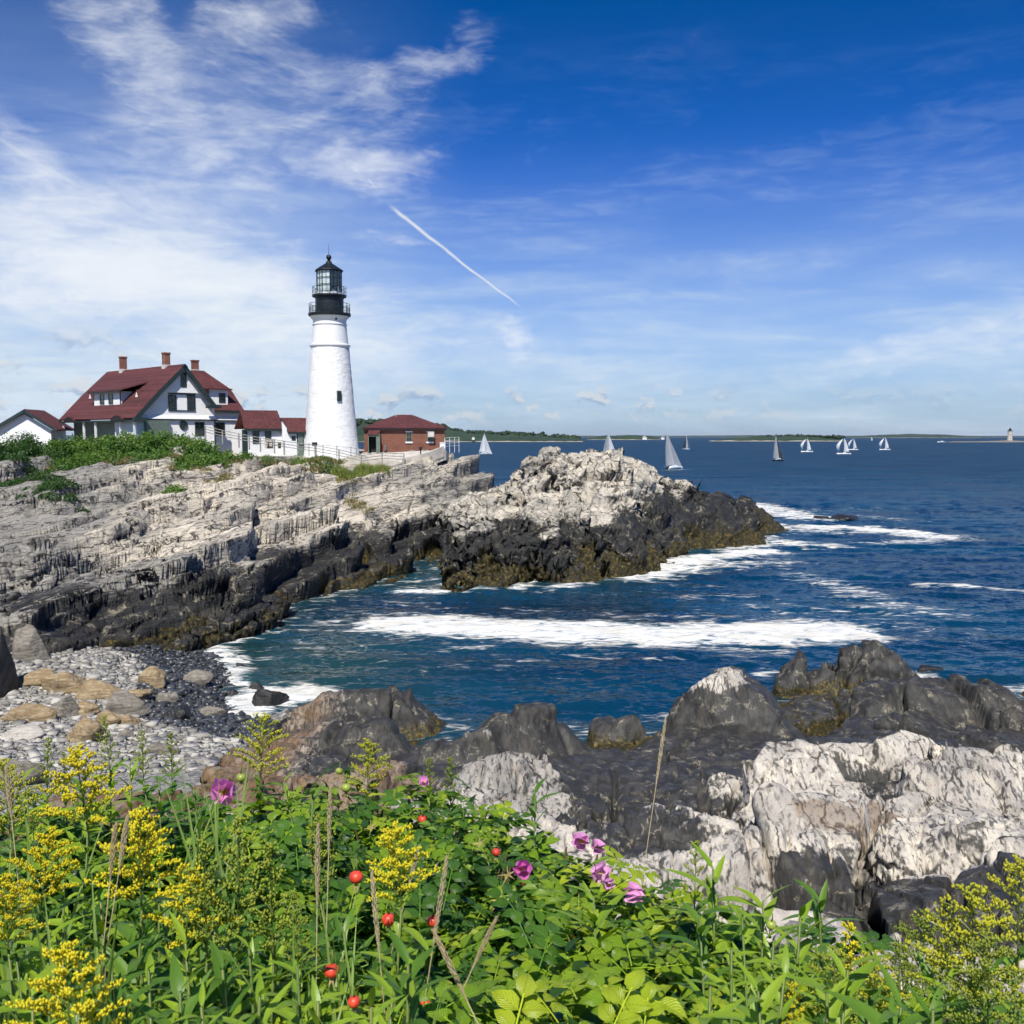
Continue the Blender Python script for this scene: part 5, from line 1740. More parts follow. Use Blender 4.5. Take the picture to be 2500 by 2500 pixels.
# ------------------------------------------------------------------ keeper's house
def keepers_house():
    nG = np.array((0.72, -0.694, 0.0)); eG = np.array((0.694, 0.72, 0.0)); nB = -eG
    D0 = 122.0
    A = P(*px1(1455, 285), D0)
    Gp = lambda zx, zy, off=0.0: on_plane(*px1(zx, zy), A + nG * off, nG)
    t = thing('keepers_house', "white clapboard keeper's house with dark red roof and three chimneys", 'house', (A[0] - 4, A[1] + 4, 10.8))
    K = Gp(1252, 488); Lf = Gp(1052, 708); Rf = Gp(1705, 612)
    gz = 10.4

    def back(p, zx, zy=300):            # go back along the ridge until the image column zx
        lo, hi = 0.0, 40.0
        tgt = px1(zx, 0)[0]
        for _ in range(50):
            mid = (lo + hi) / 2
            q = p - nG * mid
            r = q - np.array((0, 0, CAM_H))
            yc = r[1] * math.cos(PITCH) + r[2] * math.sin(PITCH)
            u = (r[0] / yc * FPX + 1250) * 1932 / 2500
            if u > tgt: lo = mid
            else: hi = mid
        return p - nG * lo
    R0 = back(A, 842)                   # far end of the ridge
    E = back(Lf, 462); K2 = back(K, 648)
    nudge = np.array((0, 0, 0.0))
    rf = MB()
    slab(rf, [A, R0, K2, K], 0.22); slab(rf, [K + (0, 0, 0.012), K2 + (0, 0, 0.012), E, Lf], 0.22)
    Rb = Rf - nG * 9.0
    slab(rf, [A + (0, 0, 0.01), Rf, Rb, A - nG * 9.0 + (0, 0, 0.01)], 0.22)
    R1 = R0 + eG * 7.5; R1[2] = Rf[2]
    slab(rf, [R0, R1 - nG * 4.5, E + eG * 3.0 - nG * 0.5], 0.2)
    slab(rf, [A - nG * 9.0, Rb, R1 - nG * 4.5, R0], 0.2)
    roof = rf.build('roof', 'red_shingles', t)
    # rake boards of the gable
    rb = MB()
    for a, b_ in ((A, K), (K, Lf), (A, Rf)):
        d = b_ - a; L = np.linalg.norm(d); d /= L
        up = np.cross(d, nG); up = up if up[2] > 0 else -up
        rb.frame_box(a, d, nG, up, (-0.02, -0.10, -0.52), (L, 0.06, -0.03))
    rb.frame_box(Lf, nG, eG, UPV, (-0.1, -0.15, -0.35), (0.5, 1.5, 0.02))
    rb.frame_box(Rf, nG, -eG, UPV, (-0.1, -0.35, -0.35), (0.5, 1.5, 0.02))
    rb.build('rake_board', 'green_trim', t)
    # gable wall
    off = -0.75
    wl = [Gp(1075, 716, off), Gp(1692, 722, off), Gp(1680, 600, off), Gp(1455, 318, off), Gp(1245, 528, off), Gp(1110, 690, off)]
    th = -nG * 0.3
    MB().prism(wl, th).build('gable_wall', 'white_siding', t)
    Zb = wl[0][2]
    pk = [Gp(1285, 505, off + 0.28), Gp(1592, 516, off + 0.28), Gp(1455, 325, off + 0.28)]
    MB().prism(pk, -nG * 0.26).build('gable_peak', 'white_siding', t)
    sk = MB()
    p0, p1 = Gp(1062, 712, off + 0.02), Gp(1694, 722, off + 0.02)
    p0[2] = p1[2] = Zb + 0.0
    L = np.dot(p1 - p0, eG)
    # flared skirt and dark drip line
    sk.prism([p0 + nG * 0.0 + UPV * 0.55, p0 + nG * 0.30 + UPV * 0.03, p0 + UPV * 0.03], eG * L)
    sk.build('flared_skirt', 'white_siding', t)
    MB().frame_box(p0, eG, nG, UPV, (0.0, -0.2, -0.12), (L, 0.24, 0.02)).build('drip_board', 'green_trim', t)
    lw = MB()
    q0 = Gp(1080, 740, off); q1 = Gp(1690, 740, off)
    Lw = np.dot(q1 - q0, eG); q0[2] = gz
    lw.frame_box(q0, eG, nG, UPV, (0, -6.0, 0), (Lw, 0.0, Zb - gz - 0.10))
    lw.build('lower_wall', 'white_siding', t)
    for zx in (1162, 1688):
        q = Gp(zx, 740, off); q[2] = gz
        MB().frame_box(q, eG, nG, UPV, (-0.10, -0.02, 0), (0.10, 0.05, Zb - gz - 0.13)).build('corner_board', 'green_trim', t)

    def win(zx0, zx1, zy0, zy1, o_=off, **kw):
        a, b_ = Gp(zx0, (zy0 + zy1) / 2, o_), Gp(zx1, (zy0 + zy1) / 2, o_)
        top, bot = Gp((zx0 + zx1) / 2, zy0, o_), Gp((zx0 + zx1) / 2, zy1, o_)
        c = (a + b_) / 2
        return window(t, c, eG, nG, np.linalg.norm(b_ - a) - 0.22, top[2] - bot[2] - 0.22, **kw)
    win(1322, 1386, 528, 646); win(1470, 1534, 528, 646)
    q = MB(); a = Gp(1322, 516, off); b_ = Gp(1534, 520, off)
    q.frame_box(a, eG, nG, UPV, (0, 0, -0.10), (np.dot(b_ - a, eG), 0.08, 0.06))
    a = Gp(1322, 650, off); q.frame_box(a, eG, nG, UPV, (0, 0, -0.06), (np.dot(b_ - a, eG), 0.10, 0.06))
    q.build('window_band', 'green_trim', t)
    win(1420, 1464, 352, 466, off + 0.28)
    win(1250, 1326, 735, 850); win(1532, 1606, 742, 850)
    c = Gp(1442, 768, off)
    ring = MB()
    pts = [c + nG * 0.04 + (eG * math.cos(k / 24 * 6.2832) + UPV * math.sin(k / 24 * 6.2832)) * 0.47 for k in range(25)]
    rw = ring.tube(pts, 0.10, 6, False).build('round_window', 'green_trim', t)
    MB().tube([c + nG * 0.0, c + nG * 0.03], 0.42, 24).build('pane', 'window_glass', rw)

    # shed dormer on the left slope
    nS = np.cross(K2 - K, Lf - K); nS /= np.linalg.norm(nS)
    Sp = lambda zx, zy: on_plane(*px1(zx, zy), K, nS)
    d0, d1 = Sp(740, 614), Sp(940, 612)
    eB = nG                                # along the eave towards the gable
    Ld = np.dot(d1 - d0, eB)
    hz = 1.62
    dm = MB().frame_box(d0, eB, nB, UPV, (0, -3.0, -0.2), (Ld, 0.0, hz)).build('dormer', 'white_siding', t)
    ro = MB()
    z1 = hz
    b0 = d0 + UPV * (z1 + 0.02)
    ro.prism([b0 - eB * 0.6 + nB * 0.55, b0 + eB * (Ld + 1.0) + nB * 0.55, b0 + eB * (Ld + 1.9) - nB * 3.6 + UPV * 1.35, b0 - eB * 1.0 - nB * 3.6 + UPV * 1.35], UPV * 0.16)
    ro.build('dormer_roof', 'red_shingles', dm)
    MB().frame_box(b0, eB, nB, UPV, (-0.55, 0.35, -0.16), (Ld + 0.95, 0.52, -0.004)).build('dormer_fascia', 'green_trim', dm)
    for k, (f0, f1) in enumerate(((0.25, 0.40), (0.58, 0.73))):
        cc = d0 + eB * Ld * (f0 + f1) / 2 + UPV * (hz * 0.46)
        window(t, cc, eB, nB, Ld * (f1 - f0) - 0.08, 1.05, casing=0.08, bars=(0, 0))
    MB().frame_box(d0, eB, nB, UPV, (-0.04, -0.02, -0.05), (0.07, 0.04, hz - 0.002)).frame_box(d0, eB, nB, UPV, (Ld - 0.07, -0.02, -0.05), (Ld + 0.04, 0.04, hz - 0.002)).build('dormer_corner', 'green_trim', dm)
    for zx, zy in ((712, 562), (1078, 550)):       # little triangular vents
        q = Sp(zx, zy)
        a_, b2, c2 = q - eB * 0.55, q + eB * 0.55, q + UPV * 0.95
        MB().prism([a_ + nB * 0.05, b2 + nB * 0.05, c2 + nB * 0.05], -nB * 1.2).build('roof_vent', 'red_shingles', t)
        MB().prism([a_ + nB * 0.06 + eB * 0.2 + UPV * 0.06, b2 + nB * 0.06 - eB * 0.2 + UPV * 0.06, c2 + nB * 0.06 - UPV * 0.3], nB * 0.03).build('vent_louvre', 'white_paint', t)
    # eave fascia, porch behind it
    d = (E - Lf); L = np.linalg.norm(d); d /= L
    ev = MB().frame_box(Lf - UPV * 0.2, d, nB, UPV, (0, -0.25, -0.22), (L, -0.02, -0.02)).build('eave_board', 'green_trim', t)
    fw = Lf - nB * 1.6; fw[2] = gz
    MB().frame_box(fw, d, nB, UPV, (0.3, -3.0, 0), (L - 0.8, 0.0, Lf[2] - gz - 0.25)).build('porch_wall', 'grey_green_paint', t)  # dark wall colour carries the shade under the eave
    for k in (0.03, 0.20, 0.52, 0.68, 0.97):
        q = Lf - nB * 0.35 + d * L * k; q[2] = gz
        MB().frame_box(q, d, nB, UPV, (-0.11, -0.11, 0), (0.11, 0.11, Lf[2] - gz - 0.2)).build('porch_post', 'white_paint', t)
    for k in (0.20, 0.84):                        # eyebrow arches swelling out of the eave
        c = Lf + d * L * k - UPV * 0.24
        n_ = 14; vs = []
        arc = [c + d * 1.5 * math.cos(math.pi * i / n_) + UPV * 0.62 * math.sin(math.pi * i / n_) for i in range(n_ + 1)]
        MB().prism([p + nB * 0.12 for p in arc], -nB * 2.2).build('eyebrow_arch', 'red_shingles', t)
        MB().prism([p + nB * 0.14 - UPV * 0.12 for p in arc], nB * 0.05).build('arch_shade_board', 'recess_shade', t)  # filled arch in the recess colour, painting the shaded porch opening dark
    # right wing: wall recessed behind the gable, hipped roof with a small dormer
    o2 = off - 1.3
    wE = Gp(1680, 648, o2 + 0.6); wF = Gp(1922, 640, o2 + 0.6); wF[2] = wE[2]
    sl = math.radians(41)
    nW = nG * math.sin(sl) + UPV * math.cos(sl)
    Wp = lambda zx, zy: on_plane(*px1(zx, zy), wE, nW)
    pts = [wE, wF, Wp(1812, 482), Wp(1602, 338), Wp(1500, 334), Wp(1480, 480)]
    wr = MB(); slab(wr, pts, 0.2)
    bq = wF - nG * 9.0
    slab(wr, [wF + (0, 0, 0.01), bq, pts[3] - nG * 0.5, pts[2]], 0.2)
    wr.build('wing_roof', 'red_shingles', t)
    x0, x1 = Gp(1690, 700, o2), Gp(1886, 700, o2); x0[2] = gz
    Lw = np.dot(x1 - x0, eG)
    MB().frame_box(x0, eG, nG, UPV, (-1.0, -7.0, 0), (Lw, 0, wE[2] - gz - 0.12)).build('wing_wall', 'white_siding', t)
    MB().frame_box(wE, eG, nG, UPV, (0, -0.25, -0.30), (np.dot(wF - wE, eG), -0.03, -0.05)).build('wing_fascia', 'green_trim', t)
    sq = x0.copy(); sq[2] = Zb
    MB().prism([sq + UPV * 0.5 + nG * 0.01, sq + nG * 0.26 + UPV * 0.0, sq + nG * 0.01], eG * Lw).build('wing_skirt', 'white_siding', t)
    MB().frame_box(sq, eG, nG, UPV, (0, -0.1, -0.11), (Lw, 0.2, -0.003)).build('drip_board', 'green_trim', t)
    win(1698, 1766, 745, 852, o2)
    q = x0 + eG * Lw
    MB().frame_box(q, eG, nG, UPV, (-0.12, -0.05, 0), (0.02, 0.05, Zb - gz - 0.13)).build('corner_board', 'green_trim', t)
    # its dormer
    e0, e1 = Wp(1648, 602), Wp(1786, 598); e1[2] = e0[2]
    Ld = np.dot(e1 - e0, eG)
    dh = 1.85
    wd = MB().frame_box(e0, eG, nG, UPV, (0, -2.6, -0.2), (Ld, 0.02, dh)).build('dormer', 'white_siding', t)
    MB().frame_box(e0, eG, nG, UPV, (-0.5, -2.8, dh + 0.002), (Ld + 0.45, 0.45, dh + 0.16)).build('dormer_roof', 'red_shingles', wd)
    c = e0 + eG * Ld * 0.68 + UPV * 0.85 + nG * 0.02
    window(t, c, eG, nG, 0.72, 1.0, casing=0.09)
    # chimneys
    for (zx, zy0, zy1, base) in ((969, 228, 330, None), (1307, 196, 305, None), (1559, 255, 350, 'w')):
        q = back(A, zx) if base is None else pts[3] - nG * 0.6 - eG * 0.9
        ztop = P(*px1(zx, zy0), q[1])[2]
        ch = MB().frame_box((q[0], q[1], 0), eG, nG, UPV, (-0.36, -0.36, q[2] - 1.2), (0.36, 0.36, ztop - 0.18)).build('chimney', 'red_brick', t)
        MB().frame_box((q[0], q[1], 0), eG, nG, UPV, (-0.43, -0.43, ztop - 0.18), (0.43, 0.43, ztop)).build('cap', 'red_brick', ch)
        MB().frame_box((q[0], q[1], 0), eG, nG, UPV, (-0.42, -0.42, q[2] - 1.0), (0.42, 0.42, q[2] + 0.12)).build('flashing', 'flashing', ch)


keepers_house()


# ------------------------------------------------------------------ link buildings, garage, brick house
def wallhouse(name, lab, d, n2, roof_poly, wall, floor_z, extra):
    """low house: front wall rectangle and roof slope given in photo pixels; n2 = wall normal"""
    n = np.array((n2[0], n2[1], 0.0)); n /= np.linalg.norm(n)
    e = np.array((-n[1], n[0], 0.0))
    p0 = P(*px2(*wall[0]), d)
    F_ = lambda zx, zy, off=0.0: on_plane(*px2(zx, zy), p0 + n * off, n)
    a, b_ = F_(*wall[0]), F_(*wall[1])
    t = thing(name, lab, 'house', (a[0], a[1], floor_z))
    L = np.dot(b_ - a, e); top = a[2]
    a0 = a.copy(); a0[2] = floor_z
    MB().frame_box(a0, e, n, UPV, (0, -4.5, 0), (L, 0, top - floor_z)).build('wall', 'white_siding', t)
    return t, n, e, F_, a0, L, top


# first link with two windows
n = np.array((0.5, -0.866, 0)); e = np.array((0.866, 0.5, 0))
t, n, e, F_, a0, L, top = wallhouse('link_building', 'low white link building with two dark windows against the keepers house', 121.0, n, None, ((126, 1506), (462, 1506)), 10.5, None)
sl = math.radians(38); ns = n * math.sin(sl) + UPV * math.cos(sl)
ev0 = F_(150, 1502, 0.45); ev1 = F_(464, 1500, 0.45); ev1[2] = ev0[2]
S = lambda zx, zy: on_plane(*px2(zx, zy), ev0, ns)
r0, r1 = S(118, 1356), S(408, 1356); r1[2] = r0[2]
m = MB(); slab(m, [ev0, ev1, r1, r0], 0.16); slab(m, [r0 + (0, 0, .004), r1 + (0, 0, .004), r1 - n * 3 - UPV * 2.2, r0 - n * 3 - UPV * 2.2], 0.16)
m.build('roof', 'red_shingles', t)
g1 = [np.array(q) for q in (a0 + e * (L - 0.001) + UPV * (top - a0[2]) - n * 0.02, r1 - UPV * 0.2 - n * 0.3, a0 + e * (L - 0.001) + UPV * (top - a0[2]) - n * 4.4)]
MB().prism(g1, -e * 0.2).build('gable_end', 'white_siding', t)
MB().frame_box(ev0, e, n, UPV, (0, -0.2, -0.28), (np.dot(ev1 - ev0, e), -0.03, -0.06)).build('fascia', 'green_trim', t)
for zx0, zx1 in ((213, 266), (312, 362)):
    c = (F_(zx0, 1565) + F_(zx1, 1565)) / 2
    window(t, c, e, n, np.linalg.norm(F_(zx1, 1565) - F_(zx0, 1565)) - 0.24, 1.45, casing=0.10, bars=(1, 1))
q = F_(128, 1580); q[2] = a0[2]
MB().frame_box(q, e, n, UPV, (0.05, 0.004, 0), (0.72, 0.06, top - a0[2] - 0.05)).build('door', 'green_trim', t)
LINK_T = t

# second link with the door, roof runs down towards the tower
t, n, e, F_, a0, L, top = wallhouse('entry_building', 'small white entry building with green door and red roof touching the tower', 122.5, n, None, ((462, 1530), (776, 1530)), 10.3, None)
ev0 = F_(503, 1527, 0.4); ev1 = F_(792, 1525, 0.4); ev1[2] = ev0[2]
S = lambda zx, zy: on_plane(*px2(zx, zy), ev0, ns)
r0, r1 = S(438, 1416), S(676, 1416); r1[2] = r0[2]
m = MB(); slab(m, [ev0, ev1, r1, r0], 0.15); slab(m, [r0 + (0, 0, .004), r1 + (0, 0, .004), r1 - n * 2.5 - UPV * 1.8, r0 - n * 2.5 - UPV * 1.8], 0.15)
m.build('roof', 'red_shingles', t)
gp = [F_(446, 1445, -0.1), F_(505, 1528, -0.1), F_(505, 1640, -0.1), F_(456, 1640, -0.1)]
MB().prism(gp, -n * 0.2).build('side_wall', 'white_siding', t)
d = ev0 - r0; Ls = np.linalg.norm(d); d /= Ls
MB().frame_box(r0, d, -e, np.cross(d, -e) * (1 if np.cross(d, -e)[2] > 0 else -1), (0, 0.01, -0.30), (Ls, 0.09, 0.0)).build('rake_board', 'green_trim', t)
MB().frame_box(ev0, e, n, UPV, (0, -0.2, -0.24), (np.dot(ev1 - ev0, e), -0.03, -0.05)).build('fascia', 'green_trim', t)
q0, q1 = F_(563, 1600), F_(618, 1600); q0[2] = a0[2]
Ld = np.dot(q1 - q0, e)
dz_top = F_(590, 1537)[2] - a0[2]
dr = MB().frame_box(q0, e, n, UPV, (0, 0.003, 0), (Ld, 0.07, dz_top)).build('door', 'green_trim', t)
MB().frame_box(q0, e, n, UPV, (0.12, 0.07, 0.15), (Ld - 0.12, 0.10, dz_top * 0.48)).frame_box(q0, e, n, UPV, (0.12, 0.07, dz_top * 0.54), (Ld - 0.12, 0.10, dz_top - 0.15)).build('door_panel', 'grey_green_paint', dr)
c = (F_(637, 1584) + F_(684, 1584)) / 2
window(t, c, e, n, np.linalg.norm(F_(684, 1584) - F_(637, 1584)) - 0.2, 1.28, casing=0.1, bars=(2, 1))
c = F_(537, 1577)
MB().frame_box(c, e, n, UPV, (-0.24, 0.003, -0.26), (0.24, 0.08, 0.26)).build('vent', 'black_iron', t)
c = F_(471, 1545, -0.1)
MB().frame_box(c, e, n, UPV, (-0.13, 0.003, -0.2), (0.13, 0.08, 0.2)).build('vent', 'black_iron', t)

# garage at the far left
ga = P(*px1(190, 640), 128)
n = np.array((0.12, -0.993, 0)); e = np.array((0.993, 0.12, 0))
Gq = lambda zx, zy, off=0.0: on_plane(*px1(zx, zy), ga + n * off, n)
t = thing('garage', 'white gabled garage with red roof at the far left behind the bushes', 'house', (ga[0], ga[1], 10.5))
lf, rf_ = Gq(-30, 775), Gq(452, 800)
lf2 = Gq(-80, 800)
bk = np.array((-0.1, 1, 0)) * 7.0
m = MB(); slab(m, [ga, rf_, rf_ + bk, ga + bk], 0.18); slab(m, [ga + (0, 0, 0.008), lf2, lf2 + bk, ga + bk + (0, 0, 0.008)], 0.18)
m.build('roof', 'red_shingles', t)
m = MB()
for a, b_ in ((ga, lf2), (ga, rf_)):
    d = b_ - a; L = np.linalg.norm(d); d /= L
    up = np.cross(d, n); up = up if up[2] > 0 else -up
    m.frame_box(a, d, n, up, (0, -0.12, -0.38), (L, 0.05, -0.02))
m.build('rake_board', 'green_trim', t)
w0, w1, w2 = Gq(-60, 805, -0.6), Gq(400, 805, -0.6), Gq(190, 678, -0.6)
MB().prism([w0, w1, w2], -n * 0.3).build('gable_wall', 'white_siding', t)
b0 = w0.copy(); b0[2] = 9.8
MB().frame_box(b0, e, n, UPV, (0, -6, 0), (np.dot(w1 - w0, e), -0.02, w0[2] - 9.8)).build('wall', 'white_siding', t)

# brick fog signal building
def brick_house():
    n = np.array((0.12, -0.993, 0)); e = np.array((0.993, 0.12, 0))
    D0 = 127.0
    p0 = P(*px2(1088, 1500), D0)
    F_ = lambda zx, zy, off=0.0: on_plane(*px2(zx, zy), p0 + n * off, n)
    a, b_ = F_(1089, 1494), F_(1726, 1494)
    fz = 10.75
    L = np.dot(b_ - a, e)
    t = thing('brick_building', 'red brick fog signal building with hipped red roof beside the tower', 'building', (a[0], a[1], fz))
    a0 = a.copy(); a0[2] = fz
    top = a[2]
    MB().frame_box(a0, e, n, UPV, (0, -8.0, 0.22), (L, 0, top - fz)).build('brick_wall', 'red_brick', t)
    MB().frame_box(a0, e, n, UPV, (-0.12, -8.1, -0.6), (L + 0.12, 0.12, 0.22)).build('plinth', 'concrete', t)
    ev = [a + e * (-0.2) + n * 0.45, a + e * (L + 0.25) + n * 0.45, a + e * (L + 0.25) - n * 8.45, a + e * (-0.2) - n * 8.45]
    rh = 1.72
    ra, rb = a + e * (L * 0.40) - n * 4.0 + UPV * rh, a + e * (L * 0.60) - n * 4.0 + UPV * rh
    m = MB()
    slab(m, [ev[0], ev[1], rb, ra], 0.14); slab(m, [ev[1] + (0, 0, .003), ev[2], rb], 0.14); slab(m, [ev[3], ev[0] + (0, 0, .003), ra], 0.14); slab(m, [ev[2], ev[3], ra, rb], 0.14)
    m.build('roof', 'red_shingles', t)
    MB().frame_box(a, e, n, UPV, (-0.18, -8.4, -0.30), (L + 0.22, 0.36, -0.10)).build('eave_board', 'black_iron', t)
    # window with lintel and sill, second one with a box in front
    for zx0, zx1, bx in ((1424, 1466, False), (1588, 1632, True)):
        c = (F_(zx0, 1568) + F_(zx1, 1568)) / 2
        w_ = np.linalg.norm(F_(zx1, 1568) - F_(zx0, 1568))
        wo = window(t, c, e, n, w_ - 0.16, 1.0, 'grey_green_paint', (2, 1), 0.08)
        MB().frame_box(c, e, n, UPV, (-w_ / 2 - 0.14, 0.0, 0.60), (w_ / 2 + 0.14, 0.07, 0.74)).build('lintel', 'white_paint', wo)
        MB().frame_box(c, e, n, UPV, (-w_ / 2 - 0.14, 0.0, -0.78), (w_ / 2 + 0.14, 0.14, -0.60)).build('sill', 'white_paint', wo)
        if bx:
            MB().frame_box(c, e, n, UPV, (-0.30, 0.08, -0.02), (0.50, 0.80, 0.68)).build('vent_hood', 'concrete', t)
            MB().frame_box(c, e, n, UPV, (-0.22, 0.80, 0.06), (0.42, 0.83, 0.60)).build('hood_face', 'flashing', t)
    # green entry porch with lean-to roof
    q0 = F_(1122, 1600, 1.25); q1 = F_(1190, 1600, 1.25); q2 = F_(1242, 1600, 0.0)
    q0[2] = q1[2] = fz - 0.1
    w_ = np.dot(q1 - q0, e)
    ph = F_(1155, 1552, 1.25)[2] - fz
    pm = MB()
    pm.frame_box(q0, e, n, UPV, (w_ - 0.06, -1.24, 0), (w_ + 0.42, 0.0, ph + 0.25))
    pm.frame_box(q0, e, n, UPV, (0, -1.24, 0), (0.10, 0.0, ph + 0.12))
    pm.frame_box(q0, e, n, UPV, (0.10, -0.10, ph - 0.10), (w_ - 0.06, 0.0, ph + 0.10))
    po = pm.build('porch', 'grey_green_paint', t)
    MB().frame_box(q0, e, n, UPV, (0.11, -1.235, 0.02), (w_ - 0.07, -1.15, ph - 0.12)).build('porch_shade_panel', 'recess_shade', po)  # near-black panel painting the shade in the porch opening
    r0 = q0 + UPV * (ph + 0.13) - e * 0.10 + n * 0.15
    MB().prism([r0, r0 + e * (w_ + 0.40), r0 + e * (w_ + 0.62) - n * 1.39 + UPV * 0.62, r0 + e * 0.25 - n * 1.39 + UPV * 0.62], UPV * 0.10).build('porch_roof', 'red_shingles', po)
    MB().frame_box(F_(1259, 1650), e, n, UPV, (-0.12, 0.01, -0.4), (0.12, 0.35, 0.3)).build('meter_box', 'grey_green_paint', t)
    MB().tube([ra + e * 0.0 - UPV * 0.3 + n * 0.6, ra + n * 0.6 + UPV * 0.12], 0.05, 8).build('vent_pipe', 'flashing', t)


brick_house()


# ------------------------------------------------------------------ fences, terrace, viewer
def px3(zx, zy):
    return 371 + 0.28 * zx, 788.3 + 0.28 * zy


def rail_fence(lab, posts, rails, hh, rad, name='rail_fence', mat='grey_wood'):
    t = thing(name, lab, 'fence', posts[0])
    for p in posts:
        MB().box((p[0], p[1], p[2] + hh / 2 - 0.25), (rad * 2, rad * 2, hh + 0.5)).build('post', mat, t)
    for a, b_ in zip(posts[:-1], posts[1:]):
        for f in rails:
            d = np.asarray(b_) - np.asarray(a)
            MB().tube([np.asarray(a) + (0, -rad, hh * f), np.asarray(b_) + (0, -rad, hh * f)], rad * 0.62, 5).build('rail', mat, t)
    return t


pf = [P(*px3(x_, y_), d_) for x_, y_, d_ in ((60, 122, 117.5), (175, 150, 117.4), (285, 172, 117.3), (355, 186, 117.2), (430, 200, 117.2), (525, 212, 117.2), (590, 222, 117.2), (683, 236, 117.3), (805, 252, 117.4), (960, 280, 117.0), (1110, 316, 115.6))]
rail_fence('long grey wooden rail fence running down in front of the house and tower', pf, (0.42, 0.70, 0.98), 1.15, 0.07)
pf2 = [P(*px3(x_, y_), d_) for x_, y_, d_ in ((1110, 318, 115.4), (1250, 300, 116.6), (1396, 306, 116.4))]
rail_fence('short grey wooden rail fence at the end of the terrace below the brick building', pf2[0:], (0.40, 0.68, 0.96), 1.15, 0.07)
pf3 = [P(*px3(x_, y_), d_) for x_, y_, d_ in ((757, 228, 120.2), (852, 238, 120.2), (945, 246, 120.2), (1040, 254, 120.2), (1078, 262, 120.0))]
rail_fence('thin inner fence of grey posts close to the foot of the tower', pf3, (0.9,), 1.05, 0.045)
pw = [P(*px3(x_, y_), d_) for x_, y_, d_ in ((1672, 212, 121.5), (1705, 208, 121.8), (1738, 206, 122.1), (1768, 206, 122.4))]
rail_fence('pale metal pipe railing on the cliff edge right of the brick building', pw, (0.25, 0.5, 0.75, 1.0), 1.35, 0.035, 'metal_railing', 'galvanised')
# terrace slab and low kerb wall in front of the brick house
q = [P(*px3(1010, 262), 119.5), P(*px3(1395, 300), 117.2), P(*px3(1500, 285), 117.5), P(*px3(1680, 215), 121.0), P(*px3(1700, 205), 126.8), P(*px3(1010, 225), 126.8)]
for v_ in (q[0], q[5], q[4]): v_[2] = 10.68
m = MB()
q = [np.asarray(v_) for v_ in q]
for tri in ((0, 1, 5), (1, 2, 5), (2, 3, 5), (3, 4, 5)):
    m.prism([q[i] for i in tri], (0, 0, -1.2))
ter = m.build('terrace', 'concrete')
tag(ter, kind='structure')
kw = [P(*px3(1392, 298), 116.9), P(*px3(1470, 282), 117.6), P(*px3(1560, 258), 118.6), P(*px3(1668, 214), 120.6)]
m = MB()
for a, b_ in zip(kw[:-1], kw[1:]):
    nn_ = np.array(((b_ - a)[1], -(b_ - a)[0], 0)); nn_ /= np.linalg.norm(nn_)
    m.prism([a - UPV * 0.8, b_ - UPV * 0.8, b_ + UPV * 0.42, a + UPV * 0.42], -nn_ * 0.28)
o = m.build('kerb_wall', 'concrete')
tag(o, 'low pale concrete wall along the edge of the terrace', 'wall')
vb = P(*px3(1510, 284), 118.4)
t = thing('coin_viewer', 'dark coin viewer on a post at the terrace edge', 'viewer', vb)
MB().lathe([(0.26, -0.3), (0.24, 0.06), (0.08, 0.12), (0.07, 1.15), (0.12, 1.18)], 10, vb).build('post', 'black_iron', t)
MB().box(vb + (0, 0, 1.36), (0.34, 0.42, 0.36)).box(vb + (0, -0.25, 1.38), (0.22, 0.12, 0.14)).build('head', 'black_iron', t)
# information panel, picnic table
tb = P(*px3(525, 206), 119.0)
t = thing('picnic_table', 'dark wooden picnic table in front of the link building', 'table', tb)
MB().box(tb + (0, 0, 0.72), (1.7, 0.75, 0.06)).build('top', 'woody_stem', t)
for s in (-1, 1):
    MB().box(tb + (0, s * 0.62, 0.42), (1.7, 0.26, 0.05)).build('bench', 'woody_stem', t)
    MB().box(tb + (s * 0.6, 0, 0.34), (0.08, 1.3, 0.70)).build('leg', 'woody_stem', t)
bx = P(*px3(488, 204), 118.9)
o = MB().box(bx + (0, 0, 0.45), (0.9, 0.5, 1.0)).box(bx + (0, 0, 0.98), (0.98, 0.58, 0.06)).build('utility_box', 'concrete')
tag(o, 'pale square utility box left of the picnic table', 'box')
sb = P(*px3(797, 244), 118.2)
t = thing('notice_board', 'small dark notice board on a post before the tower', 'sign', sb)
MB().tube([sb - (0, 0, 0.3), sb + (0, 0, 1.1)], 0.045, 6).build('post', 'black_iron', t)
MB().box(sb + (0, -0.05, 1.15), (0.62, 0.06, 0.45)).build('board', 'black_iron', t)
wb = P(*px3(1658, 208), 121.2)
o = MB().box(wb + (0, 0, 0.35), (0.65, 0.3, 0.75)).box(wb + (0, -0.02, 0.76), (0.73, 0.4, 0.06)).build('white_box', 'white_paint')
tag(o, 'small white box at the start of the cliff railing', 'box')


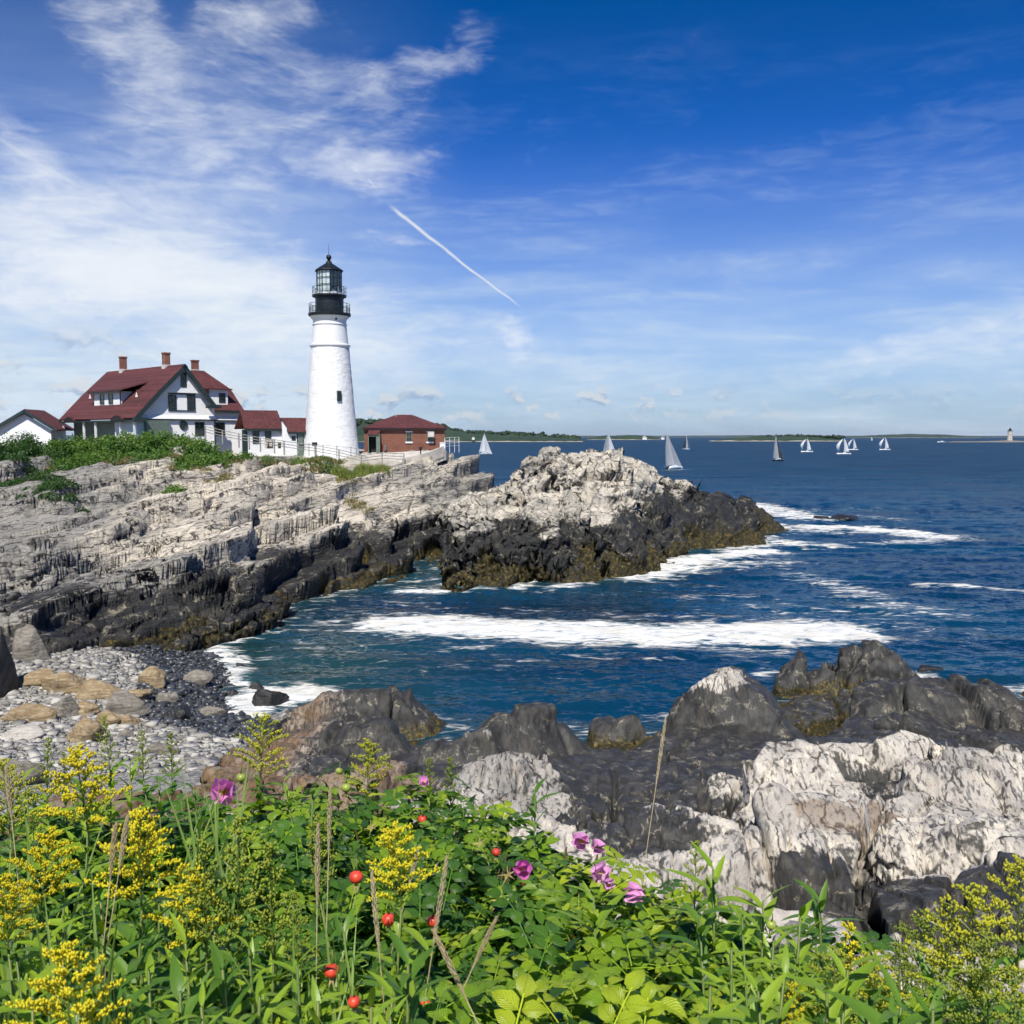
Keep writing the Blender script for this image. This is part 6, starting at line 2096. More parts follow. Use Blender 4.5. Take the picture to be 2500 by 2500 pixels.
# ------------------------------------------------------------------ scrub on the headland
def scrub(name, label, spots, n, size, mat, seed, blade=False, cat='bushes'):
    """leafy mounds: spots = [(x, y, z, rx, ry, h)]; many small leaf faces through the volume"""
    rng = np.random.default_rng(seed)
    wts = np.array([s[3] * s[4] * max(s[5], 0.5) ** 0.6 for s in spots]); wts /= wts.sum()
    k = rng.choice(len(spots), n, p=wts)
    S_ = np.array(spots)[k]
    if blade:
        a = rng.random(n) * 6.283; r = np.sqrt(rng.random(n))
        base = np.stack((S_[:, 0] + S_[:, 3] * r * np.cos(a), S_[:, 1] + S_[:, 4] * r * np.sin(a), S_[:, 2]), 1)
        base[:, 2] = np.maximum(S_[:, 2] - 0.2, -9)
        h = S_[:, 5] * rng.uniform(0.5, 1.1, n) * (1 - 0.4 * r ** 2)
        lean = rng.normal(size=(n, 2)) * 0.25
        w_ = size * rng.uniform(0.5, 1, n)
        ya = rng.random(n) * 3.14
        side = np.stack((np.cos(ya), np.sin(ya), 0 * ya), 1) * w_[:, None]
        tip = base + np.stack((lean[:, 0] * h, lean[:, 1] * h, h), 1)
        midp = base + np.stack((lean[:, 0] * h * 0.3, lean[:, 1] * h * 0.3, h * 0.55), 1)
        V = np.stack((base - side, base + side, midp + side * 0.8, midp - side * 0.8, tip, tip), 1)
        V[:, 5] += side * 0.1
        V = V.reshape(-1, 3)
        i6 = np.arange(n)[:, None] * 6
        F = np.concatenate((i6 + [0, 1, 2, 3], i6 + [3, 2, 5, 4]))
        tn = np.repeat(rng.random(n), 6)
    else:
        d = rng.normal(size=(n, 3)); d /= np.linalg.norm(d, axis=1)[:, None]
        d[:, 2] = np.abs(d[:, 2])
        r = rng.random(n) ** 0.22
        lump = 1 + 0.32 * fbm(d * 2.4 + S_[:, :3] * 0.9, 3, seed)
        c = S_[:, :3] + d * S_[:, 3:6] * (r * lump)[:, None]
        nn = d + rng.normal(size=(n, 3)) * 0.7; nn /= np.linalg.norm(nn, axis=1)[:, None]
        t1 = np.cross(nn, rng.normal(size=(n, 3))); t1 /= np.linalg.norm(t1, axis=1)[:, None]
        t2 = np.cross(nn, t1)
        w_ = size * rng.uniform(0.5, 1.2, n)[:, None]
        V = np.stack((c - t1 * w_, c + t2 * w_ * 0.55, c + t1 * w_, c - t2 * w_ * 0.55), 1).reshape(-1, 3)
        F = (np.arange(n)[:, None] * 4 + [0, 1, 2, 3])
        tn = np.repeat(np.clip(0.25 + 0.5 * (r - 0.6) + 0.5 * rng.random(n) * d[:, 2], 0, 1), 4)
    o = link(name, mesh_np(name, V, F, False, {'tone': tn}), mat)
    tag(o, label, cat, kind='stuff')


def hz_at(x_, y_):
    i = np.argmin((HV[:, 0] - x_) ** 2 + (HV[:, 1] - y_) ** 2)
    return HV[i, 2]


rng = np.random.default_rng(11)
sp = []
for k in range(95):                       # long bank of rose scrub in front of the house
    u = rng.uniform(95, 402)
    top = np.interp(u, [95, 130, 190, 240, 300, 350, 400], [824, 815, 812, 803, 806, 809, 825])
    d = rng.uniform(111.5, 118)
    p = P(u, top + rng.uniform(2, 14), d)
    g_ = hz_at(p[0], p[1])
    sp.append((p[0], p[1], g_ - 0.3, rng.uniform(1.1, 2.0), rng.uniform(1.0, 1.8), max(p[2] - g_, 0.8)))
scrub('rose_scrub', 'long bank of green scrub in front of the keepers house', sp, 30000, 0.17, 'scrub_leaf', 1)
for k in range(60):
    u = rng.uniform(60, 420)
    d = rng.uniform(106.5, 112)
    p = P(u, np.interp(u, [60, 250, 330, 420], [845, 838, 842, 850]) + rng.uniform(0, 12), d)
    g_ = hz_at(p[0], p[1])
    sp.append((p[0], p[1], g_ - 0.3, rng.uniform(0.9, 1.6), rng.uniform(0.9, 1.5), min(max(p[2] - g_, 0.6), 1.8)))
scrub('lower_scrub', 'lower edge of the green scrub hanging over the rocks under the house', sp[-60:], 14000, 0.16, 'scrub_leaf', 21)
sp = []
for k in range(36):                       # darker bushes at the far left
    u = rng.uniform(-40, 118)
    p = P(u, np.interp(u, [-40, 40, 118], [822, 810, 822]) + rng.uniform(0, 16), rng.uniform(109, 116))
    g_ = hz_at(p[0], p[1])
    sp.append((p[0], p[1], g_ - 0.3, rng.uniform(1.0, 1.8), rng.uniform(1.0, 1.6), max(p[2] - g_, 0.8)))
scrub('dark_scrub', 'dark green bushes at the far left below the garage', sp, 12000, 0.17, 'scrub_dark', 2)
sp = []
for k in range(70):                       # grassy slope with low bushes under the fence
    u = rng.uniform(395, 655)
    v = np.interp(u, [395, 480, 560, 650], [842, 852, 862, 872]) + rng.uniform(-6, 14)
    p = P(u, v, rng.uniform(111, 116.5))
    g_ = hz_at(p[0], p[1])
    sp.append((p[0], p[1], g_ - 0.2, rng.uniform(0.7, 1.3), rng.uniform(0.7, 1.2), min(max(p[2] - g_, 0.5), 1.5)))
scrub('slope_scrub', 'low green bushes on the slope below the rail fence', sp, 11000, 0.14, 'scrub_leaf', 3)
scrub('slope_grass', 'tufts of yellowing grass on the slope below the rail fence', [(s[0] + rng.normal() * 0.8, s[1] - 0.8, s[2] + 0.1, 1.2, 1.0, 0.8) for s in sp], 5000, 0.05, 'dry_grass', 4, True, 'grass')
sp = []
for k in range(26):                       # bright tall grass in front of the terrace
    u = rng.uniform(636, 735)
    v = np.interp(u, [636, 660, 700, 735], [930, 905, 890, 890]) + rng.uniform(-8, 6)
    d = rng.uniform(108.5, 113.5)
    p = P(u, v, d); g_ = hz_at(p[0], p[1])
    sp.append((p[0], p[1], g_ + 0.1, 0.9, 0.8, rng.uniform(0.9, 1.6)))
scrub('tall_grass', 'bright green and yellow tall grass patch in front of the terrace', sp, 7000, 0.05, 'tall_grass', 5, True, 'grass')
for (u0, u1, v0, v1, d0, d1, nn, lab, mt, bl, sd) in (
        (35, 150, 905, 940, 88, 98, 5000, 'green creeping bushes on the rocks at the left', 'scrub_dark', False, 6),
        (-20, 90, 850, 885, 98, 107, 7000, 'low scrub below the dark bushes at the far left', 'scrub_dark', False, 7),
        (330, 440, 870, 900, 104, 110, 2200, 'dry grass in the rock clefts below the scrub', 'dry_grass', True, 8),
        (655, 690, 940, 955, 100, 104, 900, 'small tuft of dry grass on the pale rock', 'dry_grass', True, 9),
        (320, 345, 905, 920, 96, 100, 700, 'small green clump on the rocks below the scrub', 'scrub_leaf', False, 10),
        (60, 330, 862, 880, 106, 111, 3500, 'straw coloured grass at the foot of the long scrub bank', 'dry_grass', True, 12)):
    sp = []
    for k in range(16):
        p = P(rng.uniform(u0, u1), rng.uniform(v0, v1), rng.uniform(d0, d1)); g_ = hz_at(p[0], p[1])
        sp.append((p[0], p[1], g_ - 0.05, rng.uniform(0.6, 1.3), rng.uniform(0.6, 1.2), 0.75 if not bl else 0.6))
    scrub('grass_tufts' if bl else 'low_scrub', lab, sp, nn, 0.045 if bl else 0.13, mt, sd, bl, 'grass' if bl else 'bushes')


# ------------------------------------------------------------------ the bank in front with its plants
RNG = random.Random(7)


def edge_y(x_):
    return 4.5 - 0.55 * np.clip(x_ - 0.3, 0, 3.0)


def bank_z(x_, y_):
    e = edge_y(x_)
    return 10.98 - 0.03 * np.maximum(y_, 0) - 2.2 * np.clip(y_ - e, 0, 9) ** 1.15


gx, gy = np.meshgrid(np.linspace(-16, 16, 120), np.linspace(-6, 7.6, 110))
gx, gy = gx.ravel(), gy.ravel()
gz = bank_z(gx, gy) + 0.05 * fbm(np.stack((gx, gy, gx * 0), 1) * 2.5, 3, 3)
idx = np.arange(120 * 110).reshape(110, 120)
FB2 = np.stack((idx[:-1, :-1], idx[:-1, 1:], idx[1:, 1:], idx[1:, :-1]), -1).reshape(-1, 4)
tag(link('bank_ground', mesh_np('bank_ground', np.stack((gx, gy, gz), 1), FB2, True), 'soil'), kind='structure')

for (ud, vd, d, dims, sd, lab) in ((1745, 1850, 4.6, (1.15, 0.9, 0.75), 81, 'near pale rock between the goldenrods at the lower right'),
                                  (1475, 1755, 6.0, (0.9, 0.7, 0.5), 83, 'pale rock just behind the leafy stems right of the roses'),
                                  (1575, 1795, 5.4, (0.8, 0.6, 0.45), 85, 'pale rock ridge behind the leafy stems, left of the yellow goldenrod spike'),
                                  ):
    o = link('near_rock', boulder_mesh('near_rock', dims, sd, 16, 0.06), 'shore_rock')
    p = P(ud, vd, d); o.location = (p[0], p[1], p[2] - dims[2] * 0.35)
    tag(o, lab, 'rock', 'pale rocks behind the plants')


def leaf_grid(L, W_, fold, droop, nl=6, base=(0, 0, 0), yaw=0.0, pitch=0.0, shape=0.62, serr=0.0):
    """one blade: returns verts, quads, uv"""
    V = []; UV = []; F = []
    for j in range(nl + 1):
        t = j / nl
        w_ = W_ * (math.sin(math.pi * t ** shape) ** 0.85 if 0 < t < 1 else 0.04)
        if serr and 0 < j < nl:
            w_ *= 1 + serr * (1 if j % 2 else -1)
        y_ = L * t
        z_ = -droop * L * t * t
        for i, s in enumerate((-1, -0.5, 0, 0.5, 1)):
            V.append((s * w_ / 2, y_, z_ + fold * abs(s) * w_ / 2 - 0.15 * fold * (s * s) * w_))
            UV.append((0.5 + s / 2, t))
    for j in range(nl):
        for i in range(4):
            a = j * 5 + i
            F.append((a, a + 1, a + 6, a + 5))
    V = np.array(V)
    Rm = np.array(Matrix.Rotation(yaw, 3, 'Z') @ Matrix.Rotation(pitch, 3, 'X'))
    return V @ Rm.T + np.array(base), np.array(F), np.array(UV)


def mesh_uv(name, parts, mat):
    Vs = []; Fs = []; Us = []; b = 0
    for V, F, U in parts:
        Vs.append(V); Fs.append(F + b); Us.append(U); b += len(V)
    V, F, U = np.concatenate(Vs), np.concatenate(Fs), np.concatenate(Us)
    me = mesh_np(name, V, F, True)
    uv = me.uv_layers.new(name='UVMap')
    uv.data.foreach_set('uv', U[F.ravel()].astype(np.float32).ravel())
    me.materials.append(M[mat])
    return me


def rose_leaf_mesh(mat, seed):
    r = random.Random(seed)
    parts = []
    L = 0.125
    for k in range(3):
        y_ = L * (0.22 + 0.23 * k)
        for s in (-1, 1):
            sz = 0.040 * (0.85 + 0.12 * k) * r.uniform(0.9, 1.1)
            parts.append(leaf_grid(sz, sz * 0.66, 0.5, r.uniform(0.1, 0.4), 6, (s * 0.003, y_, -0.02 * (y_ / L) ** 2), -s * r.uniform(0.95, 1.25), r.uniform(-0.1, 0.15), 0.75, 0.05))
    sz = 0.046
    parts.append(leaf_grid(sz, sz * 0.70, 0.5, 0.3, 6, (0, L * 0.86, -0.016), 0.0, -0.1, 0.78, 0.05))
    V = []; F = []
    for j in range(5):
        y_ = L * j / 4 * 0.92
        for s in (-1, 1):
            V.append((s * 0.0012, y_, -0.018 * (y_ / L) ** 2 - 0.001))
    for j in range(4):
        F.append((2 * j, 2 * j + 1, 2 * j + 3, 2 * j + 2))
    parts.append((np.array(V), np.array(F), np.full((10, 2), 0.5)))
    return mesh_uv('rose_leaf', parts, mat)


ROSE = {m_: [rose_leaf_mesh(m_, 10 + k) for k in range(3)] for m_ in ('rose_leaf', 'rose_leaf_mid', 'rose_leaf_young')}
GLEAF = {m_: [mesh_uv('leaf', [leaf_grid(0.105, 0.022 + 0.003 * k, 0.35, 0.15 + 0.22 * k, 7, shape=0.72)], m_) for k in range(3)] for m_ in ('goldenrod_leaf', 'goldenrod_leaf_bright')}


def place(name, me, parent, loc, rot, s):
    o = bpy.data.objects.new(name, me)
    COL.objects.link(o)
    o.parent = parent
    o.matrix_local = Matrix.LocRotScale(Vector(loc), rot, Vector((s, s, s)))
    return o


def face_rot(normal, heading, roll=0.0):
    """rotation taking +Z to normal with +Y near heading"""
    z_ = Vector(normal).normalized()
    y_ = Vector(heading); y_ = (y_ - z_ * y_.dot(z_))
    if y_.length < 1e-4:
        y_ = z_.orthogonal()
    y_.normalize(); x_ = y_.cross(z_)
    return Matrix((x_, y_, z_)).transposed().to_quaternion()


# ---- roses
HIPS = [  # ud, vd, d, radius, material
    (672, 1655, 2.35, 0.0175, 'hip_red'), (733, 1735, 2.15, 0.0155, 'hip_red'), (817, 1738, 2.3, 0.0150, 'hip_red'), (626, 1832, 1.9, 0.0155, 'hip_red'),
    (980, 1672, 3.0, 0.0165, 'hip_red'), (936, 1608, 3.2, 0.015, 'hip_red'), (797, 1546, 3.5, 0.016, 'hip_red'), (668, 1890, 1.8, 0.012, 'hip_red'), (803, 1895, 2.0, 0.011, 'hip_red'),
    (1075, 1770, 2.6, 0.010, 'hip_red'), (455, 1467, 3.5, 0.017, 'hip_green'), (653, 1486, 3.7, 0.019, 'hip_green'), (640, 1455, 3.8, 0.015, 'hip_green'), (1455, 1745, 2.6, 0.014, 'hip_green'), (447, 1578, 2.9, 0.016, 'hip_green')]
FLOWERS = [(423, 1497, 3.0, 0.058, 'rose_petal', (0.2, -0.7, 0.65)), (1100, 1588, 3.1, 0.040, 'rose_petal_pale', (-0.5, -0.6, 0.4)), (1122, 1597, 3.1, 0.034, 'rose_petal_pale', (0.7, -0.5, 0.2)),
           (985, 1643, 2.9, 0.040, 'rose_petal', (0.1, -0.6, 0.6)), (1130, 1652, 2.8, 0.040, 'rose_petal_pale', (0.3, -0.4, 0.5)), (1187, 1682, 2.6, 0.040, 'rose_petal_pale', (0.6, -0.6, 0.1)),
           (1150, 1668, 2.7, 0.026, 'rose_petal_pale', (-0.2, -0.8, 0.2)), (800, 1478, 3.7, 0.026, 'rose_petal', (0, -0.5, 0.9))]


def petal_parts(sz, r):
    parts = []
    for k in range(6):
        a = k * 6.283 / 5 + r.uniform(-0.2, 0.2) if k < 5 else 0.6
        V, F, U = leaf_grid(sz, sz * 1.25, -0.5, -0.55 if k < 5 else -0.9, 6, (0, 0, 0), a, 0.55 + r.uniform(-0.25, 0.4), 0.50)
        V = V + np.random.default_rng(k).normal(size=V.shape) * sz * 0.03
        parts.append((V, F, U))
    return parts


SHRUBS = [  # ud, v_top, d, radius, share of young leaves, label
    (660, 1455, 3.95, 0.46, 0.25, 'rose shrub with green hips on top, in front of the white shore rock'),
    (450, 1500, 3.75, 0.42, 0.12, 'rose shrub behind the large magenta rose'),
    (565, 1500, 3.75, 0.40, 0.15, 'rose shrub between the magenta rose and the tallest rose mound'),
    (810, 1485, 3.85, 0.42, 0.18, 'dark rose shrub with a pink bud, in front of the grey shore rock'),
    (345, 1555, 3.4, 0.40, 0.05, 'rose shrub behind the second goldenrod from the left'),
    (740, 1545, 3.45, 0.42, 0.05, 'dark leaved rose shrub just below the tallest rose mound'),
    (925, 1560, 3.45, 0.42, 0.08, 'dark rose shrub at the foot of the white grey rocks'),
    (1030, 1600, 3.3, 0.38, 0.12, 'rose shrub carrying the middle purple rose'),
    (600, 1610, 3.0, 0.38, 0.05, 'dark rose shrub behind the tan grass plumes'),
    (865, 1620, 3.0, 0.40, 0.05, 'dark rose shrub right of the bright goldenrod spike'),
    (1115, 1640, 3.0, 0.36, 0.45, 'lime green rose shrub below the pair of pink roses'),
    (1240, 1695, 2.85, 0.34, 0.25, 'rose shrub with the rightmost pink rose'),
    (735, 1690, 2.6, 0.38, 0.05, 'shaded rose shrub with three red hips in the middle'),
    (985, 1700, 2.65, 0.38, 0.10, 'shaded rose shrub under the red hip and dry star calyx'),
    (1350, 1720, 2.6, 0.32, 0.30, 'rose shrub at the right border of the roses'),
    (1150, 1760, 2.3, 0.36, 0.35, 'sunny rose shrub with large leaves in the right middle'),
    (900, 1790, 2.2, 0.36, 0.12, 'rose shrub crossed by slanting straw stalks'),
    (660, 1800, 2.1, 0.32, 0.10, 'rose shrub with the lowest red hip'),
    (1300, 1810, 2.15, 0.34, 0.40, 'yellow green rose shrub low in the right middle'),
    (1060, 1870, 1.85, 0.32, 0.45, 'lowest rose shrub with big yellow green leaves at the bottom edge'),
    (1230, 1890, 1.8, 0.30, 0.40, 'bottom edge rose shrub right of the lowest big leaved one'),
    (860, 1900, 1.8, 0.30, 0.25, 'bottom edge rose shrub left of the lowest big leaved one'),
    (1420, 1900, 1.9, 0.30, 0.25, 'bottom edge rose shrub among the leafy stems at the right'),
    (530, 1560, 3.1, 0.36, 0.06, 'shaded rose shrub left of the tan grass plumes'),
    (470, 1640, 2.7, 0.36, 0.05, 'shaded rose shrub behind the green budded goldenrods'),
    (150, 1640, 2.9, 0.40, 0.05, 'shaded rose shrub behind the leftmost goldenrods'),
    (20, 1600, 2.9, 0.40, 0.06, 'rose shrub cut by the left edge of the picture'),
    (235, 1535, 3.5, 0.42, 0.15, 'rose shrub below the second dark green spire at the left'),
    (110, 1530, 3.3, 0.42, 0.12, 'rose shrub behind the tallest yellow goldenrod'),
    (-10, 1520, 3.3, 0.42, 0.10, 'rose shrub at the left edge below the grey boulder'),
    (320, 1510, 3.8, 0.40, 0.20, 'small leaved rose shrub bordering the brown slab at the left'),
    (1520, 1840, 2.2, 0.30, 0.15, 'low rose shrub among narrow leaved stems right of the roses'),
    (1570, 1775, 3.0, 0.22, 0.05, 'small round leaved rose sprig in front of the black rock face'),
]
shrub_objs = []
CAMV = Vector((0, 0, CAM_H))


def rose_shrub(ud, vt, d, rad, young, lab, seed):
    r = random.Random(seed)
    top = P(ud, vt, d)
    gz_ = float(bank_z(np.array(top[0]), np.array(top[1])))
    hgt = max(top[2] - gz_, 0.35)
    t = thing('rose_shrub', lab, 'shrub', (top[0], top[1], gz_), 0, 'rugosa rose shrubs on the bank')
    st = MB()
    tips = []
    for k in range(7):
        a = r.uniform(0, 6.283); q = r.uniform(0.2, 0.8) * rad
        tip = (q * math.cos(a), q * math.sin(a), hgt * r.uniform(0.6, 0.92))
        st.tube([(0.05 * math.cos(a), 0.05 * math.sin(a), -0.1), (0.55 * tip[0], 0.55 * tip[1], tip[2] * 0.6), tip], [0.008, 0.006, 0.003], 5)
        tips.append(tip)
    so_ = link('stems', st.mesh('stems'), 'woody_stem')
    so_.parent = t
    rz_ = min(hgt * 0.75, rad * 1.1)
    n = min(290, int(205 * (rad / 0.4) ** 1.2))
    for k in range(n):
        # dome directions, mostly the side that looks up and towards open air
        a = r.uniform(0, 6.283); u_ = r.random() ** 0.75
        ph = math.acos(1 - 1.15 * u_)
        dv = Vector((math.sin(ph) * math.cos(a), math.sin(ph) * math.sin(a), math.cos(ph)))
        rr = r.uniform(0.80, 1.04)
        loc = Vector((dv.x * rad * rr, dv.y * rad * rr, hgt - rz_ + dv.z * rz_ * rr - 0.015))
        nrm = (dv * 0.8 + Vector((0, -0.15, 0.75)) + Vector((r.gauss(0, .38), r.gauss(0, .38), r.gauss(0, .2))))
        yg = r.random()
        m_ = 'rose_leaf_young' if yg < young * 0.8 else ('rose_leaf_mid' if yg < young * 0.8 + 0.38 + young * 0.6 else 'rose_leaf')
        place('leaf', r.choice(ROSE[m_]), t, loc, face_rot(nrm, dv + Vector((r.gauss(0, .6), r.gauss(0, .6), 0))), r.uniform(0.85, 1.30))
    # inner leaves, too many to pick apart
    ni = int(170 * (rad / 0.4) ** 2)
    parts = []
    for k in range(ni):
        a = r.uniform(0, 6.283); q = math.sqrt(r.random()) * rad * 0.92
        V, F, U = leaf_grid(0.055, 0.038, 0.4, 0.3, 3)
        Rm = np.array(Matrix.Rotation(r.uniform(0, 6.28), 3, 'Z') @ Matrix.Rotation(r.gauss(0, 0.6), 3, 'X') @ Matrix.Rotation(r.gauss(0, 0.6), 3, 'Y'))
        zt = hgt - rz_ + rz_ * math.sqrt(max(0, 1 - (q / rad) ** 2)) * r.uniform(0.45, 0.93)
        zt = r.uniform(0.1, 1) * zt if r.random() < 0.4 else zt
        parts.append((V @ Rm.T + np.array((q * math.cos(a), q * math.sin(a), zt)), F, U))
    io = link('inner_foliage', mesh_uv('inner_foliage', parts, 'inner_leaf_shaded'), None)
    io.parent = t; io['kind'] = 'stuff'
    shrub_objs.append((t, top, rad))
    return t


for i, s in enumerate(SHRUBS):
    rose_shrub(*s, 100 + i)


def nearest_shrub(p):
    return min(shrub_objs, key=lambda s: np.linalg.norm(s[1] - p))[0]


hipm = {}
for mt in ('hip_red', 'hip_green'):
    me = MB().lathe([(0.12, -0.86), (0.62, -0.70), (0.95, -0.28), (1.0, 0.1), (0.82, 0.55), (0.42, 0.80), (0.20, 0.88)], 16).mesh('rose_hip', True)
    me.materials.append(M[mt]); hipm[mt] = me
sep_me = mesh_uv('sepals', [leaf_grid(1.3, 0.34, 0.3, 0.3, 5, (0, 0, -0.80), k * 1.2566, -0.9, 0.4) for k in range(5)], 'sepal_dry')
ped_me = MB().tube([(0, 0, 0.8), (0.1, 0, 1.6), (0.0, 0.2, 2.6)], [0.16, 0.13, 0.13], 6).mesh('pedicel', True)
ped_me.materials.append(M['green_stem'])
for (ud, vd, d, r_, mt) in HIPS:
    p = P(ud, vd, d)
    s = nearest_shrub(p)
    q = Vector(p) - s.location
    h = place('rose_hip', hipm[mt], s, q, Matrix.Rotation(RNG.gauss(0, 0.35), 3, 'X').to_quaternion(), r_)
    h['label'] = 'glossy red rose hip' if mt == 'hip_red' else 'unripe green rose hip'
    place('sepals', sep_me, h, (0, 0, 0), Matrix.Identity(3).to_quaternion(), 1.0)
    place('pedicel', ped_me, h, (0, 0, 0), Matrix.Identity(3).to_quaternion(), 1.0)
for i, (ud, vd, d, sz, mt, nrm) in enumerate(FLOWERS):
    p = P(ud, vd, d)
    s = nearest_shrub(p)
    me = mesh_uv('rose_flower', petal_parts(sz, random.Random(i)), mt)
    f = place('rose_flower', me, s, Vector(p) - s.location, face_rot(nrm, (0.3, 0, 1)), 1.0)
    f['label'] = 'open magenta rose with white heart' if mt == 'rose_petal' else 'crumpled pale pink rose'
    sm = MB()
    for k in range(26):
        a = k * 2.4; q = 0.12 * sz * math.sqrt(k / 26) * 2
        sm.tube([(0, 0, 0), (q * math.cos(a), q * math.sin(a), sz * 0.28)], [0.0006, 0.0014], 4)
    st_me = sm.mesh('stamens'); st_me.materials.append(M['goldenrod_yellow'])
    place('stamens', st_me, f, (0, 0, 0), Matrix.Identity(3).to_quaternion(), 1.0)
# dry star shaped calyxes
cal_me = mesh_uv('dry_calyx', [leaf_grid(0.024 + 0.004 * (k % 3), 0.005, 0.3, 0.3, 5, (0, 0, 0), k * 1.2566 + 0.3 * (k % 2), 0.45 - 0.3 * (k % 2), 0.3) for k in range(5)], 'sepal_dry')
for ud, vd, d in ((958, 1650, 2.95), (905, 1590, 3.2), (945, 1700, 2.9), (700, 1560, 3.2)):
    p = P(ud, vd, d); s = nearest_shrub(p)
    place('dry_calyx', cal_me, s, Vector(p) - s.location, face_rot((RNG.gauss(0, .4), -0.8, 0.5), (0, 0, 1)), RNG.uniform(0.9, 1.3))


# ---- goldenrods
def plume_parts(seed, kind, fs=1.0, dens=1.0):
    """branches with florets; kind open / narrow"""
    r = random.Random(seed)
    fl_v = []; fl_f = []; st = MB()
    H = 0.20
    nb = 27 if kind == 'open' else 18
    st.tube([(0, 0, -0.04), (0, 0, H)], [0.0022, 0.0010], 5)

    def floret(p, dv, s):
        dv = dv.normalized(); x_ = dv.orthogonal().normalized(); y_ = dv.cross(x_)
        b = len(fl_v)
        fl_v.append(tuple(p - dv * s * 0.35))
        for k in range(4):
            a = k * 1.5708 + r.random()
            fl_v.append(tuple(p + dv * s * 0.45 + (x_ * math.cos(a) + y_ * math.sin(a)) * s * 0.36))
        fl_v.append(tuple(p + dv * s * 1.05))
        for k in range(4):
            fl_f.append((b, b + 1 + k, b + 1 + (k + 1) % 4)); fl_f.append((b + 5, b + 1 + (k + 1) % 4, b + 1 + k))
    for i in range(nb):
        t = i / (nb - 1)
        z0 = H * (0.02 + 0.92 * t)
        a = i * 2.4 + r.uniform(-0.4, 0.4)
        L = (0.088 * (1 - t) ** 0.75 + 0.018) * (1.0 if kind == 'open' else 0.45) * r.uniform(0.75, 1.15)
        up = 0.95 if kind == 'open' else 1.3
        pts = []
        for k in range(7):
            s = k / 6
            rr = L * s
            zz = z0 + L * (up * s - 0.42 * s * s)
            pts.append(Vector((rr * math.cos(a), rr * math.sin(a), zz)))
        st.tube([tuple(p) for p in pts], [0.0011] * 6 + [0.0006], 4)
        nf = int((8 + L / 0.0021) * dens)
        for k in range(nf):
            s = 0.22 + 0.78 * k / nf
            j = min(int(s * 6), 5); fr = s * 6 - j
            p = pts[j].lerp(pts[j + 1], fr)
            dv = Vector((r.gauss(0, 0.5), r.gauss(0, 0.5), 0.9 + r.random() * 0.5)) + (pts[j + 1] - pts[j]).normalized() * 0.4
            floret(p + Vector((r.gauss(0, 0.0042), r.gauss(0, 0.0042), r.random() * 0.008 - 0.001)), dv, r.uniform(0.0050, 0.0088) * fs)
    for k in range(14):
        floret(Vector((r.gauss(0, 0.003), r.gauss(0, 0.003), H * (0.88 + 0.14 * k / 14))), Vector((r.gauss(0, .4), r.gauss(0, .4), 1)), 0.006)
    return fl_v, fl_f, st


PLUME = {}
for kind in ('open', 'narrow'):
    for v_ in range(3):
        for mt in ('goldenrod_yellow', 'goldenrod_lime', 'goldenrod_bud'):
            fv, ff, st = plume_parts(50 + v_ + (9 if kind == 'narrow' else 0), kind, *{'goldenrod_yellow': (1.0, 1.0), 'goldenrod_lime': (0.9, 0.72), 'goldenrod_bud': (0.85, 0.85)}[mt])
            me = mesh_np('flower_plume', np.array(fv), np.array(ff), False)
            me.materials.append(M[mt])
            PLUME[(kind, mt, v_)] = me
            sm = st.mesh('plume_branches'); sm.materials.append(M['green_stem'])
            PLUME[(kind, mt + 'st', v_)] = sm


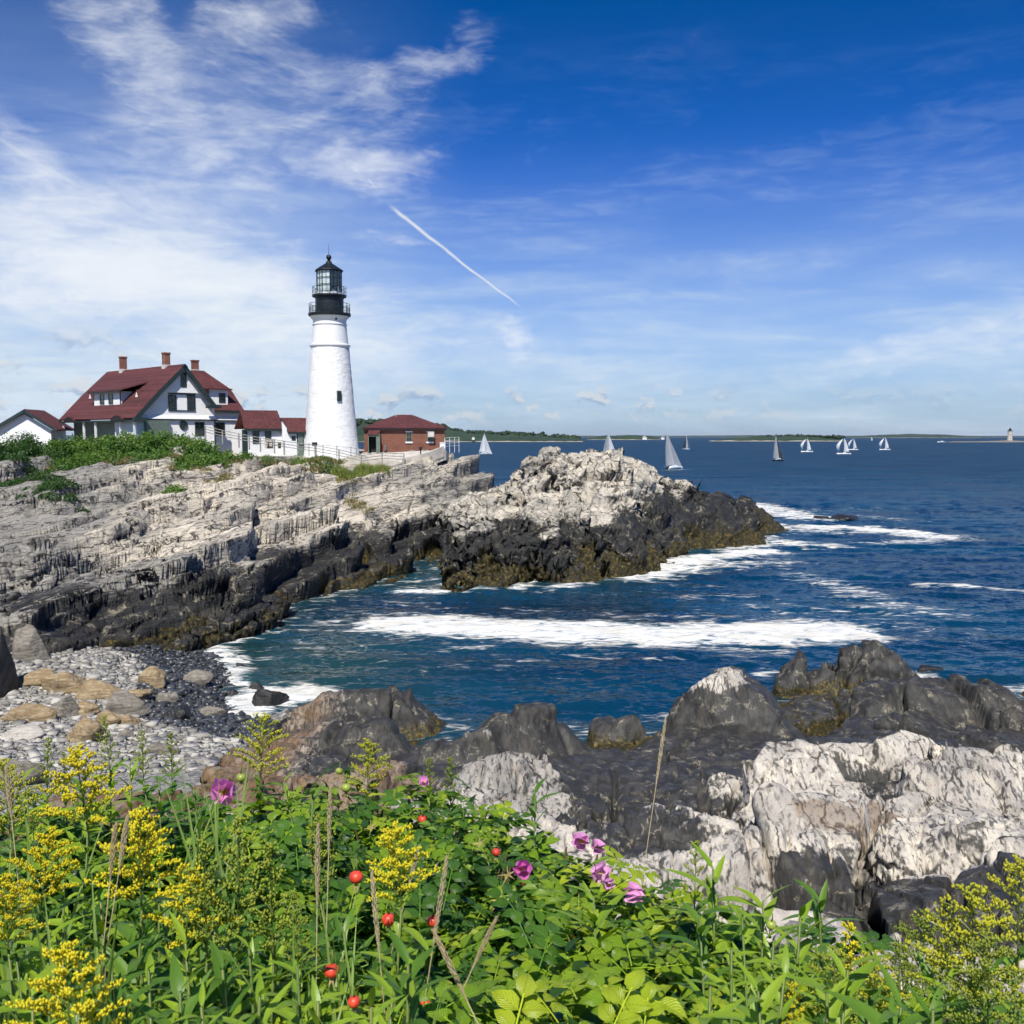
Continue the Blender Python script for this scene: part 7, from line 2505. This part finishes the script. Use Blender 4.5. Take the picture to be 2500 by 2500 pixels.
def goldenrod(ud, vt, d, ps, mt, lab, seed, kind='open', leaf='goldenrod_leaf', group='goldenrods on the bank', nl=30, ls=1.0, name='goldenrod', cat='plant', hmax=1.1):
    r = random.Random(seed)
    tip = P(ud, vt, d)
    plume_h = 0.20 * ps if mt else 0.0
    gz_ = float(bank_z(np.array(tip[0]), np.array(tip[1])))
    hgt = min(max(tip[2] - gz_, 0.4), hmax)
    base = Vector((tip[0] + r.gauss(0, 0.04), tip[1] + r.gauss(0, 0.04), tip[2] - hgt))
    t = thing(name, lab, cat, base, 0, group)
    top = Vector((tip[0], tip[1], tip[2] - plume_h)) - base
    pts = [Vector((0, 0, -0.05)), Vector((top.x * 0.2, top.y * 0.2, top.z * 0.5)), top]
    so_ = link('stem', MB().tube([tuple(p) for p in pts], [0.0045, 0.0038, 0.0026], 6).mesh('stem', True), 'green_stem')
    so_.parent = t
    if mt:
        v_ = r.randrange(3)
        q = Matrix.Rotation(r.uniform(0, 6.28), 3, 'Z') @ Matrix.Rotation(r.gauss(0, 0.10), 3, 'X')
        pl = place('flower_plume', PLUME[(kind, mt, v_)], t, top, q.to_quaternion(), ps)
        pl['kind'] = 'stuff'
        place('branches', PLUME[(kind, mt + 'st', v_)], pl, (0, 0, 0), Matrix.Identity(3).to_quaternion(), 1.0)
    n = max(8, int(nl * min(hgt, 0.85) / 0.8))
    a = r.uniform(0, 6.28)
    for k in range(n):
        s = 1 - (k / n) * min(0.95, 0.8 / max(hgt, 0.1))
        p = pts[0].lerp(pts[1], s * 2) if s < 0.5 else pts[1].lerp(pts[2], s * 2 - 1)
        a += 2.4 + r.gauss(0, 0.2)
        el = 0.75 - 0.7 * (1 - s) + r.gauss(0, 0.18)            # upper leaves stand up, lower ones spread
        if not mt and s > 0.85:
            el = 0.85 + r.gauss(0, 0.15)
        hd = Vector((math.cos(a) * math.cos(el), math.sin(a) * math.cos(el), math.sin(el)))
        nr = Vector((-math.cos(a) * math.sin(el), -math.sin(a) * math.sin(el), math.cos(el))) + Vector((r.gauss(0, .15), r.gauss(0, .15), 0))
        sz = ls * (0.55 + 0.55 * math.sin(math.pi * min(1, (1 - s) * 1.3 + 0.12))) * r.uniform(0.85, 1.2)
        if not mt:
            sz = ls * r.uniform(0.8, 1.15) * (0.75 if s > 0.95 else 1)
        place('leaf', r.choice(GLEAF[leaf]), t, p, face_rot(nr, hd), sz)
    return t


Y, LM, BD = 'goldenrod_yellow', 'goldenrod_lime', 'goldenrod_bud'
for i, (ud, vt, d, ps, mt, kind, lab) in enumerate((
    (160, 1402, 2.5, 1.15, Y, 'open', 'tallest bright yellow goldenrod plume at the left, against the white pebbles'),
    (262, 1525, 1.95, 1.05, Y, 'open', 'large yellow goldenrod right below the tallest one'),
    (70, 1575, 2.0, 0.85, Y, 'open', 'leaning yellow goldenrod near the left edge'),
    (128, 1795, 1.35, 0.85, Y, 'open', 'lowest bright yellow goldenrod cluster at the bottom left'),
    (10, 1650, 1.9, 0.75, Y, 'open', 'yellow goldenrod touching the left edge'),
    (345, 1635, 1.95, 0.85, Y, 'open', 'smaller yellow goldenrod right of the large one'),
    (756, 1558, 2.05, 0.9, Y, 'open', 'bright yellow goldenrod spike in the middle among red hips'),
    (1612, 1740, 2.35, 0.95, Y, 'narrow', 'single yellow goldenrod spike in front of the black rock face'),
    (1928, 1620, 1.75, 0.85, LM, 'open', 'yellow goldenrod cut by the right edge'),
    (1838, 1672, 1.6, 1.05, LM, 'open', 'large soft yellow goldenrod at the right with broad leaves'),
    (1770, 1722, 1.65, 0.75, LM, 'open', 'yellow green goldenrod left of the large one at the right'),
    (487, 1352, 3.9, 1.35, LM, 'open', 'pale yellow goldenrod standing alone against the brown slab'),
    (692, 1398, 4.0, 1.2, LM, 'open', 'pale yellow goldenrod in front of the white shore rock'),
    (1500, 1865, 1.9, 0.7, Y, 'narrow', 'short thin yellow goldenrod at the bottom right of centre'),
    (445, 1545, 2.0, 1.5, BD, 'narrow', 'tall green budded goldenrod in the left middle'),
    (512, 1590, 2.0, 1.3, BD, 'narrow', 'green budded goldenrod right of the tall budded one'),
    (602, 1540, 2.4, 1.1, BD, 'narrow', 'green budded goldenrod beside the straw plumes'),
    (385, 1590, 1.9, 1.2, BD, 'narrow', 'green budded goldenrod left of the tall budded one'),
    (205, 1352, 3.4, 0.95, BD, 'narrow', 'dark green goldenrod spire against the pebbles, right of the tallest yellow one'),
    (268, 1375, 3.5, 0.95, BD, 'narrow', 'second dark green spire from the left against the pebbles'),
    (322, 1385, 3.7, 0.9, BD, 'narrow', 'third green spire from the left against the pebbles'),
    (85, 1395, 3.2, 0.9, BD, 'narrow', 'leftmost green spire against the pebbles'),
    (120, 1420, 3.3, 0.8, BD, 'narrow', 'green spire just behind the tallest yellow goldenrod'),
    (15, 1440, 2.5, 1.0, LM, 'open', 'green yellow goldenrod at the left edge over the grey boulder'),
    (812, 1425, 3.9, 0.8, BD, 'narrow', 'left of two green spires in front of the grey shore rock'),
    (850, 1430, 3.9, 0.9, BD, 'narrow', 'right of two green spires in front of the grey shore rock'),
    (1312, 1590, 2.7, 0.9, BD, 'narrow', 'feathery green spire in front of the big pale ledge'),
    (1745, 1725, 2.5, 1.1, BD, 'open', 'light green feathery spire in front of the near pale rock'),
    (1700, 1790, 2.3, 0.9, BD, 'open', 'low feathery green spire left of the near pale rock'),
    (1655, 1800, 2.2, 0.8, LM, 'open', 'low yellow green plume right of the single yellow spike'),
    (1570, 1800, 2.1, 0.9, BD, 'open', 'low light green plume left of the single yellow spike'),
    (60, 1500, 3.0, 0.8, BD, 'narrow', 'short green spire left of the tallest yellow goldenrod'),
    (1870, 1760, 1.5, 0.9, BD, 'open', 'dark budded goldenrod below the large one at the right'),
    (560, 1690, 1.9, 0.8, BD, 'narrow', 'low green bud spike left of the lowest straw plume'),
)):
    goldenrod(ud, vt, d, ps, mt, lab, 300 + i, kind, 'goldenrod_leaf_bright' if i % 3 == 0 else 'goldenrod_leaf')
LEAFY = [
    (245, 1440, 3.2, 0.8, 'leafy stem between the two left green spires'), (160, 1465, 3.2, 0.8, 'leafy stem hidden behind the tallest yellow plume'), (300, 1470, 3.3, 0.8, 'leafy stem left of the grass blades by the magenta rose'),
    (45, 1470, 2.9, 0.8, 'leafy stem at the far left above the yellow goldenrods'), (365, 1490, 3.2, 0.8, 'leafy stem just left of the magenta rose'), (535, 1475, 3.3, 0.8, 'leafy stem right of the pale goldenrod by the brown slab'), (590, 1500, 3.0, 0.8, 'leafy stem left of the tallest straw plume'),  # ud, v, d, leaf size
    (1010, 1498, 3.4, 0.9, 'dark narrow leaved stem in front of the white grey rocks'), (1345, 1640, 2.5, 1.25, 'broad star of leaves in front of the big pale ledge'), (1120, 1690, 2.4, 1.3, 'tuft of upright bright leaves among the roses'),
    (1545, 1700, 2.6, 1.0, 'narrow leaved stem leaning right before the pale ledge'), (1440, 1700, 2.4, 1.0, 'leafy green stem just right of the star of leaves')]
for i, (ud, vt, d, ls, lab) in enumerate(LEAFY):
    goldenrod(ud, vt, d, 1, None, lab, 400 + i, leaf='goldenrod_leaf_bright' if i in (0, 3, 5, 8, 9, 11) else 'goldenrod_leaf', group='single leafy stems', nl=34, ls=ls, name='leafy_stem')
FILL = [(1400, 1730), (1460, 1770), (1510, 1730), (1380, 1790), (1480, 1840), (1560, 1870), (1640, 1880), (1700, 1900), (1600, 1830), (1340, 1860), (1790, 1850), (1860, 1840), (1910, 1800), (1760, 1905), (1840, 1900), (1925, 1880), (1320, 1730), (1430, 1870),
        (40, 1700), (90, 1760), (190, 1700), (250, 1740), (310, 1720), (30, 1800), (210, 1800), (280, 1830), (350, 1780), (400, 1750), (340, 1870), (240, 1900), (60, 1880), (420, 1830), (470, 1790), (520, 1760), (490, 1880), (560, 1820), (600, 1890), (150, 1900), (700, 1900), (770, 1820), (740, 1880), (300, 1650), (120, 1650), (400, 1660), (10, 1720), (650, 1760), (380, 1900), (445, 1720)]
ORD = ['first', 'second', 'third', 'fourth', 'fifth', 'sixth', 'seventh', 'eighth', 'ninth', 'tenth', 'eleventh', 'twelfth', 'thirteenth', 'fourteenth']


def fill_row(ud, vt):
    return ('right' if ud > 1000 else 'left', 0 if vt < 1750 else (1 if vt < 1835 else 2))


for i, (ud, vt) in enumerate(FILL):
    d = 1.35 + (1932 - vt) / 232 * 0.85 + RNG.uniform(-0.1, 0.1)
    side, row = fill_row(ud, vt)
    mates = sorted(q[0] for q in FILL if fill_row(*q) == (side, row))
    k = mates.index(ud)
    rowname = ('upper', 'middle', 'lowest')[row]
    lab = 'leafy unflowered stem, %s from the left in the %s row at the bottom %s' % (ORD[k], rowname, side)
    goldenrod(ud, vt, d, 1, None, lab, 500 + i,
              leaf='goldenrod_leaf_bright' if RNG.random() < 0.5 else 'goldenrod_leaf', group='leafy stems at the bottom ' + side, nl=40, ls=RNG.uniform(0.62, 1.0), name='leafy_stem')


# ---- grasses
def grass_stalk(ud, vt, d, hgt, lean, lab, head=0.16, mt='dry_straw', seed=0):
    r = random.Random(seed)
    tip = P(ud, vt, d)
    base = Vector((tip[0] - lean * hgt, tip[1], tip[2] - hgt))
    t = thing('grass_stalk', lab, 'grass', base, 0, 'straw coloured grass stalks')
    top = Vector(tip) - base
    pts = [Vector((0, 0, 0)), Vector((top.x * 0.35, 0, top.z * 0.5)), top]
    s_ = link('stalk', MB().tube([tuple(p) for p in pts], [0.0016, 0.0013, 0.0008], 5).mesh('stalk', True), mt); s_.parent = t
    m = MB()
    dirv = (pts[2] - pts[1]).normalized()
    for k in range(64):
        f = k / 64
        c = top - dirv * head * f
        a = k * 2.4
        o_ = Vector((math.cos(a), math.sin(a), 0)) * 0.0030 * math.sin(math.pi * min(1, f * 0.85 + 0.12))
        q = c + o_
        m.tube([tuple(q - dirv * 0.003), tuple(q + dirv * 0.004 + o_ * 0.6), tuple(q + dirv * 0.011 + o_ * 0.8)], [0.0005, 0.0014, 0.0003], 4, False)
    h_ = link('seed_head', m.mesh('seed_head'), 'dry_straw'); h_.parent = t


for i, a in enumerate((
    (600, 1560, 1.95, 0.75, 0.02, 'thickest straw plume, left of the two central ones', 0.17), (623, 1490, 2.3, 0.85, 0.03, 'tallest pale straw plume in the centre left', 0.16),
    (843, 1620, 1.9, 0.6, 0.12, 'curved straw plume right of the bright goldenrod spike', 0.18),
    (702, 1650, 1.9, 0.6, -0.06, 'straw plume leaning left between the red hips', 0.17), (1256, 1355, 3.0, 1.3, 0.10, 'very tall thin straw stalk rising before the black rocks', 0.22),
    (820, 1760, 1.7, 0.5, -0.35, 'straw stalk slanting to the left near a red hip', 0.14), (935, 1735, 1.95, 0.55, 0.35, 'straw stalk slanting to the right over dark rose leaves', 0.12),
    (790, 1600, 2.3, 0.5, 0.2, 'short straw plume behind the bright goldenrod spike', 0.10), (12, 1450, 2.2, 0.6, -0.05, 'dry straw stalk at the left edge', 0.12),
    (218, 1560, 1.8, 0.5, 0.10, 'left of two brown straw stalks in the second goldenrod', 0.10), (240, 1545, 1.85, 0.5, 0.14, 'right of two brown straw stalks in the second goldenrod', 0.10))):
    grass_stalk(*a[:6], head=a[6], seed=i)


def blade_clump(ud, vt, d, n, hgt, lab, seed, spread=0.25):
    r = random.Random(seed)
    tip = P(ud, vt, d)
    t = thing('grass_clump', lab, 'grass', (tip[0], tip[1], tip[2] - hgt), 0, 'green grass clumps')
    for k in range(n):
        L = hgt * r.uniform(0.75, 1.1)
        me = mesh_uv('blade', [leaf_grid(L, 0.011, 0.5, r.uniform(0.02, 0.2), 8, shape=0.5)], 'grass_blade')
        a = r.uniform(0, 6.28); el = 1.571 - abs(r.gauss(0, spread))
        hd = Vector((math.cos(a) * math.cos(el), math.sin(a) * math.cos(el), math.sin(el)))
        nr = Vector((-math.cos(a) * math.sin(el), -math.sin(a) * math.sin(el), math.cos(el))) + Vector((0, -0.4, 0))
        place('blade', me, t, (r.gauss(0, 0.03), r.gauss(0, 0.03), 0), face_rot(nr, hd), 1.0)


for i, a in enumerate(((395, 1460, 2.9, 9, 0.55, 'long grey green grass blades beside the magenta rose'), (420, 1445, 2.7, 7, 0.5, 'tall grass blades crossing the magenta rose'),
                       (325, 1500, 2.6, 6, 0.45, 'grass blades between the left goldenrods and the magenta rose'), (135, 1640, 1.7, 8, 0.45, 'wide pale grass blades under the large left goldenrod'),
                       (625, 1740, 1.9, 9, 0.45, 'grass blades at the foot of the straw plumes'), (15, 1540, 2.0, 8, 0.5, 'grass blades at the left edge'),
                       (1530, 1760, 2.4, 8, 0.4, 'grass blades between the leafy stems at the right'), (770, 1840, 1.6, 8, 0.4, 'grass blades at the bottom centre'), (560, 1780, 1.7, 7, 0.4, 'grass blades left of the lowest red hip'))):
    blade_clump(*a, 700 + i)

# ---- low grass between the stems, far too much to count
sp = []
rg = np.random.default_rng(5)
for k in range(240):
    x_ = rg.uniform(-9, 9); y_ = rg.uniform(0.9, 1.0) * rg.uniform(0.9, edge_y(np.array(x_)) + 0.3)
    if abs(x_) < 0.62 * y_ + 0.3 and y_ < 1.5:
        continue
    sp.append((x_, y_, float(bank_z(np.array(x_), np.array(y_))) + 0.1, 0.4, 0.35, rg.uniform(0.25, 0.5)))
scrub('bank_grass', 'low green grass filling the bank between the stems', sp, 9000, 0.006, 'tall_grass', 31, True, 'grass')

# ------------------------------------------------------------------ sea air
hz_ = MB().box((0, 30000 - 200, 99), (90000, 62000, 202)).build('haze', None)
tag(hz_, kind='stuff')
mt = bpy.data.materials.new('sea_air'); mt.use_nodes = True; mt.node_tree.nodes.clear()
T = NT(mt.node_tree)
out = T.n('ShaderNodeOutputMaterial'); pv = T.n('ShaderNodeVolumePrincipled')
pv.inputs['Color'].default_value = (0.75, 0.86, 1.0, 1)
pv.inputs['Density'].default_value = 0.000012
pv.inputs['Anisotropy'].default_value = 0.0
mt.node_tree.links.new(pv.outputs[0], out.inputs['Volume'])
hz_.data.materials.append(mt)
